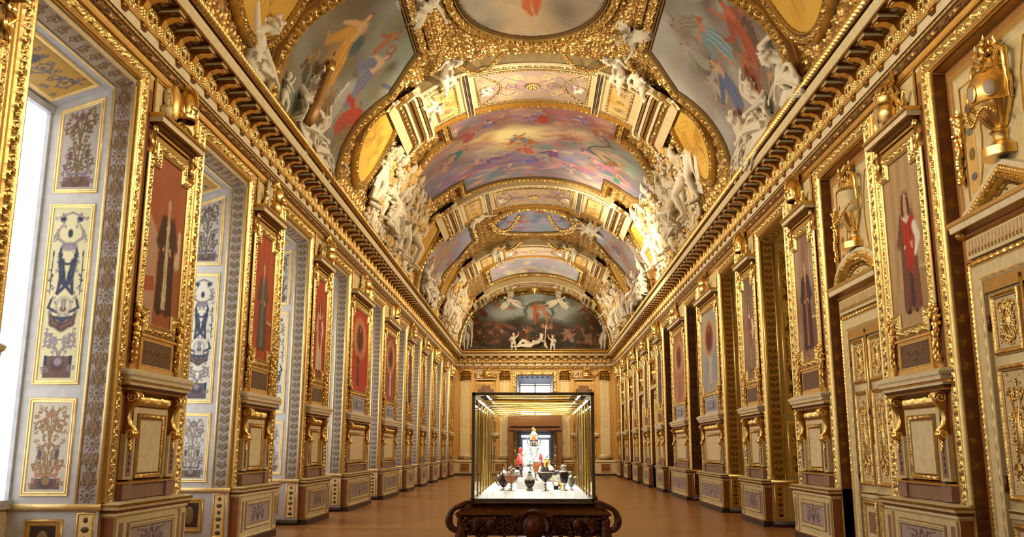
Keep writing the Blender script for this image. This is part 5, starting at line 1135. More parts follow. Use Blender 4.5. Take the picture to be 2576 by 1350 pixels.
# ---- ribs
def rib(Y0, Y1, fine, k):
    root = MB(); y0, y1 = Y0, Y1; hh = .30; L_ = y1 - y0; st = .025 if fine else .06
    col = CREAM * [1, .97, .9, 1]; SL = 3.35
    ss = np.linspace(-SL, SL, 60); Yg = np.array([y0, y0 + .01, y1 - .01, y1]); Hh = np.array([0, hh, hh, 0])
    P = VM(np.tile(Yg[:, None], (1, 60)), np.tile(ss, (4, 1)), np.tile(Hh[:, None], (1, 60))); root.grid(P, col)
    run = lambda yy, w_, hf, cf, s0=-SL, s1=SL, stp=st, na=7, h0=hh: ribbon(root, [(yy, s0), (yy, s1)], w_, hf, cf, vm(h0), na=na, step=stp, side=-1., closed=False)
    run(y0, .10, h_flat(.05), lambda t, s, h: CREAMW, stp=.2, na=4); run(y0 + .11, .17, h_leaf(.05, .09), c_hi(GOLD, BOLE_SHADE, .05)); run(y0 + .30, .06, h_bead(.02, .04), c_hi(GOLD, BOLE_SHADE, .02), na=4)
    run(y1 - .42, .15, h_egg(.04, .08), c_hi(GOLD, BOLE_SHADE, .04)); run(y1 - .25, .25, h_flat(.03), lambda t, s, h: S('#b8822e', .25), stp=.2, na=4)
    o = ob('rib', root, M_ORN, CEIL)
    a, b = y0 + .42, y1 - .48
    # centre panel
    cv = Cv(b - a, 3.3, .022 if fine else .05, S('#b09a80')); cv.fog([S('#b8a07c'), S('#a08c84'), S('#c0a888'), S('#9c8484')], 1.2, k)
    for q in range(3):
        for s in (-1, 1):
            cv.spiral(cv.W * (.25 + .25 * q), 1.65 + s * (.45 + .15 * q), .24, 1.6, q, s, .022, S('#7a5c58') if q % 2 else S('#d8b878'), h=.015); cv.line([(cv.W * .5, 1.65), (cv.W * (.2 + .3 * q), 1.65 + s * .8), (cv.W * .5, 1.65 + s * 1.2)], .02, S('#8a6a80'))
    m = MB(); cv_mesh(m, cv, lambda x, y, h: VM(x + a, y - 1.65, hh + .012 + h)); ob('painted_panel', m, M_PNT, o)
    m = MB(); fr = lambda pth, w_, hf, cf, h0=hh + .01: ribbon(m, pth, w_, hf, cf, vm(h0), na=7, step=st, side=1.)
    fr([(a, -1.7), (b, -1.7), (b, 1.7), (a, 1.7)], .09, h_bead(.03, .04), c_hi(GOLD, BOLE_SHADE, .03))
    for s in (-1, 1):
        pp = [(a + .1 + (b - a - .2) * t, s * (1.62 - .62 * math.sin(PI * t))) for t in np.linspace(0, 1, 16)]
        ribbon(m, pp, .10, h_leaf(.035, .06), c_hi(GOLD, BOLE_SHADE, .035), vm(hh + .012), na=7, step=st, side=-s, closed=False)
        for q in range(14 if fine else 5): m.ell(VM(np.array((a + b) / 2 + random.uniform(-.22, .22)), np.array(s * (1.38 + random.uniform(-.15, .15))), hh + .05), .05, seg=8, rings=6, col=STUC)
    c_ = VM(np.array((a + b) / 2), np.array(0.), hh + .05)
    for q in range(12): t = q * PI / 6; m.ell(VM(np.array((a + b) / 2 + .13 * math.cos(t)), np.array(.13 * math.sin(t)), hh + .05), .055, seg=8, rings=6, col=GOLD)
    m.ell(c_, .075, seg=10, rings=8); ob('gilt_border', m, M_ORN, o)
    for s in (-1, 1):
        m = MB(CREAMW); s0 = 1.84
        for q, (ds, cc, w_, h_) in enumerate(((0, CREAMW, .05, .06), (.06, GOLD, .04, .05), (.11, S('#a8b0b8'), .04, .04), (.16, GOLD, .04, .05), (.21, CREAMW, .06, .06))):
            ribbon(m, [(y0 + .02, s * (s0 + ds)), (y1 - .03, s * (s0 + ds))], w_, h_flat(h_), lambda t, s_, h, cc=cc: cc, vm(hh), na=4, step=.3, side=s, closed=False)
        ob('rib_pilaster', m, M_ORN, o)
        cv = Cv(b - a - .2, .72, .03, S('#d8a848')); cv.fog([S('#c8963c'), S('#e0c078'), S('#b8a080')], 2., k + 3)
        for q in range(3): cv.spiral(cv.W * (.2 + .3 * q), .36, .13, 1.4, q, 1, .02, S('#8f6a30'))
        m = MB(); cv_mesh(m, cv, lambda x, y, h: VM(x + a + .1, s * (2.32 + y), hh + .02)); ob('square_panel', m, M_PNT, o)
        m = MB(); pth = [(a + .08, s * 2.28), (b - .08, s * 2.28), (b - .08, s * 3.06), (a + .08, s * 3.06)]
        ribbon(m, pth, .09, h_egg(.035, .045), c_hi(GOLD, BOLE_SHADE, .035), vm(hh + .01), na=7, step=st, side=s)
        ob('panel_frame', m, M_ORN, o)
        # heavy returned mouldings at the haunch
        m = MB()
        w_ = 0.; base = 3.28
        for q, (wd, hq, cc, pat) in enumerate(((.11, .36, CREAMW, 0), (.08, .33, GOLD, 1), (.13, .30, CREAMW, 0), (.09, .32, GOLD, 1), (.10, .27, GOLDD, 0), (.12, .28, CREAMW, 0), (.20, .24, GOLD, 2))):
            sA = base + w_; w_ += wd; e_ = .04 * q
            pth = [(y0 - .25 - e_, s * (sA + .55)), (y0 - .30 - e_, s * (sA + .25)), (y0 - .12 - e_, s * (sA + .06)), (y0 + .15, s * sA), (y1 - .15, s * sA), (y1 + .1, s * (sA + .05)), (y1 + .15 + e_ * .5, s * (sA + .35))]
            hq = hq - .22; hf = h_flat(hq) if pat == 0 else (lambda t, s_, hq=hq: hq * pulse(t, .02, .98) + h_bead(.02, .05)(t, s_)) if pat == 1 else (lambda t, s_, hq=hq: hq * pulse(t, .02, .98) + h_leaf(.05, .09)(t, s_))
            ribbon(m, pth, wd, hf, lambda t, s_, h, cc=cc: cc, vm(.22), na=6, step=st * 2, side=s, closed=False)
        m.grid(VM(np.array([[y0 - .3, y1 + .2]] * 8).T, s * np.tile(np.linspace(base, base + w_ + .3, 8), (2, 1)), .215), CREAM)
        ob('haunch_moulding', m, M_ORN, o)
for k, (a, b) in enumerate(((12.2, 15.0), (22.15, 25.2), (33.35, 36.6), (43.7, 46.7), (53.7, 56.0))): rib(a, b, k in (0, 1, 2), k)
# broad bands of ochre and foliage round the side compartments
m = MB()
for y0 in (15.25, 35.35):
    for sg in (-1, 1):
        far = np.array(side_poly(y0, sg)[:8]) + [.42, 0]; near = np.array(side_poly(y0, sg)[8:]) - [.42, 0]
        for pts, sd_ in ((far, -sg * -1.), (near, -sg * -1.)):
            ribbon(m, pts, .16, h_flat(.10), lambda t, s_, h: S('#8a5518', .3), vm(0.), na=4, step=.2, side=-1. if sg > 0 else 1., closed=False)
ob('ochre_band', m, M_ORN, CEIL)
# ------------------------------------------------------------------ the end lunette
def lunette():
    XZ = [(-4.62, 7.85), (-4.5, 8.6), (-4.3, 9.2), (-3.72, 10.16), (-3.1, 10.75), (-2.5, 11.1), (-1.15, 11.33), (0, 11.5)]
    XZ = XZ + [(-x, z) for x, z in XZ[:-1][::-1]]; XZ = [(x, z) for x, z in XZ][::-1]
    W_, H_ = 9.3, 3.7; cv = Cv(W_, H_, .035, S('#94989a')); px = lambda x, y: ((1100 + x / 4.5 - 1347) * .0249 + 4.65, (1129 - 620 - y / 4.5) * .0253 + 1.62 - 7.82)
    cv.fog([S('#a4aaa0'), S('#bcc0b8'), S('#a4b0ac'), S('#c4c4b4')], .3, 3)
    def E(x, y, rx, ry, col, a=.9, rot=0., soft=.5): X, Y = px(x, y); cv.ell(X, Y, rx * .0055, ry * .0056, S(col), a=a, rot=rot, soft=soft)
    E(1100, 680, 500, 160, '#a8b0ac', .7); E(500, 950, 330, 130, '#4c4a40', .9); E(1700, 960, 300, 130, '#4a3426', .8); E(1700, 830, 190, 90, '#5c6248', .9); E(900, 950, 150, 110, '#26221c', .95); E(1230, 950, 180, 110, '#2c2620', .9); E(950, 850, 90, 60, '#5f5a40', .9, .5); E(1200, 860, 160, 40, '#6c7c74', .9)
    E(550, 1100, 330, 50, '#5a5038', .9); E(1100, 1080, 300, 50, '#3c3428', .9); E(1700, 1120, 300, 40, '#6a4a2c', .9); E(450, 720, 120, 80, '#6a4430', .7); E(560, 850, 110, 50, '#7c8078', .8); E(1640, 640, 120, 60, '#a8a07c', .5)
    E(1100, 1110, 900, 90, '#3a3024', .95, 0, .3); E(650, 1000, 300, 110, '#2c261e', .9); E(1450, 1000, 260, 100, '#3a2c20', .9); E(420, 900, 170, 130, '#4a3a2c', .8); E(880, 960, 170, 130, '#1c1814', .95); E(1230, 960, 220, 110, '#221c18', .95); E(1050, 1000, 120, 80, '#38424a', .8); E(1780, 900, 130, 120, '#4a3424', .8); E(520, 640, 150, 60, '#6c5a48', .6)
    r = np.random.RandomState(4)
    for k in range(70): x, y = r.uniform(300, 1950), r.uniform(880, 1120); E(x, y, r.uniform(25, 70), r.uniform(12, 30), ['#6a4a30', '#8a5c3c', '#3c3024', '#5c5040', '#2c3438', '#a8784c'][r.randint(6)], .6, r.uniform(-.6, .6))
    th = np.linspace(-.4, PI + .5, 18); cv.line([px(1160 + 165 * math.cos(t), 760 - 120 * math.sin(t)) for t in th], [.07 + .04 * math.sin(t) for t in np.linspace(0, PI, 18)], S('#5c7058'))
    def F(x, y, s_, a_, sk, cl=None, sd=0): X, Y = px(x, y); fig2(cv, X, Y, s_, a_, sk, cl, sd)
    F(1120, 750, 1.5, PI / 2 + .1, '#b86a3c', None, 1); F(1230, 750, 1.5, PI / 2 + .4, '#c8845c', None, 2); F(740, 680, 1.5, PI - .3, '#b89070', None, 3); F(480, 730, 1.2, 2.4, '#9a5a38', '#6c3c28', 4); F(400, 820, 1., 2.6, '#a05a38', '#7c3c28', 5)
    F(500, 960, 1.2, .9, '#8a5030', '#5c3420', 6); F(600, 920, 1.1, 1.7, '#8a5a3c', None, 7); F(700, 950, 1.3, 1.5, '#9a5028', '#b8642c', 8); F(340, 1040, 1.1, 1.2, '#b8603c', '#c07040', 9)
    for k in range(5): F(1520 + k * 75, 1010 + 12 * (k % 2), 1.2, 2.3 - .2 * k, ['#c89878', '#b87850', '#d8a880'][k % 3], ['#c8a080', None, '#b88458'][k % 3], 20 + k)
    F(1720, 740, 1.1, 1.6, '#a87858', '#8c5c44', 31); F(1800, 920, 1.2, 1.8, '#7c4430', '#5c3020', 32); F(1870, 1000, 1.0, 2., '#8c4c30', None, 33)
    for k in range(7): X, Y = px([480, 640, 800, 980, 1250, 1600, 1780][k], [980, 1000, 1040, 1010, 1000, 960, 1010][k]); group(cv, X, Y, 3, .95, 70 + k, ['#9a6440', '#b07850', '#c89470'], ['#5c3c28', '#4c4438', '#7c5034'], PI / 2)
    impasto(cv, 900, 3, .04, .22, .22)
    e = empty('lunette_painting', (0, YF - .02, 7.8)); tag(e, 'half-round sea triumph painting filling the far end of the vault', 'painting')
    m = MB(); cv_mesh(m, cv, lambda x, y, h: st3(x - 4.65, YF - .06 - h, y + 7.82), mask=[(x + 4.65, z - 7.82) for x, z in XZ]); ob('canvas', m, M_PNT, e, loc=(0, -YF + .02, -7.8))
    m = MB(); ribbon(m, XZ[::-1], .22, h_leaf(.10, .14), c_hi(GOLD, BOLE_SHADE, .1), lambda u, v, h: st3(u, YF - .06 - h, v), na=10, step=.06, side=1., closed=False)
    ribbon(m, [(-4.6, 7.80), (4.6, 7.80)], .16, h_egg(.05, .12), c_hi(GOLD, BOLE_SHADE, .05), lambda u, v, h: st3(u, YF - .08 - h, v), na=8, step=.04, side=1., closed=False)
    ob('frame', m, M_ORN, e, loc=(0, -YF + .02, -7.8))
    b = MB(OCHRE); xs = np.concatenate([-_x[::200][::-1], _x[::200]]); zs = np.concatenate([_z[::200][::-1], _z[::200]]); n = len(xs)
    b.add(np.concatenate([np.stack([xs, xs * 0 + YF, zs], -1), [[0, YF, 7.5]]]), [(i, i + 1, n) for i in range(n - 1)]); ob('end_gable', b, M_ORN, CEIL)
    # broad gilt arch bands in front of the lunette
    m = MB(); 
    for yy, w_, hf in ((56.2, .2, h_leaf(.10, .16)), (56.5, .25, h_flat(.12))): ribbon(m, [(yy, -S_MAX + .1), (yy, S_MAX - .1)], w_, hf, c_hi(GOLD, BOLE_SHADE, .1), vm(0.), na=8, step=.08, side=-1., closed=False)
    ob('arch_band', m, M_ORN, CEIL)
lunette()
# ================================================================== STUCCO FIGURES AND GILT TROPHIES
def voxel(mb, vs, name, sm=2, disp=0.):
    me = mb.mesh(name + '_raw', col=False); o = bpy.data.objects.new('tmp', me); C.objects.link(o)
    r = o.modifiers.new('r', 'REMESH'); r.mode = 'VOXEL'; r.voxel_size = vs; r.use_smooth_shade = True
    s = o.modifiers.new('s', 'SMOOTH'); s.factor = .5; s.iterations = sm
    out = bpy.data.meshes.new_from_object(o.evaluated_get(bpy.context.evaluated_depsgraph_get())); out.name = name
    bpy.data.objects.remove(o); bpy.data.meshes.remove(me); return out
def paint_me(me, col, dark=None):
    n = len(me.vertices); co = np.empty(n * 3, np.float32); me.vertices.foreach_get('co', co)
    c = np.tile(np.asarray(col, np.float32), (n, 1)); a = me.color_attributes.new('Col', 'FLOAT_COLOR', 'POINT'); a.data.foreach_set('color', c.ravel()); me.shade_smooth(); return me
def nz(v): v = np.array(v, float); return v / (np.linalg.norm(v) + 1e-9)
def limb(mb, pts, rad, n=5):
    pts = np.array(pts, float); t = np.linspace(0, 1, len(pts)); tt = np.linspace(0, 1, (len(pts) - 1) * n + 1)
    P = np.stack([np.interp(tt, t, pts[:, k]) for k in range(3)], -1); R_ = np.interp(tt, np.linspace(0, 1, len(rad)), rad); mb.tube(P, R_, seg=10)
    mb.ell(P[0], R_[0], seg=10, rings=6); mb.ell(P[-1], R_[-1], seg=10, rings=6)
def hand(mb, w_, d, side, s=1., curl=.5, up=(0, 0, 1)):
    d = nz(d); a = nz(np.cross(d, up)) if abs(nz(up) @ d) < .95 else np.array([0, 1., 0]); b = np.cross(a, d); w_ = np.array(w_, float)
    R = np.stack([d, a, b], -1); mb.ell(w_ + d * .045 * s, (.05 * s, .04 * s, .02 * s), rot=R, seg=10, rings=7)
    for k, (L_, o) in enumerate(((.075, .030), (.085, .011), (.080, -.010), (.062, -.029))):
        p0 = w_ + d * .08 * s + a * o * s; p1 = p0 + (d * (1 - curl * .4) - b * curl * .5) * L_ * .5 * s; p2 = p1 + (d * (1 - curl) - b * curl) * L_ * .5 * s
        mb.tube([p0 - d * .02 * s, p0, p1, p2], [.0115 * s, .011 * s, .010 * s, .008 * s], seg=7)
    p0 = w_ + d * .02 * s + a * side * .035 * s; mb.tube([w_, p0, p0 + (d * .7 + a * side * .6) * .04 * s, p0 + (d + a * side * .3 - b * .4) * .07 * s], [.014 * s, .013 * s, .012 * s, .010 * s], seg=7)
def head(mb, c, f, u, s=1., hair=1, beard=False, seed=0, curls=34):
    f = nz(f); u = nz(np.array(u) - f * (np.array(u) @ f)); l = np.cross(u, f); R = np.stack([f, l, u], -1); c = np.array(c, float)
    P = lambda a, b, g: c + s * (a * f + b * l + g * u)
    mb.ell(P(-.01, 0, .03), (.095 * s, .078 * s, .10 * s), rot=R, seg=16, rings=10); mb.ell(P(.03, 0, -.04), (.065 * s, .058 * s, .075 * s), rot=R, seg=14, rings=8)
    mb.tube([P(.085, 0, .035), P(.112, 0, -.005), P(.098, 0, -.016)], [.010 * s, .016 * s, .012 * s], seg=7)
    mb.ell(P(.083, 0, .045), (.018 * s, .05 * s, .010 * s), rot=R); mb.ell(P(.088, 0, -.045), (.013 * s, .024 * s, .008 * s), rot=R); mb.ell(P(.082, 0, -.062), (.014 * s, .02 * s, .009 * s), rot=R); mb.ell(P(.078, 0, -.09), (.018 * s, .022 * s, .018 * s), rot=R)
    for sg in (-1, 1): mb.ell(P(.074, sg * .030, .018), .0155 * s, seg=8, rings=6); mb.ell(P(-.005, sg * .08, .0), (.018 * s, .010 * s, .028 * s), rot=R); mb.ell(P(.055, sg * .036, -.03), .026 * s, seg=8, rings=6)
    r = np.random.RandomState(seed)
    if hair:
        for k in range(curls):
            th = r.uniform(.6, 2 * PI - .6); g = r.uniform(-.05 if hair > 1 else .0, .12); q = math.sqrt(max(.02, 1 - ((g - .02) / .13) ** 2))
            mb.ell(P(math.cos(th) * .092 * q - .015, math.sin(th) * .085 * q, g + .02), s * r.uniform(.018, .033), seg=7, rings=5)
        if hair > 1:
            for k in range(10): mb.ell(P(-.10 - .02 * r.rand(), r.uniform(-.05, .05), -.02 - .015 * k), s * .03, seg=7, rings=5)
    if beard:
        for k in range(16): mb.ell(P(.06 + .02 * r.rand(), r.uniform(-.045, .045), -.07 - .08 * r.rand()), s * r.uniform(.014, .024), seg=7, rings=5)
def cloth(mb, path, wd, n, r, seed=0, wav=.03, nrm=(1, 0, 0)):
    """a hanging fall of cloth: overlapping ridges that run along the path"""
    rs = np.random.RandomState(seed); n = max(4, int(n * .62)); r = r * .95; P = np.array(path, float); t = np.linspace(0, 1, len(P)); tt = np.linspace(0, 1, 12); Q = np.stack([np.interp(tt, t, P[:, k]) for k in range(3)], -1)
    T = np.gradient(Q, axis=0); T /= np.linalg.norm(T, axis=1)[:, None]; S_ = np.cross(T, nz(nrm)); S_ /= np.linalg.norm(S_, axis=1)[:, None] + 1e-9; W_ = np.interp(tt, np.linspace(0, 1, len(wd)), wd)
    for k in range(n):
        o = (k / (n - 1.) - .5); ph = rs.uniform(0, 6); off = (o * W_ + wav * .5 * np.sin(5 * tt + ph))[:, None] * S_ + (wav * np.sin(4 * tt + ph * 2) * (k % 2 + .4))[:, None] * np.array(nz(nrm))
        mb.tube(Q + off, r * (1 - .3 * tt) * rs.uniform(.7, 1.2), seg=8)
def figure(pose, hair=1, beard=False, female=False, seed=0, s=1., hands=True, drap=None, face=None):
    J = dict(pel=(0, 0, .95), che=(0, 0, 1.28), nec=(0, 0, 1.47), hea=(.02, 0, 1.60), shL=(0, .19, 1.41), shR=(0, -.19, 1.41), hiL=(0, .10, .92), hiR=(0, -.10, .92),
             knL=(.03, .11, .50), knR=(.03, -.11, .50), anL=(0, .12, .09), anR=(0, -.12, .09), toL=(.16, .13, .03), toR=(.16, -.13, .03), elL=(0, .28, 1.13), elR=(0, -.28, 1.13), wrL=(.08, .30, .88), wrR=(.08, -.30, .88), f=(1, 0, -.1), u=(0, 0, 1))
    J.update(pose); J = {k: np.array(v, float) for k, v in J.items()}; m = MB(STUC)
    pel, che, nec = J['pel'], J['che'], J['nec']; mid = (pel + che) / 2; up = nz(che - pel); sid = nz(J['shL'] - J['shR']); fw = np.cross(sid, up); R = np.stack([fw, sid, up], -1)
    m.ell(pel, (.135, .18, .14), rot=R, seg=16, rings=10); m.ell(mid, (.112, .145, .15), rot=R, seg=16, rings=10); m.ell(che, (.135, .19, .175), rot=R, seg=16, rings=10); m.ell(che + up * .09, (.09, .19, .08), rot=R, seg=14, rings=8)
    for sg in (-1, 1):
        if female: m.ell(che + fw * .10 + sid * sg * .08 - up * .01, .062, seg=10, rings=8)
        else: m.ell(che + fw * .075 + sid * sg * .075 + up * .03, (.05, .08, .06), rot=R); [m.ell(mid + fw * .075 + sid * sg * .035 + up * (.06 - .07 * q), (.03, .034, .032), rot=R, seg=8, rings=6) for q in range(3)]
    limb(m, [che + up * .14, nec, J['hea']], [.075, .058, .055])
    head(m, J['hea'] + nz(J['u']) * .03, J['f'], J['u'], 1.05, hair, beard, seed)
    k_ = 1.08 if female else 1.22
    for q, sg in (('L', 1), ('R', -1)):
        limb(m, [J['sh' + q], J['el' + q]], [.068 * k_, .060 * k_, .054 * k_, .043 * k_]); limb(m, [J['el' + q], J['wr' + q]], [.043 * k_, .048 * k_, .036 * k_, .027 * k_])
        d = J['wr' + q] - J['el' + q]
        hand(m, J['wr' + q], d, -sg, 1.05, .6, up=(1, 0, .2))
        limb(m, [J['hi' + q], J['kn' + q]], [.125, .12, .098, .07]); limb(m, [J['kn' + q], J['an' + q]], [.07, .08, .058, .042]); m.ell(J['kn' + q], .06, seg=10, rings=7)
        limb(m, [J['an' + q], (J['an' + q] + J['to' + q]) / 2 + np.array([0, 0, .0]), J['to' + q]], [.042, .042, .032]); [m.ell(J['to' + q] + sid * .018 * (z - 1.5) + np.array([.015, 0, 0]), .016, seg=6, rings=5) for z in range(4)]
    if drap: drap(m, J)
    return m
def wing(m, root, tip, dn, n=13, r=.042):
    root, tip, dn = (np.array(v, float) for v in (root, tip, dn))
    m.tube([root, (root + tip) / 2 + np.array([0, 0, .06]), tip], [.05, .045, .02], seg=8)
    for k in range(n):
        t = k / (n - 1.); a = root + (tip - root) * t; L_ = .55 - .2 * abs(t - .6); m.tube([a, a + dn * L_ * .6 + (tip - root) * .08, a + dn * L_ + (tip - root) * .22], [r, r * .9, r * .35], seg=6)
def d_skirt(m, J):
    for q, k in (('L', 1), ('R', 2)): cloth(m, [J['hi' + q], J['kn' + q], (J['an' + q] + J['kn' + q]) / 2, J['an' + q] + np.array([.02, 0, .02])], [.2, .24, .26, .32], 9, .035, k, .03)
    a, b = J['knL'], J['knR']; cloth(m, [(J['hiL'] + J['hiR']) / 2 + [.08, 0, 0], (a + b) / 2, (J['anL'] + J['anR']) / 2], [.25, .3, .4], 11, .034, 3, .03)
    cloth(m, [J['shL'], J['che'] + [.1, 0, 0], J['hiR']], [.10, .16, .22], 6, .028, 4, .02); cloth(m, [J['shR'], J['che'] + [.11, 0, -.03], J['hiL']], [.08, .12, .2], 5, .025, 5, .02)
def d_loin(m, J):
    cloth(m, [J['hiL'] + [.08, 0, .05], J['pel'] + [.12, 0, -.03], J['hiR'] + [.08, 0, .02]], [.12, .16, .14], 5, .03, 6, .02, (0, 0, 1)); cloth(m, [J['hiR'], J['hiR'] + [.05, -.08, -.25], J['hiR'] + [.0, -.14, -.62]], [.1, .18, .14], 6, .03, 7, .03)
def d_bigcloth(m, J):
    d_loin(m, J); cloth(m, [J['wrL'], J['elL'] + [-.05, .1, -.1], J['hiL'] + [-.02, .22, -.1], J['anL'] + [-.05, .15, .1]], [.1, .25, .3, .2], 9, .035, 8, .05)
V1 = .0135
FIG = {}
SEAT = dict(pel=(0, 0, .12), che=(.03, 0, .46), nec=(.06, 0, .65), shL=(.02, .20, .60), shR=(.02, -.20, .60), hiL=(.03, .06, .10), hiR=(.03, -.06, .06), knL=(.12, .50, .22), knR=(.10, .42, .0), anL=(.06, .84, -.02), anR=(.05, .80, -.12), toL=(.12, .98, -.04), toR=(.1, .94, -.14))
def d_lap(m, J):
    cloth(m, [(J['hiL'] + J['hiR']) / 2 + [.10, -.12, .08], J['knL'] + [.04, -.1, .04], J['knL'] + [.03, .12, -.04], (J['anL'] + J['anR']) / 2 + [.0, -.1, .0]], [.20, .26, .28, .2], 12, .036, 3, .045, (1, 0, .4))
def d_gown(m, J):
    d_lap(m, J); cloth(m, [J['pel'] + [.05, -.2, .05], (J['hiR'] + J['knR']) / 2 + [.06, 0, -.02], J['knR'] + [.05, .05, -.02], J['anR'] + [.04, .05, .02]], [.2, .3, .34, .3], 12, .034, 5, .05)
    cloth(m, [J['knL'] + [0, .02, .05], (J['knL'] + J['anL']) / 2 + [.05, 0, 0], J['toL'] + [.02, .1, -.02]], [.22, .3, .36], 10, .034, 9, .05)
    cloth(m, [J['shL'] + [.03, 0, .02], J['che'] + [.14, .02, 0], J['pel'] + [.13, -.1, .06]], [.10, .2, .26], 10, .030, 4, .03); cloth(m, [J['shR'] + [.02, 0, .02], J['che'] + [.13, -.05, -.02], J['pel'] + [.13, .12, .06]], [.08, .16, .2], 8, .028, 6, .03)
    cloth(m, [J['elR'] + [0, 0, .03], J['elR'] + [.0, -.1, -.2], J['pel'] + [.0, -.34, .0]], [.1, .16, .24], 8, .03, 8, .04)
FIG['muse'] = paint_me(voxel(figure(dict(SEAT, che=(.03, .03, .44), nec=(.07, .05, .63), hea=(.15, .10, .74), f=(.8, .45, -.4), shL=(.04, .23, .58), shR=(.04, -.16, .60), elL=(.18, .34, .80), wrL=(.24, .18, 1.0), elR=(.2, -.30, .40), wrR=(.34, -.10, .34), knL=(.14, .48, .24)), hair=2, female=True, seed=2, drap=d_gown), V1, 'muse'), STUC)
FIG['bowed'] = paint_me(voxel(figure(dict(SEAT, hea=(.18, .08, .74), f=(.6, .45, -.75), u=(.5, .2, .8), elR=(.03, -.36, .78), wrR=(-.04, -.26, 1.0), elL=(.18, .26, .34), wrL=(.30, .34, .14)), hair=2, seed=5, drap=d_lap), V1, 'bowed'), STUC)
FIG['overhead'] = paint_me(voxel(figure(dict(SEAT, hea=(.18, -.08, .72), f=(.7, -.4, -.7), u=(.6, -.2, .8), shL=(.02, .20, .66), elL=(.04, .24, .98), wrL=(.24, -.04, .94), elR=(.06, -.40, .50), wrR=(.2, -.3, .28)), hair=2, seed=6, drap=d_lap), V1, 'overhead'), STUC)
FIG['standing'] = paint_me(voxel(figure(dict(nec=(.03, .02, 1.46), hea=(.14, .06, 1.52), f=(.7, .3, -.75), u=(.6, .2, .8), shL=(0, .20, 1.46), elL=(.02, .22, 1.76), wrL=(.22, .05, 1.72), elR=(.02, -.40, 1.52), wrR=(.12, -.18, 1.72), knR=(.14, -.14, .52)), hair=1, seed=6, drap=d_bigcloth), .02, 'standing'), STUC)
FIG['atlas'] = paint_me(voxel(figure(dict(nec=(.05, 0, 1.45), hea=(.13, .03, 1.52), f=(.8, .3, -.6), u=(.4, 0, .9), shL=(0, .21, 1.46), shR=(0, -.21, 1.46), elL=(.02, .36, 1.68), wrL=(.0, .26, 1.92), elR=(.03, -.38, 1.62), wrR=(.0, -.30, 1.88), knL=(.12, .10, .52), anL=(-.05, .06, .1)), hair=2, beard=True, seed=8, drap=d_bigcloth), .02, 'atlas'), STUC)
FIG['atlas2'] = paint_me(voxel(figure(dict(pel=(0, .05, .93), che=(.03, -.03, 1.25), nec=(.06, -.08, 1.42), hea=(.13, -.12, 1.50), f=(.7, -.6, -.3), shL=(.02, .17, 1.42), shR=(.02, -.24, 1.36), elL=(.05, .10, 1.72), wrL=(.02, -.12, 1.86), elR=(.15, -.40, 1.18), wrR=(.25, -.22, 1.04), knL=(.25, .16, .60), anL=(.1, .2, .2), toL=(.24, .22, .12)), hair=2, seed=9, drap=d_loin), .02, 'atlas2'), STUC)
def d_wings(m, J):
    d_skirt(m, J)
    for sg in (-1, 1): wing(m, J['che'] + [-.08, sg * .08, .1], J['che'] + [-.12, sg * .75, .42], np.array([-.05, sg * .25, -.9]), 9)
FIG['victory'] = paint_me(voxel(figure(dict(pel=(0, 0, .85), che=(.08, 0, 1.12), nec=(.14, 0, 1.3), hea=(.2, .02, 1.42), shL=(.08, .18, 1.26), shR=(.08, -.18, 1.26), hiL=(0, .09, .82), hiR=(0, -.09, .82), knL=(-.12, .1, .45), knR=(.1, -.12, .48), anL=(-.4, .12, .2), anR=(-.15, -.14, .08), toL=(-.5, .12, .1), toR=(-.2, -.14, -.06), elL=(.2, .38, 1.3), wrL=(.35, .5, 1.5), elR=(.25, -.36, 1.1), wrR=(.42, -.42, 1.0)), hair=2, female=True, seed=3, drap=d_wings), .022, 'victory'), STUC)
FIG['recline'] = paint_me(voxel(figure(dict(pel=(.05, -.35, .22), che=(.08, .02, .36), nec=(.1, .18, .50), hea=(.14, .24, .62), shL=(.0, .14, .50), shR=(.2, .04, .38), hiL=(.0, -.38, .28), hiR=(.12, -.34, .18), knL=(.15, -.72, .44), knR=(.2, -.80, .16), anL=(.12, -1.02, .14), anR=(.15, -1.2, .10), toL=(.2, -1.12, .08), toR=(.2, -1.34, .12), elL=(.02, .40, .34), wrL=(.16, .46, .12), elR=(.36, .12, .30), wrR=(.42, -.12, .34), f=(.8, .2, .1)), hair=2, beard=True, seed=12), .02, 'recline'), STUC)
def putto_pose(): return dict(pel=(0, 0, .95), che=(.02, 0, 1.22), nec=(.03, 0, 1.38), hea=(.06, 0, 1.52), shL=(0, .17, 1.33), shR=(0, -.17, 1.33), knL=(.16, .16, .58), knR=(.0, -.14, .55), anL=(.1, .2, .24), anR=(-.06, -.14, .2), toL=(.2, .22, .18), toR=(.08, -.16, .14), elL=(.1, .36, 1.42), wrL=(.2, .42, 1.62), elR=(.14, -.30, 1.14), wrR=(.28, -.2, 1.0), f=(1, .3, -.2))
def d_putto(m, J):
    m.ell(J['pel'] + [.04, 0, .06], (.15, .17, .15)); [m.ell(J['hea'] + [0, 0, .05], .12, seg=14, rings=9)]; 
    for q in ('kn', 'an', 'el'): m.ell(J[q + 'L'], .075 if q != 'el' else .06); m.ell(J[q + 'R'], .075 if q != 'el' else .06)
FIG['putto'] = paint_me(voxel(figure(putto_pose(), hair=1, seed=14, drap=d_putto), .024, 'putto'), STUC)
_l = MB(GOLD)
_l.tube([(.28, -.42, .04), (.30, -.2, .40), (.30, .02, .76), (.30, .26, 1.14)], [.085, .075, .06, .05], seg=4, col=S('#b98a50', .3)); _l.tube([(.30, .22, 1.08), (.31, .32, 1.26)], [.07, .06], seg=4)
for q in range(4): _l.tube([(.33, .30, 1.36 + q * .05), (.33, .40 + .0, 1.42 + q * .05)], .012, seg=6)
LUTE = _l.mesh('theorbo')
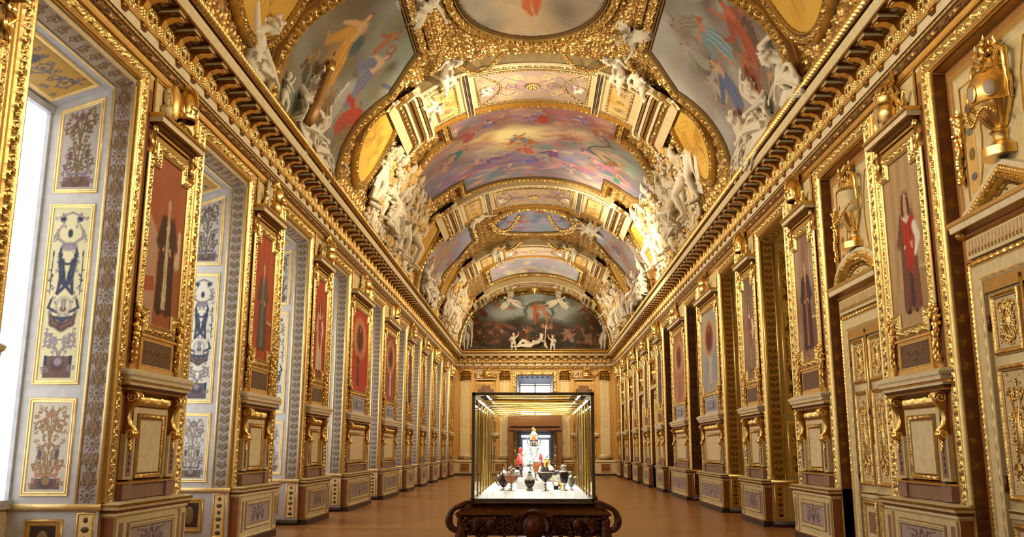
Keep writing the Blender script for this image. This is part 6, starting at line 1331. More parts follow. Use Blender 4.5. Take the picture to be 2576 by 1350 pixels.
def vault_mat(Y, s_, h, roll, sc_, mir=1, lean=0.):
    h = h + .12 * (sc_ > 1.2)
    p = VM(np.array(float(Y)), np.array(float(s_)), h); e = .02; up = VM(np.array(float(Y)), np.array(s_ - math.copysign(e, s_)), h) - p; up = nz(up); yv = np.array([0, 1., 0]) * (1 if s_ > 0 else -1) * -1.
    n = np.cross(yv, up); n = nz(n)
    R = Matrix(np.stack([n, yv, up], -1).tolist()).to_4x4(); Mx = Matrix.Translation(Vector(p.tolist())) @ R @ Matrix.Rotation(roll, 4, 'X') @ Matrix.Rotation(lean, 4, 'Y') @ Matrix.Diagonal((sc_, sc_ * mir, sc_, 1))
    return Mx
def stat(kind, label, Mx, group='stucco figures on the cornice and vault', nm='statue', col=None):
    o = ob(nm, FIG[kind], M_STU); o.matrix_world = Mx; tag(o, label, 'statue', group); return o
def cmat(sd, Y, z=7.74, d=.34, rz=0., tilt=.0, sc_=1., mir=1, roll=0.):
    s = -1 if sd == 'L' else 1
    return Matrix.Translation((s * (W - d), Y, z)) @ Matrix.Rotation((0 if sd == 'L' else PI) + rz, 4, 'Z') @ Matrix.Rotation(tilt, 4, 'Y') @ Matrix.Rotation(roll, 4, 'X') @ Matrix.Diagonal((sc_, sc_ * mir, sc_, 1))
stat('bowed', 'stucco youth with bowed head and raised arm on the left cornice, nearest', cmat('L', 14.0, 7.80, .30, .15, .12, 1.35))
a_ = stat('muse', 'white stucco seated muse playing a gilt lute on the left cornice', cmat('L', 16.9, 7.84, .30, .1, .12, 1.45)); lt = ob('theorbo', LUTE, M_ORN, a_)
stat('putto', 'small stucco putto beside the lute-playing muse', cmat('L', 15.7, 7.70, .40, .2, .1, .55))
stat('muse', 'white stucco draped companion seated behind the lute-playing muse', cmat('L', 18.3, 7.82, .28, -.1, .1, 1.1, 1))
stat('overhead', 'stucco nude bending an arm over its head on the right cornice', cmat('R', 15.6, 7.80, .30, -.1, .1, 1.45))
stat('bowed', 'curly-headed stucco woman leaning down, left one of the pair on the right cornice', cmat('R', 18.9, 7.80, .30, .1, .12, 1.3))
stat('muse', 'stucco woman with diadem seated behind the curly-headed one on the right cornice', cmat('R', 17.2, 7.84, .28, .1, .12, 1.4, -1))
stat('muse', 'stucco knees and drapery at the end of the right cornice group', cmat('R', 18.6, 7.82, .28, .1, .1, 1.1, -1))
stat('putto', 'stucco putto reaching up to the left oval medallion', cmat('L', 20.9, 7.62, .24, .5, .1, .75)); stat('putto', 'stucco putto reaching up to the right oval medallion', cmat('R', 20.7, 7.62, .24, -.4, .1, .75, -1))
WORD = {-1: 'left', 1: 'right'}
for sg in (-1, 1):
    sd = WORD[sg]
    for (Y, s_, kd, roll, sc_, mir, lab) in [(24.1, 6.6, 'atlas', -.30, 1.5, 1, 'bearded stucco atlas leaning beside the %s oval medallion'), (25.7, 6.7, 'atlas2', -.45, 1.5, 1, 'stucco nude with raised arm, second figure beyond the %s medallion'),
                                   (27.4, 6.5, 'muse', -.3, 1.6, -1, 'draped stucco woman low on the %s flank of the great painting'), (29.2, 6.8, 'standing', .1, 1.3, 1, 'stucco nude with arm over head in the middle of the %s flank'), (30.6, 6.8, 'atlas', .45, 1.5, -1, 'bearded stucco atlas leaning back towards the great painting, %s side'),
                                   (32.4, 6.8, 'atlas2', .35, 1.5, -1, 'long stucco nude stretched towards the second rib, %s side'), (28.2, 5.6, 'putto', -.3, 1.1, 1, 'stucco putto in the foliage under the great painting, %s side'), (30.0, 5.5, 'putto', .4, 1.0, -1, 'stucco putto with the fruit swag, %s side')]:
        stat(kd, lab % sd, vault_mat(Y, sg * s_, .12, roll * 1., sc_, mir))
    for (Y, s_, kd, roll, sc_, mir, lab) in [(36.0, 6.95, 'muse', 0., 1.3, 1, 'stucco seated figure at the foot of the distant %s side painting'), (37.8, 7.0, 'bowed', .0, 1.3, 1, 'stucco standing youth at the foot of the distant %s side painting'), (39.4, 6.95, 'muse', 0, 1.3, -1, 'stucco draped figure ending the distant %s cornice group'),
                                   (44.2, 6.9, 'atlas', -.3, 1.3, 1, 'stucco atlas just beyond the distant %s side painting'), (46.2, 6.9, 'standing', -.2, 1.3, 1, 'stucco nude below the third rib, %s side'), (48.3, 6.9, 'atlas2', 0, 1.3, -1, 'stucco nude on the %s flank of the octagonal painting'), (50.3, 6.9, 'atlas', .2, 1.3, -1, 'stucco atlas near the last rib, %s side'), (52.2, 6.9, 'victory', 0, 1.4, 1, 'winged stucco figure near the end, %s side')]:
        stat(kd, lab % sd, vault_mat(Y, sg * s_, .12, roll, sc_, mir))
    stat('recline', 'stucco reclining nude on the near edge of the first rib, %s side' % sd, vault_mat(21.45, sg * 2.75, .30, 0, .95, sg)); stat('victory', 'winged stucco figure beside the nearest oval crown painting, %s side' % sd, vault_mat(19.2, sg * 3.2, .15, .9 * 1, .95, -1))
    stat('putto', 'stucco child hanging from the panel of the first rib, %s side' % sd, vault_mat(22.6, sg * 3.3, .3, -1.3, .8, 1)); stat('victory', 'winged stucco figure by the small distant oval painting, %s side' % sd, vault_mat(37.6, sg * 3.0, .25, 1.2, 1.0, 1)); stat('recline', 'stucco nude on the near edge of the third rib, %s side' % sd, vault_mat(43.2, sg * 2.4, .3, 0, 1., sg))
    # end wall caryatids and flying victories
    o = stat('atlas', 'stucco caryatid at the %s end of the sea painting' % sd, Matrix.Translation((sg * 4.35, YF - .45, 7.75)) @ Matrix.Rotation(-PI / 2 - sg * .4, 4, 'Z') @ Matrix.Rotation(-sg * .12, 4, 'X') @ Matrix.Scale(1.15, 4))
    o = stat('victory', 'winged stucco figure flying over the sea painting, %s one' % sd, Matrix.Translation((sg * 1.45, YF - .5, 10.95)) @ Matrix.Rotation(-PI / 2, 4, 'Z') @ Matrix.Rotation(-sg * 1.15, 4, 'X') @ Matrix.Scale(.85, 4) @ Matrix.Translation((0, 0, -.9)))
stat('recline', 'stucco river god reclining with an oar below the sea painting', Matrix.Translation((.15, YF - .45, 7.86)) @ Matrix.Rotation(-PI / 2, 4, 'Z') @ Matrix.Diagonal((1.15, 1.25, 1.25, 1)))
stat('putto', 'stucco putto at the feet of the river god', Matrix.Translation((-1.35, YF - .4, 7.62)) @ Matrix.Rotation(-PI / 2, 4, 'Z') @ Matrix.Scale(.75, 4)); stat('putto', 'stucco putto sitting right of the river god', Matrix.Translation((1.15, YF - .4, 7.55)) @ Matrix.Rotation(-PI / 2, 4, 'Z') @ Matrix.Diagonal((.7, -.7, .7, 1)))
m = MB(CREAMW); m.tube([(0, 0, 0), (.1, 0, 1.25)], .035, seg=8); m.ell((.11, 0, 1.3), (.05, .03, .12)); o = ob('oar', m, M_ORN, None, loc=(.62, YF - .55, 8.0)); tag(o, 'pale oar standing upright beside the stucco river god', 'oar')
m = MB(GOLD)
for k in range(9): a_ = PI * (k + .5) / 9; m.tube([(0, 0, 0), (.42 * math.cos(a_), -.12, .36 * math.sin(a_))], [.03, .075], seg=7)
o = ob('scallop_shell', m, M_ORN, None, loc=(0, YF - .4, 11.45)); tag(o, 'gilt scallop shell crowning the sea painting', 'shell ornament')
# foliage and fruit that fills the flanks between the figures
def flank_mass(sg, Ya, Yb, n, name_lab, seed):
    r = np.random.RandomState(seed); m = MB(STUC); random.seed(seed)
    for k in range(n):
        Y = r.uniform(Ya, Yb); s_ = r.uniform(4.5, 7.1); p = VM(np.array(Y), np.array(sg * s_), .06)
        c = [STUC, GOLD * [.85, .8, .75, 1], STUC * [.9, .82, .7, 1], STUC * [.95, .9, .8, 1]][r.randint(4)]; t = r.rand()
        if t < .3:
            th = np.linspace(0, 2.6 * PI, 18); q = r.uniform(.16, .32) * (1 - th / (2.6 * PI) * .8); pp = VM(Y + q * np.cos(th), sg * (s_ + q * np.sin(th)), .14 + 0 * th); m.tube(pp, .05, seg=7, col=c)
        elif t < .45:
            a = r.uniform(-.25, .25); pts = np.array([VM(np.array(Y + a * v + .05 * math.sin(6 * v + k)), np.array(sg * (s_ - .45 * v)), .10 + .08 * math.sin(3 * v)) for v in np.linspace(0, 1, 6)])
            for o in range(3): m.tube(pts + [0, .09 * o - .09, .02 * (o % 2)], [.03, .08, .09, .08, .06, .02], seg=8, col=c)
        else:
            for j in range(9): m.ell(p + r.uniform(-.15, .15, 3), r.uniform(.04, .085), seg=7, rings=5, col=c)
    o = ob('stucco_foliage', m, M_STU); tag(o, name_lab, 'foliage ornament', None, 'stuff')
for sg in (-1, 1):
    flank_mass(sg, 24.2, 33.2, 330, 'dense cream and gilt stucco fruit, cloth and foliage massed on the %s flank of the great painting' % WORD[sg], 3 + sg); flank_mass(sg, 44, 53.4, 200, 'distant stucco fruit and foliage massed on the %s flank of the octagonal painting' % WORD[sg], 9 + sg)
# hanging garlands at the crown
def festoon(Ya, sa, Yb, sb, drop, lab, h=.42, r=.035):
    m = MB(GOLD); random.seed(int(Ya * 10 + sa * 7)); n = 34
    for k in range(n):
        t = k / (n - 1.); p = VM(np.array(Ya + (Yb - Ya) * t + drop * 4 * t * (1 - t)), np.array(sa + (sb - sa) * t), h)
        for q in range(2): m.ell(p + np.random.RandomState(k * 3 + q).uniform(-.03, .03, 3), r * random.uniform(.9, 1.4), seg=8, rings=6, col=GOLD * [random.uniform(.7, .95), random.uniform(.7, .9), .75, 1])
    o = ob('garland', m, M_ORN); tag(o, lab, 'garland', 'gilt garlands hanging at the crown of the vault', 'stuff')
for s in (-1, 1):
    festoon(21.4, s * 2.1, 21.3, s * .85, .75, 'gilt garland looping under the nearest oval painting, %s of its centre' % WORD[s]); festoon(21.1, s * 2.9, 19.6, s * 2.3, .3, 'gilt garland in the corner of the nearest crown compartment, %s side' % WORD[s])
    festoon(37.4, s * 2.1, 37.4, s * .7, 2.2, 'gilt garland looping over the small distant oval painting, %s one' % WORD[s], .45, .06); festoon(42.4, s * 2.0, 42.4, s * .7, 1.3, 'gilt garland below the small distant oval painting, %s one' % WORD[s], .45, .06)
# ------------------------------------------------------------------ gilt trophies on the hoods
def trophy(kind):
    P = []; random.seed(kind)
    def A(nm, mb): me = mb.mesh(nm); autosmooth(me, 50); P.append((nm, me))
    if kind == 0:
        m = MB(); m.lathe([(.0, .42), (.08, .40), (.14, .33), (.17, .22), (.165, .12), (.15, .06)], c=(.12, .06, .12), seg=18, col=GOLD * [.8, .75, .65, 1]); m.tube([(.0, .06, .25), (.05, .06, .50), (.14, .06, .58), (.26, .06, .50), (.30, .06, .34)], [.03, .045, .05, .045, .02], seg=8); m.ell((.25, .06, .30), (.06, .12, .05)); A('helmet', m)
        m = MB(); m.lathe([(.15, 0), (.17, .02), (.165, .07), (.175, .085)], c=(.12, .06, .14), seg=24)
        for k in range(10): a = k * PI / 5; m.tube([(.12 + .17 * math.cos(a), .06 + .17 * math.sin(a), .21), (.12 + .19 * math.cos(a), .06 + .19 * math.sin(a), .27)], [.022, .008], seg=6); m.ell((.12 + .195 * math.cos(a), .06 + .195 * math.sin(a), .285), .012, seg=6, rings=5)
        A('crown', m)
        m = MB(CREAM); m.lathe([(.06, 0), (.09, .05), (.10, .2), (.085, .36), (.05, .42)], c=(.08, -.26, .06), seg=14, col=GOLD * [1, .95, .85, .8]); m.ell((.06, -.4, .12), .085); m.ell((.06, -.4, .3), (.05, .04, .12)); A('quiver', m)
        m = MB()
        for k in range(9): m.tube([(.1, .10 + .02 * k, .12), (.16, .22 + .012 * k, .20 - .02 * k), (.18, .3, .06 - .0 * k)], [.03, .025, .01], seg=6)
        m.ell((.18, .34, .05), .05); m.ell((.14, .42, .03), .04); A('lion_skin', m)
    elif kind == 1:
        m = MB(); m.ell((.14, .05, .30), (.15, .15, .17)); m.ell((.26, .05, .24), (.07, .09, .07)); m.ell((.30, .05, .18), (.05, .07, .03)); m.ell((.25, .0, .32), .03); m.ell((.25, .1, .32), .03)
        for k in range(46): a = random.uniform(0, 2 * PI); b = random.uniform(-.6, 1.3); m.ell((.09 + .13 * math.cos(b) * math.cos(a) * .6, .05 + .17 * math.cos(b) * math.sin(a), .32 + .17 * math.sin(b)), random.uniform(.025, .045), seg=7, rings=5, col=GOLD * [.9, .85, .75, 1])
        A('lion_head', m)
        m = MB(); m.lathe([(.07, 0), (.12, .05), (.13, .16), (.10, .22)], c=(.12, .05, -.01), seg=16); A('bust_base', m)
        m = MB(CREAM); m.box(.02, .12, -.34, -.22, .0, .15, CREAM); m.tube([(.07, -.28, .1), (.07, -.27, .5)], [.03, .025], seg=8); m.lathe([(.04, .0), (.06, .1), (.05, .2)], c=(.08, -.17, .2), seg=10)
        for k in range(12): m.ell((.08, -.2 + random.uniform(-.06, .06), .15 + k * .03), .03, seg=7, rings=5)
        A('pillar_piece', m)
        m = MB()
        for k in range(7): m.tube([(.1, .2, .3 - k * .03), (.14, .3, .2 - k * .02), (.1, .34, .04)], [.03, .03, .012], seg=6)
        A('drapery', m)
    else:
        m = MB(); m.lathe([(.13, .0), (.16, .03), (.15, .09), (.17, .12)], c=(.13, .1, .20), seg=22)
        for k in range(12): a = k * PI / 6; m.tube([(.13 + .16 * math.cos(a), .1 + .16 * math.sin(a), .31), (.13 + .14 * math.cos(a), .1 + .14 * math.sin(a), .40), (.13 + .03 * math.cos(a), .1 + .03 * math.sin(a), .47)], [.018, .02, .018], seg=6)
        for k in range(20): a = k * PI / 10; m.ell((.13 + .175 * math.cos(a), .1 + .175 * math.sin(a), .33), .016, seg=6, rings=5)
        A('crown', m)
        m = MB(); m.lathe([(.09, 0), (.14, .06), (.16, .14), (.13, .2)], c=(.13, .1, 0), seg=18); A('cushion', m)
        m = MB(CREAM); m.add([(.10, -.28, .02), (.10, -.16, .12), (.10, -.15, .34), (.10, -.36, .34), (.10, -.36, .12)], [(0, 1, 2), (0, 2, 3), (0, 3, 4)], CREAM)
        m.tube([(.11, -.28, .02), (.11, -.16, .12), (.11, -.15, .34), (.11, -.36, .34), (.11, -.36, .12), (.11, -.28, .02)], .018, seg=6); [m.ell((.12, -.26 + random.uniform(-.05, .05), .22 + random.uniform(-.06, .06)), .022, seg=7, rings=5, col=S('#8a8078')) for _ in range(8)]; A('shield', m)
        m = MB()
        for k in range(9): a = PI * k / 8; m.tube([(.08, -.42, .06), (.1, -.42 + .1 * math.cos(a), .06 + .1 * math.sin(a))], [.012, .022], seg=6)
        A('shell', m)
    m = MB(); random.seed(kind + 40)
    for k in range(16):
        u = random.uniform(-.42, .42); z = random.uniform(.02, .30) * (1 - abs(u)); a = random.uniform(-.8, .8); m.tube([(.03, u, z), (.09, u + .07 * a, z + .09), (.10, u + .16 * a, z + .15), (.08, u + .19 * a, z + .12)], [.025, .03, .022, .01], seg=6)
        if k % 2: leafy(m, (.08, u, z + .03), 5, .09)
    for s_ in (-1, 1): th = np.linspace(0, 3 * PI, 20); rr = .07 * (1 - th / (3 * PI) * .8); m.tube(np.stack([.09 + 0 * th, s_ * .36 + rr * np.cos(th), .10 + rr * np.sin(th)], -1), .017, seg=6)
    for k in range(5): m.tube([(.05, -.05 + .02 * k, .3), (.1, .05 + .05 * k, .52 + .02 * k), (.14, .14 + .05 * k, .50 - .02 * k)], [.02, .028, .012], seg=6)
    A('leafage', m); return P
TR = [trophy(k) for k in range(3)]
for sd in 'LR':
    for i in range(1, len(PIERS)):
        c, hw = PIERS[i]; s = -1 if sd == 'L' else 1; kd = {('L', 2): 0, ('L', 3): 1, ('R', 2): 2, ('R', 3): 0}.get((sd, i), (i * 2 + (sd == 'R')) % 3)
        lab = PLIST[(sd, i)][5]; short = lab.split(',')[0].split(' of the')[0]
        e = empty('gilt_trophy', (s * (W - .02), c, 6.045), 0 if sd == 'L' else PI, sc_=(1., 1.25 if hw > 1.5 else 1.05, 1.18))
        desc = ['gilt crowned helmet trophy', 'gilt lion-head trophy', 'gilt crown and shield trophy'][kd]
        where = {1: 'at the very edge of the picture', 2: 'on the nearest whole pier', 3: 'on the second pier', 4: 'on the third pier', 5: 'over the first wide tapestry', 6: 'over the second wide tapestry', 7: 'just beyond the wide tapestries', 8: 'fourth pier from the end', 9: 'third pier from the end', 10: 'second pier from the end', 11: 'last pier before the end wall'}[i]
        tag(e, '%s, %s wall, %s' % (desc, 'window' if sd == 'L' else 'doors', where), 'trophy', 'gilt trophies over the portraits')
        for nm, me in TR[kd]: ob(nm, me, M_ORN, e)
# ================================================================== FAR END WALL
wf = wallmap('F')
m = MB(OCHRE * [1.05, 1, .95, 1])
def fbox(m_, x0, x1, d0, d1, z0, z1, col=None): m_.box(x0, x1, YF - d1, YF - d0, z0, z1, col)
for x0, x1, z0, z1 in ((-6.6, -1.15, 0, 7.6), (1.15, 6.6, 0, 7.6), (-1.15, 1.15, 6.2, 7.6)): fbox(m, x0, x1, -.25, 0, z0, z1)
WF = ob('wall_far', m, M_ORN); tag(WF, 'end wall with fluted pilasters, tall window and wooden portal', kind='structure')
def pil():
    m = MB(CREAM * [1, .95, .85, .1]); hw = .30
    n = 7; us = np.linspace(-hw, hw, n * 8 + 1); fl = np.abs(np.sin((us + hw) / (2 * hw) * PI * n)) ** .6
    for z0, z1, k in ((2.95, 5.85, 1), (1.3, 2.95, 0)): m.grid(np.array([[(u, -.10 + k * .028 * f, z) for u, f in zip(us, fl)] for z in (z0, z1)]), None)
    for u in (-hw, hw): m.grid([[(u, 0, 1.2), (u, -.1, 1.2)], [(u, 0, 5.9), (u, -.1, 5.9)]])
    for z0, z1, e in ((.98, 1.06, .12), (1.06, 1.14, .07), (1.14, 1.22, .09), (1.22, 1.3, .03), (5.85, 5.89, .03)): m.box(-hw - e, hw + e, -.1 - e, 0, z0, z1, CREAM if z0 > 1 else GOLDD)
    return m.mesh('pilaster')
def capital():
    m = MB(GOLD); m.box(-.30, .30, -.11, 0, 5.89, 6.45, GOLDD); m.box(-.42, .42, -.2, 0, 6.48, 6.56, GOLD)
    for row, (z, n, r_) in enumerate(((5.95, 5, .10), (6.12, 6, .10), (6.28, 5, .09))):
        for k in range(n): u = -.32 + .64 * k / (n - 1); m.tube([(u, -.11, z), (u, -.19, z + .1), (u, -.24, z + .12), (u, -.23, z + .08)], [.05, .055, .04, .02], seg=7); leafy(m, (u, -.2, z + .1), 4, .08)
    for s in (-1, 1): th = np.linspace(0, 3 * PI, 22); rr = .09 * (1 - th / (3 * PI) * .8); m.tube(np.stack([s * .33 + rr * np.cos(th), -.2 + 0 * th, 6.40 + rr * np.sin(th)], -1), .02, seg=6)
    return m.mesh('capital')
mp_, mc_ = pil(), capital()
for x in (-4.41, -1.9, 1.9, 4.41):
    o = ob('pilaster', mp_, M_ORN, WF, loc=(x, YF, 0)); ob('capital', mc_, M_ORN, o)
m = MB(CREAM)
for x0, x1 in ((-5.1, -1.75), (1.75, 5.1)):
    fbox(m, x0, x1, 0, .16, .13, .84, CREAM * [.9, .85, .75, 1]); fbox(m, x0, x1, 0, .22, .84, .97, CREAM); fbox(m, x0, x1, 0, .2, 0, .13, DARK * [1.6, 1.5, 1.7, 1])
ob('plinth', m, M_ORN, WF)
for x in (-4.4, -3.12, -2.2, 2.2, 3.12, 4.4):
    m = MB(); w2 = .42 if abs(x) == 3.12 else .3
    ribbon(m, rect(x - w2, x + w2, .22, .74), .07, h_step([(.05, .5, .03), (.5, .95, .012)]), c_hi(GOLD, BROWN, .03), lambda u, v, h: st3(u, YF - .16 - h, v), na=7, step=2., side=1.)
    m.grid([[(x - w2 + .07, YF - .17, .29), (x + w2 - .07, YF - .17, .29)], [(x - w2 + .07, YF - .17, .67), (x + w2 - .07, YF - .17, .67)]], BROWN * [1.3, 1.2, 1.1, 1])
    for k in range(9): m.ell((x + random.uniform(-.12, .12), YF - .18, random.uniform(.38, .6)), (.05, .015, .04), seg=7, rings=5, col=GOLDD)
    ob('plinth_panel', m, M_ORN, WF)
for s in (-1, 1):
    g = None
    for nm, me, mt in PM[False]:
        if nm in ('pier_ground', 'plinth', 'plinth_panel', 'name_tablet'): continue
        ob(nm, me, mt, WF, loc=(s * 3.12, YF, 0), rz=-PI / 2, sc_=(1, .86, 1))
    e = empty('framed_portrait', (s * 3.12, YF - .03, 3.1), -PI / 2, sc_=(1, .86, 1)); tag(e, 'framed brown canvas on the far end wall, %s of the window' % WORD[s], 'portrait')
    ob('frame', FRM[1.16], M_ORN, e, loc=(0, 0, -3.1)); cv = Cv(1.26, 2.4, .04, S('#7c5638')); cv.fog([S('#7a5234'), S('#8c6644'), S('#684428')], 1., 5 + s)
    m = MB(); cv_mesh(m, cv, lambda x, y, h: st3(.016 + h, x - .63, y + .1), mask=[(u + .63, z - 3.2) for u, z in outline(1.16)]); ob('canvas', m, M_PNT, e)
    e = empty('gilt_trophy', (s * 3.12, YF - .02, 6.03), -PI / 2, sc_=(1.3, 1.7, 1.15)); tag(e, 'gilt trophy of arms over the %s canvas of the far end wall' % WORD[s], 'trophy', 'gilt trophies over the portraits')
    for nm, me in TR[1 if s < 0 else 2]: ob(nm, me, M_ORN, e)
# the central window
w_ = empty('window_30', (0, YF, 0)); tag(w_, 'tall daylit window in the middle of the far end wall', kind='structure')
m = MB(); ribbon(m, [(1.15, 0), (1.15, 6.2), (-1.15, 6.2), (-1.15, 0)], .26, h_egg(.06, .12), c_hi(GOLD, BOLE_SHADE, .06), lambda u, v, h: st3(u, -h - .01, v), na=10, step=.05, side=-1., closed=False); ob('opening_frame', m, M_ORN, w_)
m = MB(BLUEW)
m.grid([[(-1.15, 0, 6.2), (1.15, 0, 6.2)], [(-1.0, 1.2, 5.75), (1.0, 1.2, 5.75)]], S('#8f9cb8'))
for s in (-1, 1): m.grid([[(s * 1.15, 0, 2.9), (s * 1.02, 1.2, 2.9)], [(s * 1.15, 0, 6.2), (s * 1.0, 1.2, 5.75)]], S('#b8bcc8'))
for k in range(6): m.ell((-.8 + k * .32, .3, 6.08), (.1, .12, .02), seg=8, rings=5, col=S('#5c6a90'))
ob('reveal', m, M_ORN, w_)
m = MB(S('#4c5058'))
for x in (-1.0, -.02, .98): m.box(x, x + .07, 1.16, 1.22, 2.9, 5.75)
for z in (2.9, 4.35, 5.62): m.box(-1.0, 1.05, 1.16, 1.22, z, z + .08)
ob('glazing_bars', m, M_BRZ, w_)
m = MB(); m.box(-1.05, 1.05, 1.24, 1.26, 2.9, 5.8); ob('pane', m, M_BLIND, w_)
# wooden portal below the window
PB = mat('brown_portal_wood', S('#8a5c38'), rough=.4, noise=.2)
p_ = empty('door_30', (0, YF, 0)); tag(p_, 'brown wooden portal with brass-edged glass doorway under the end window', kind='structure')
m = MB(); [m.box(*b) for b in ((-1.68, 1.68, -.9, -.05, 2.86, 3.72), (-1.68, -1.38, -.9, -.05, 0, 2.86), (1.38, 1.68, -.9, -.05, 0, 2.86), (-1.55, 1.55, -1.05, -.9, 3.02, 3.10), (-1.75, 1.75, -1.0, -.9, 2.78, 2.88))]; ob('portal_frame', m, PB, p_)
m = MB(); [m.box(*b) for b in ((-1.38, -1.30, -.92, -.8, 0, 2.76), (-1.22, -1.16, -.86, -.8, 0, 2.7), (1.30, 1.38, -.92, -.8, 0, 2.76), (1.16, 1.22, -.86, -.8, 0, 2.7), (-1.38, 1.38, -.92, -.8, 2.70, 2.76))]; ob('brass_edge', m, M_BRS, p_)
m = MB(S('#6c6c78')); m.box(-1.3, 1.3, 6.0, 6.1, 0, 3.4, S('#8c8c98')); m.box(-1.8, -1.5, 0, 6, 0, 3.4, S('#8c8478')); m.box(1.5, 1.8, 0, 6, 0, 3.4, S('#8c8478')); m.box(-1.8, 1.8, 0, 6, 2.9, 3.0, S('#8c8478')); ob('room_beyond', m, M_ORN, p_)
m = MB(); m.box(-.85, .95, 5.9, 5.95, .6, 2.25); m.box(-.95, 1.05, 5.9, 5.95, 2.42, 2.55); ob('lit_window', m, M_BLIND, p_)
# ================================================================== THE DISPLAY CASE AND ITS CARVED TABLE
CX, CY0, CY1, CZ0, CZ1, CH = .01, 13.0, 17.6, .885, 2.425, .88
c_ = empty('display_case', (CX, (CY0 + CY1) / 2, CZ0)); tag(c_, 'large glass display case with bronze edges full of hardstone vessels', 'display case')
ly = (CY1 - CY0) / 2; HT = CZ1 - CZ0
m = MB(); t = .045
for x in (-CH, CH - t):
    for y in (-ly, ly - t): m.box(x, x + t, y, y + t, 0, HT)
for z in (0, HT - t):
    for y in (-ly, ly - t): m.box(-CH, CH, y, y + t, z, z + t)
    for x in (-CH, CH - t): m.box(x, x + t, -ly, ly, z, z + t)
ob('case_frame', m, M_BRZ, c_)
m = MB()
m.box(-CH + .01, CH - .01, -ly + .012, -ly + .018, t, HT - t); m.box(-CH + .01, CH - .01, ly - .018, ly - .012, t, HT - t)
for x in (-CH + .012, CH - .018): m.box(x, x + .006, -ly + .02, ly - .02, t, HT - t)
ob('glass_sides', m, M_GLS, c_); m = MB(); m.box(-CH + .02, CH - .02, -ly + .02, ly - .02, HT - .02, HT - .014); ob('glass_lid', m, M_GLS, c_)
for k in range(6):
    y = -ly + .25 + k * (2 * ly - .5) / 5; m = MB(); r = .012; q = CH - .075; zt = HT - .11
    m.tube([(-q, y, .06), (-q, y, zt - .05), (-q + .05, y, zt), (q - .05, y, zt), (q, y, zt - .05), (q, y, .06)], r, seg=7); m.tube([(-q + .04, y + .03, .06), (-q + .04, y + .03, zt - .08), (q - .04, y + .03, zt - .04), (q - .04, y + .03, .06)], r * .8, seg=6); ob('brass_hoop', m, M_BRS, c_)
for s in (-1, 1):
    m = MB(); m.tube([(s * (CH - .10), -ly + .12, HT - .12), (s * (CH - .10), ly - .12, HT - .12)], .016, seg=8); ob('light_tube', m, M_TUBE, c_)
m = MB(); a, b, z1 = CH - .06, CH - .15, .13
V = [(-a, -ly + .05, .02), (a, -ly + .05, .02), (a, ly - .05, .02), (-a, ly - .05, .02), (-b, -ly + .42, z1), (b, -ly + .42, z1), (b, ly - .3, z1), (-b, ly - .3, z1)]
m.add(V, [(4, 5, 6, 7), (0, 1, 5, 4), (1, 2, 6, 5), (2, 3, 7, 6), (3, 0, 4, 7)], None); m.box(-.25, .20, -ly + 1.0, ly - .7, z1, z1 + .16); m.box(-.17, .13, -ly + 1.9, ly - 1.6, z1 + .16, z1 + .30); me = m.mesh('plinth', smooth=False); ob('plinth', me, M_WHT, c_)
l = bpy.data.lights.new('case_lamp', 'AREA'); l.shape = 'RECTANGLE'; l.size = 1.3; l.size_y = 4.; l.energy = 130; l.color = (1, .97, .9); lo = bpy.data.objects.new('case_lamp', l); C.objects.link(lo); lo.location = (CX, (CY0 + CY1) / 2, CZ1 - .06)
# text cards on the sloping front
ang = math.atan2(.11, .37)
M_CARD = mat('cream_card', S('#f4efe2'), rough=.6, noise=.02); M_INK = mat('grey_print', S('#8c8880'), rough=.7)
for k, (x, w2, nlab) in enumerate(((-.46, .19, 'wide'), (.30, .095, 'left'), (.50, .095, 'right'))):
    e = ob('label_card', (lambda mm: (mm.box(-w2, w2, -.16, .16, .004, .008), mm)[1])(MB()), M_CARD, None, loc=(CX + x, CY0 + .25, CZ0 + .082), rot=(ang, 0, 0))
    tag(e, {'wide': 'wide double text card at the left of the display case front', 'left': 'left one of the two small text cards at the right of the case', 'right': 'right one of the two small text cards in the display case'}[nlab], 'label')
    m = MB()
    for c2 in ((-.5, .5) if k == 0 else (0,)):
        for r_ in range(6 if k == 0 else 5): L_ = random.uniform(.045, .075); m.box(c2 * w2 - .06, c2 * w2 - .06 + L_, .10 - r_ * .04, .108 - r_ * .04, .008, .0085)
    ob('print', m, M_INK, e)
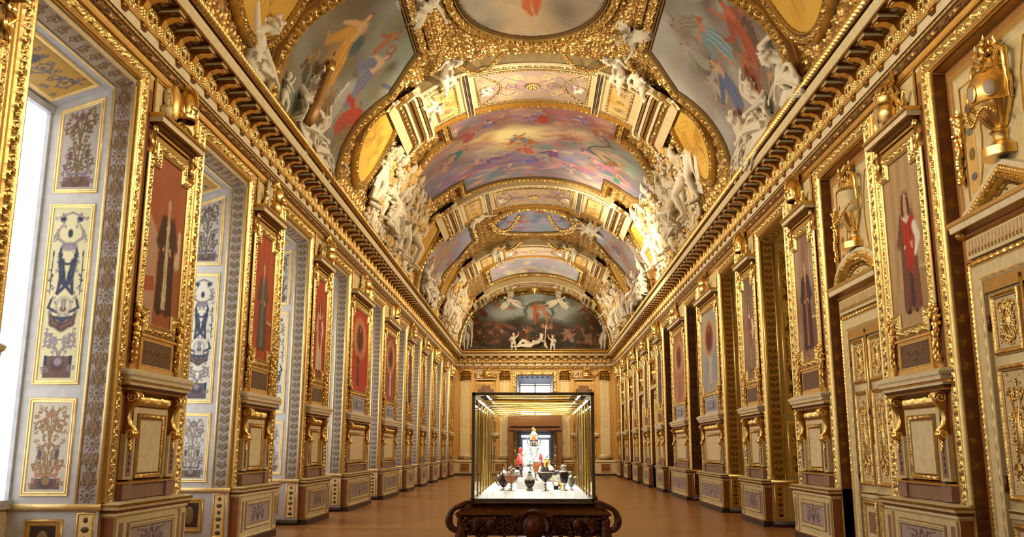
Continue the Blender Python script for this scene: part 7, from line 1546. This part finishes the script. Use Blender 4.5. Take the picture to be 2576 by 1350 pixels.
# ---- vessels
def vm_(name, hx, rough=.12, spec=.6, metal=0., hx2=None, sc_=18., trans=0.):
    mt = mat(name, S(hx), rough=rough, metal=metal, noise=.25, nscale=sc_, spec=spec)
    if hx2:
        nt = mt.node_tree; mx = [n for n in nt.nodes if n.type == 'MIX'][0]; nz = nt.nodes.new('ShaderNodeTexNoise'); nz.inputs['Scale'].default_value = 9; nz.inputs['Detail'].default_value = 6
        cr = nt.nodes.new('ShaderNodeValToRGB'); cr.color_ramp.elements[0].position = .4; cr.color_ramp.elements[1].position = .6; cr.color_ramp.elements[0].color = tuple(S(hx)[:3]) + (1,); cr.color_ramp.elements[1].color = tuple(S(hx2)[:3]) + (1,)
        nt.links.new(nz.outputs['Fac'], cr.inputs[0]); nt.links.new(cr.outputs[0], mx.inputs[6])
    return mt
AG = vm_('orange_agate', '#a8501c', hx2='#d88a48'); SD = vm_('dark_sardonyx', '#241c1c', hx2='#54403c'); JS = vm_('brown_jasper', '#4c2418', hx2='#1c1414'); LP = vm_('lapis', '#1c2a64', hx2='#3c4c8c'); RD_ = vm_('red_jasper', '#b02820', hx2='#d85040'); YL = vm_('yellow_amber', '#d89a20', hx2='#f0c860'); GN = vm_('grey_green_jade', '#6c7a6c', hx2='#98a490'); CR = vm_('rock_crystal', '#dfe2e0', rough=.05, hx2='#b8bcb8'); ENM = vm_('white_enamel', '#e8e2d4', hx2='#c8b088')
SX = lambda p: (p - 1349.) / 2285.
def vessel(label, cat, px, Y, parts_, zb=None):
    z = CZ0 + .13 if zb is None else zb; x = .05 + SX(px) * Y * 1.0
    e = empty('vessel', (x, Y, z), sc_=(.68, .68, .86)); tag(e, label, cat, 'hardstone vessels in the display case')
    for nm, fn, mt in parts_:
        m = MB(); fn(m); me = m.mesh(nm); autosmooth(me, 50); ob(nm, me, mt, e)
    return e
def chai(P, n=2):
    P = np.array(P, float)
    for _ in range(n):
        if len(P) < 3: break
        Q = np.concatenate([.75 * P[:-1] + .25 * P[1:], .25 * P[:-1] + .75 * P[1:]], 1).reshape(-1, P.shape[1]); P = np.vstack([P[:1], Q[1:-1], P[-1:]])
    return P
L_ = lambda *pr, **k: (lambda m: m.lathe(chai(pr), seg=28, **k))
def handle_fn(r0, z0, z1, s, w_=.014, ext=.09): return lambda m: m.tube(chai([(s * r0, 0, z1), (s * (r0 + ext * .7), 0, z1 + .02), (s * (r0 + ext), 0, (z0 + z1) / 2 + .03), (s * (r0 + ext * .6), 0, z0 + .02), (s * r0, 0, z0)]), w_, seg=8)
def fin(z, n=14, r=.03, sp=.05, seed=1):
    def f(m):
        rs = np.random.RandomState(seed)
        for k in range(n): m.ell((rs.uniform(-sp, sp), rs.uniform(-sp, sp), z + rs.uniform(0, sp * 1.8)), rs.uniform(r * .4, r), seg=8, rings=6)
        m.tube([(0, 0, z), (.01, 0, z + sp * 2.6)], [r * .5, r * .25], seg=7)
    return f
foot = lambda r, h: L_((0, 0), (r, 0), (r, .012), (r * .55, .03), (r * .22, h * .45), (r * .34, h * .6), (r * .2, h * .9), (r * .5, h))
Yf = 13.55
vessel('silver-mounted ewer with domed lid and handle at the left end of the case', 'ewer', 1268, 13.75, [('foot', foot(.085, .05), M_SLV), ('body', L_((.04, .05), (.10, .10), (.125, .16), (.10, .22), (.06, .27)), JS), ('lid', L_((.085, .26), (.08, .29), (.04, .33), (.012, .35), (.02, .37), (0, .40)), M_SLV), ('handle', handle_fn(.09, .08, .24, -1), M_SLV), ('spout', lambda m: m.tube([(.08, 0, .2), (.13, 0, .26), (.15, 0, .30)], [.03, .02, .012]), M_SLV)])
vessel('orange agate cup on gilt stem with coral-like figures on the rim', 'cup', 1287.5, Yf, [('stem', foot(.095, .12), M_SLV), ('bowl', L_((.03, .12), (.08, .14), (.14, .19), (.17, .26), (.175, .27), (.15, .25)), AG), ('rim', L_((.172, .262), (.180, .27), (.172, .28)), M_SLV), ('figures', fin(.27, 30, .03, .07, 3), ENM)])
vessel('round dark flask with white enamelled collar and small black stopper', 'flask', 1333.5, Yf, [('foot', L_((0, 0), (.08, 0), (.075, .02), (.05, .05)), ENM), ('body', L_((.05, .05), (.09, .08), (.118, .14), (.105, .20), (.06, .24), (.045, .27)), SD), ('collar', lambda m: (m.lathe([(.11, .19), (.075, .235), (.055, .26)], seg=24), [m.ell((.1 * math.cos(a), .1 * math.sin(a), .185), .022, seg=7, rings=5) for a in np.linspace(0, 6, 12)]), ENM), ('neck', L_((.05, .26), (.055, .28), (.04, .29)), M_SLV), ('stopper', L_((.04, .29), (.035, .32), (.0, .34)), M_BLK)])
vessel('wide dark sardonyx boat cup with silver handles on slender stem', 'cup', 1372.5, Yf, [('stem', foot(.085, .15), M_SLV), ('bowl', lambda m: m.lathe([(.02, .15), (.07, .17), (.14, .23), (.185, .31), (.17, .305)], seg=26), SD), ('rim', L_((.182, .305), (.192, .312), (.182, .32)), M_SLV), ('handle', handle_fn(.16, .17, .29, -1, .012, .07), M_SLV)])
vessel('tall dark ewer with silver figure lid at the right of the case', 'ewer', 1419, 13.65, [('foot', foot(.08, .08), M_SLV), ('body', L_((.04, .08), (.07, .13), (.095, .22), (.10, .29), (.09, .32)), SD), ('mounts', lambda m: (m.lathe([(.10, .305), (.105, .325), (.09, .335)], seg=24), m.lathe([(.045, .085), (.075, .125), (.07, .13)], seg=20)), M_SLV), ('lid', fin(.33, 18, .03, .05, 5), M_SLV), ('handle', handle_fn(.09, .14, .3, 1), M_SLV)])
vessel('small dark jug with silver handle at the right end of the case', 'jug', 1437, 13.85, [('foot', foot(.06, .05), M_SLV), ('body', L_((.03, .05), (.06, .09), (.085, .15), (.06, .2), (.055, .22)), GN), ('mount', L_((.055, .215), (.065, .23), (.03, .25), (0, .27)), M_SLV), ('handle', handle_fn(.06, .08, .21, 1, .01, .08), M_SLV)])
vessel('small gilt animal cup on a black stand', 'cup', 1405, 13.95, [('stand', lambda m: m.box(-.11, .0, -.06, .06, 0, .07), M_BLK), ('cup', lambda m: (m.lathe([(0, 0), (.05, 0), (.02, .04), (.05, .09), (.07, .14)], c=(.05, 0, 0), seg=18), [m.ell((.05 + random.uniform(-.06, .06), 0, random.uniform(.03, .15)), .022) for _ in range(8)]), vm_('bright_gilt', '#e0b040', metal=1., rough=.2))])
bz = CZ0 + .29
vessel('agate vase with two scrolled handles on the white block', 'vase', 1349, 14.3, [('foot', foot(.06, .07), M_SLV), ('body', L_((.03, .07), (.05, .12), (.085, .2), (.07, .27), (.05, .29)), AG), ('handle', handle_fn(.07, .12, .3, 1, .014, .08), M_SLV), ('handle', handle_fn(.07, .12, .3, -1, .014, .08), M_SLV), ('lid', L_((.07, .29), (.06, .31), (.02, .33), (0, .36)), M_SLV)], bz)
vessel('grey green jade cup with silver lid left of the white block', 'cup', 1297, 14.6, [('foot', foot(.06, .08), M_SLV), ('bowl', L_((.03, .08), (.1, .13), (.125, .2), (.12, .21)), GN), ('lid', L_((.125, .21), (.1, .24), (.0, .25)), M_SLV)], CZ0 + .2)
vessel('enamelled crystal bottle with dark mounts left of centre', 'bottle', 1311, 14.8, [('body', L_((0, 0), (.06, 0), (.04, .05), (.075, .13), (.06, .22), (.03, .27), (.035, .33)), SD), ('mounts', fin(.1, 14, .03, .06, 9), ENM)], CZ0 + .22)
vessel('small dark cup at the left rear of the case', 'cup', 1277, 15.4, [('foot', foot(.05, .07), M_SLV), ('bowl', L_((.02, .07), (.08, .12), (.085, .2)), GN)], CZ0 + .2)
vessel('shallow glass bowl tinted yellow green right of the white block', 'bowl', 1391, 14.8, [('stem', foot(.06, .08), M_SLV), ('bowl', L_((.02, .08), (.09, .11), (.15, .18), (.14, .175)), vm_('citrine_glass', '#c8cc8c', hx2='#e4e4c0', rough=.06))], CZ0 + .16)
vessel('pair-like tall black flask with silver neck right of centre', 'flask', 1366, 14.9, [('body', L_((0, 0), (.05, 0), (.03, .04), (.055, .1), (.05, .2), (.02, .26), (.025, .32)), SD), ('mount', fin(.3, 8, .02, .03, 2), M_SLV)], CZ0 + .24)
vessel('tall black flask with gilt mount beside the similar silver-necked one', 'flask', 1376, 15.0, [('body', L_((0, 0), (.05, 0), (.03, .04), (.055, .1), (.05, .2), (.02, .26), (.025, .32)), SD), ('mount', fin(.3, 8, .02, .03, 4), M_BRS)], CZ0 + .24)
vessel('white enamel covered dish at the right rear of the case', 'dish', 1384, 15.6, [('body', L_((0, 0), (.05, 0), (.03, .05), (.11, .09), (.12, .12)), JS), ('lid', L_((.12, .12), (.09, .18), (.03, .21), (0, .23)), ENM)], CZ0 + .28)
vessel('dark lidded bowl behind the tall right-hand ewer', 'bowl', 1402, 15.6, [('foot', foot(.06, .08), M_SLV), ('body', L_((.03, .08), (.1, .12), (.13, .18), (.12, .2), (0, .22)), JS)], CZ0 + .2)
vessel('small crystal cup low at the right rear of the case', 'cup', 1409, 14.9, [('foot', foot(.05, .08), M_SLV), ('bowl', L_((.02, .08), (.07, .12), (.08, .22)), CR)], CZ0 + .14)
vessel('tall red stone reliquary bust with shining head', 'reliquary', 1310, 16.4, [('body', L_((0, 0), (.10, 0), (.115, .05), (.125, .12), (.10, .20), (.05, .25)), RD_), ('head', lambda m: (m.lathe([(.045, .24), (.04, .28), (.055, .32), (.05, .38), (.0, .41)], seg=18)), RD_), ('mounts', fin(.2, 12, .03, .07, 7), M_SLV)], CZ0 + .42)
vessel('slender red stone vase behind the enamelled centrepiece', 'vase', 1361, 16.6, [('body', L_((0, 0), (.05, 0), (.03, .05), (.055, .14), (.04, .24), (0, .3)), RD_), ('base', foot(.05, .05), M_SLV)], CZ0 + .42)
vessel('yellow amber jar with crystal finial right of the centrepiece', 'jar', 1377, 16.2, [('body', L_((0, 0), (.08, 0), (.09, .04), (.085, .16), (.06, .18)), YL), ('finial', fin(.19, 10, .025, .03, 8), CR), ('mount', L_((.088, .155), (.095, .17), (.06, .185)), M_SLV)], CZ0 + .42)
vessel('cream crystal ewer beside the red reliquary', 'ewer', 1322, 15.9, [('body', L_((0, 0), (.06, 0), (.03, .05), (.09, .13), (.08, .22), (.04, .28)), CR), ('mounts', fin(.24, 14, .03, .06, 11), ENM)], CZ0 + .40)
e = vessel('tall enamelled centrepiece, blue and white egg-shaped vase on a crystal cup', 'centrepiece', 1344, 15.5, [('base', foot(.10, .16), M_SLV), ('cup', L_((.04, .16), (.07, .2), (.10, .28), (.12, .38), (.125, .40), (.05, .41)), CR), ('blue_collar', L_((.075, .41), (.10, .43), (.095, .47)), LP), ('egg', L_((.095, .47), (.105, .53), (.10, .60), (.07, .67), (.03, .70)), ENM), ('medallion', lambda m: m.ell((0, -.095, .56), (.05, .02, .07), seg=16), AG), ('blue_band', L_((.106, .50), (.11, .52), (.106, .54)), LP), ('finial', fin(.70, 12, .028, .04, 12), M_BRS), ('gilt_relief', lambda m: [m.ell((.10 * math.cos(a), .10 * math.sin(a), zz), .016, seg=7, rings=5) for zz in (.44, .49, .63) for a in np.linspace(0, 6, 14)], M_BRS), ('scrolls', lambda m: [m.tube(chai([(s_ * .08, -.02, .42), (s_ * .16, -.02, .46), (s_ * .17, -.02, .54), (s_ * .11, -.02, .60)]), .010, seg=6) for s_ in (-1, 1)], M_SLV), ('handle', fin(.3, 16, .025, .12, 13), M_SLV)], CZ0 + .43)
# ---- the carved table
t_ = empty('carved_table', (CX, (CY0 + CY1) / 2, 0)); tag(t_, 'massive dark carved walnut table carrying the glass display case', 'table')
m = MB(); hy = ly + .12
prof = [(CH - .02, .885), (CH + .03, .875), (CH + .035, .862), (CH + .06, .845), (CH + .13, .80), (CH + .15, .785), (CH + .16, .775), (CH + .20, .745), (CH + .21, .72), (CH + .17, .70), (CH + .10, .69)]
P = np.array([[(sx * a, sy * (a - CH + hy - .14), z) for sx, sy in ((-1, -1), (1, -1), (1, 1), (-1, 1))] for a, z in prof]); m.grid(P, None, wrap=True); m.box(-CH, CH, -hy, hy, .87, .884); ob('table_top', m, M_DWD, t_)
random.seed(21)
m = MB(); m.box(-CH - .06, CH + .06, -hy - .0, hy, .44, .70)
for k in range(230):
    u = random.uniform(-CH - .05, CH + .05); z = random.uniform(.44, .69); m.ell((u, -hy - .02, z), (random.uniform(.02, .05), random.uniform(.02, .05), random.uniform(.015, .035)), seg=8, rings=6)
for s in (-1, 1):
    for k in range(4): th = np.linspace(0, 3 * PI, 24); c0 = (s * (.30 + k * .17), .56 + .03 * (k % 2)); rr = .085 * (1 - th / (3 * PI) * .85); m.tube(np.stack([c0[0] + rr * np.cos(th) * s, -hy - .05 + 0 * th, c0[1] + rr * np.sin(th)], -1), .016, seg=6)
    for q in range(7): m.tube([(s * (.62 + .02 * q), -hy - .05, .68 - .012 * q), (s * (.78 + .01 * q), -hy - .08, .66 - .025 * q), (s * (.92 - .03 * q), -hy - .05, .60 - .03 * q)], [.012, .02, .01], seg=6)
    m.ell((s * .60, -hy - .07, .60), (.06, .06, .075), seg=14, rings=10); m.ell((s * .60, -hy - .12, .585), (.02, .03, .02)); [m.ell((s * .60 + random.uniform(-.07, .07), -hy - .06, .64 + random.uniform(-.02, .04)), .022, seg=7, rings=5) for _ in range(16)]
me = m.mesh('frieze'); ob('frieze', me, M_DWD, t_)
m = MB(); m.ell((0, -hy - .07, .58), (.17, .08, .17), seg=20, rings=12); m.ell((0, -hy - .12, .58), (.11, .06, .12), seg=18, rings=10)
for k in range(26): a = -.3 + k * (PI + .6) / 25; m.tube([(.15 * math.cos(a), -hy - .08, .58 + .15 * math.sin(a)), (.21 * math.cos(a), -hy - .12, .58 + .20 * math.sin(a)), (.235 * math.cos(a), -hy - .08, .58 + .225 * math.sin(a))], [.02, .026, .012], seg=7)
for s in (-1, 1): m.tube([(s * .17, -hy - .1, .72), (s * .26, -hy - .12, .70), (s * .24, -hy - .1, .60), (s * .30, -hy - .08, .52), (s * .22, -hy - .08, .44)], [.025, .03, .025, .03, .015], seg=7)
ob('cartouche', m, M_DWD, t_); m = MB(); m.ell((0, -hy - .17, .575), (.075, .03, .09), seg=18, rings=10); m.ell((0, -hy - .2, .60), .022, seg=10); ob('medallion', m, vm_('red_brown_medallion', '#7a3418', rough=.25), t_)
for sx in (-1, 1):
    for sy in (-1, 1):
        m = MB(); y = sy * (hy - .02)
        m.tube(chai([(sx * (CH - .03), y, .90), (sx * (CH + .05), y * 1.01, .89), (sx * (CH + .14), y * 1.01, .84), (sx * (CH + .24), y, .80), (sx * (CH + .29), y, .72), (sx * (CH + .31), y, .62), (sx * (CH + .26), y, .53), (sx * (CH + .17), y, .50)]), np.interp(np.linspace(0, 7, len(chai([(k, 0) for k in range(8)]))), range(8), [.02, .035, .04, .035, .045, .055, .05, .04]), seg=10)
        for k in range(8): m.ell((sx * (CH + .02 + .03 * k) + random.uniform(-.01, .01), y, .89 - .012 * k), random.uniform(.02, .035), seg=8, rings=6)
        ob('scroll_arm', m, M_DWD, t_)
        m = MB(); m.ell((sx * (CH + .12), y, .60), (.07, .07, .09), seg=14, rings=10); m.tube([(sx * (CH + .12), y, .60), (sx * (CH + .13), y, .42), (sx * (CH + .08), y, .22), (sx * (CH + .13), y, .06)], [.06, .09, .055, .06], seg=12); m.box(min(sx * (CH + .0), sx * (CH + .24)), max(sx * (CH + .0), sx * (CH + .24)), y - .12, y + .12, 0, .07)
        for k in range(14): m.ell((sx * (CH + .12) + random.uniform(-.06, .06), y + random.uniform(-.07, .07), .60 + random.uniform(-.02, .1)), .025, seg=7, rings=5)
        ob('leg', m, M_DWD, t_)
m = MB(); m.box(-CH, CH, -.06, .06, .10, .18); m.box(-.06, .06, -hy + .1, hy - .1, .10, .18); m.lathe([(.1, .18), (.14, .22), (.1, .3), (.0, .34)], seg=18); ob('stretcher', m, M_DWD, t_)
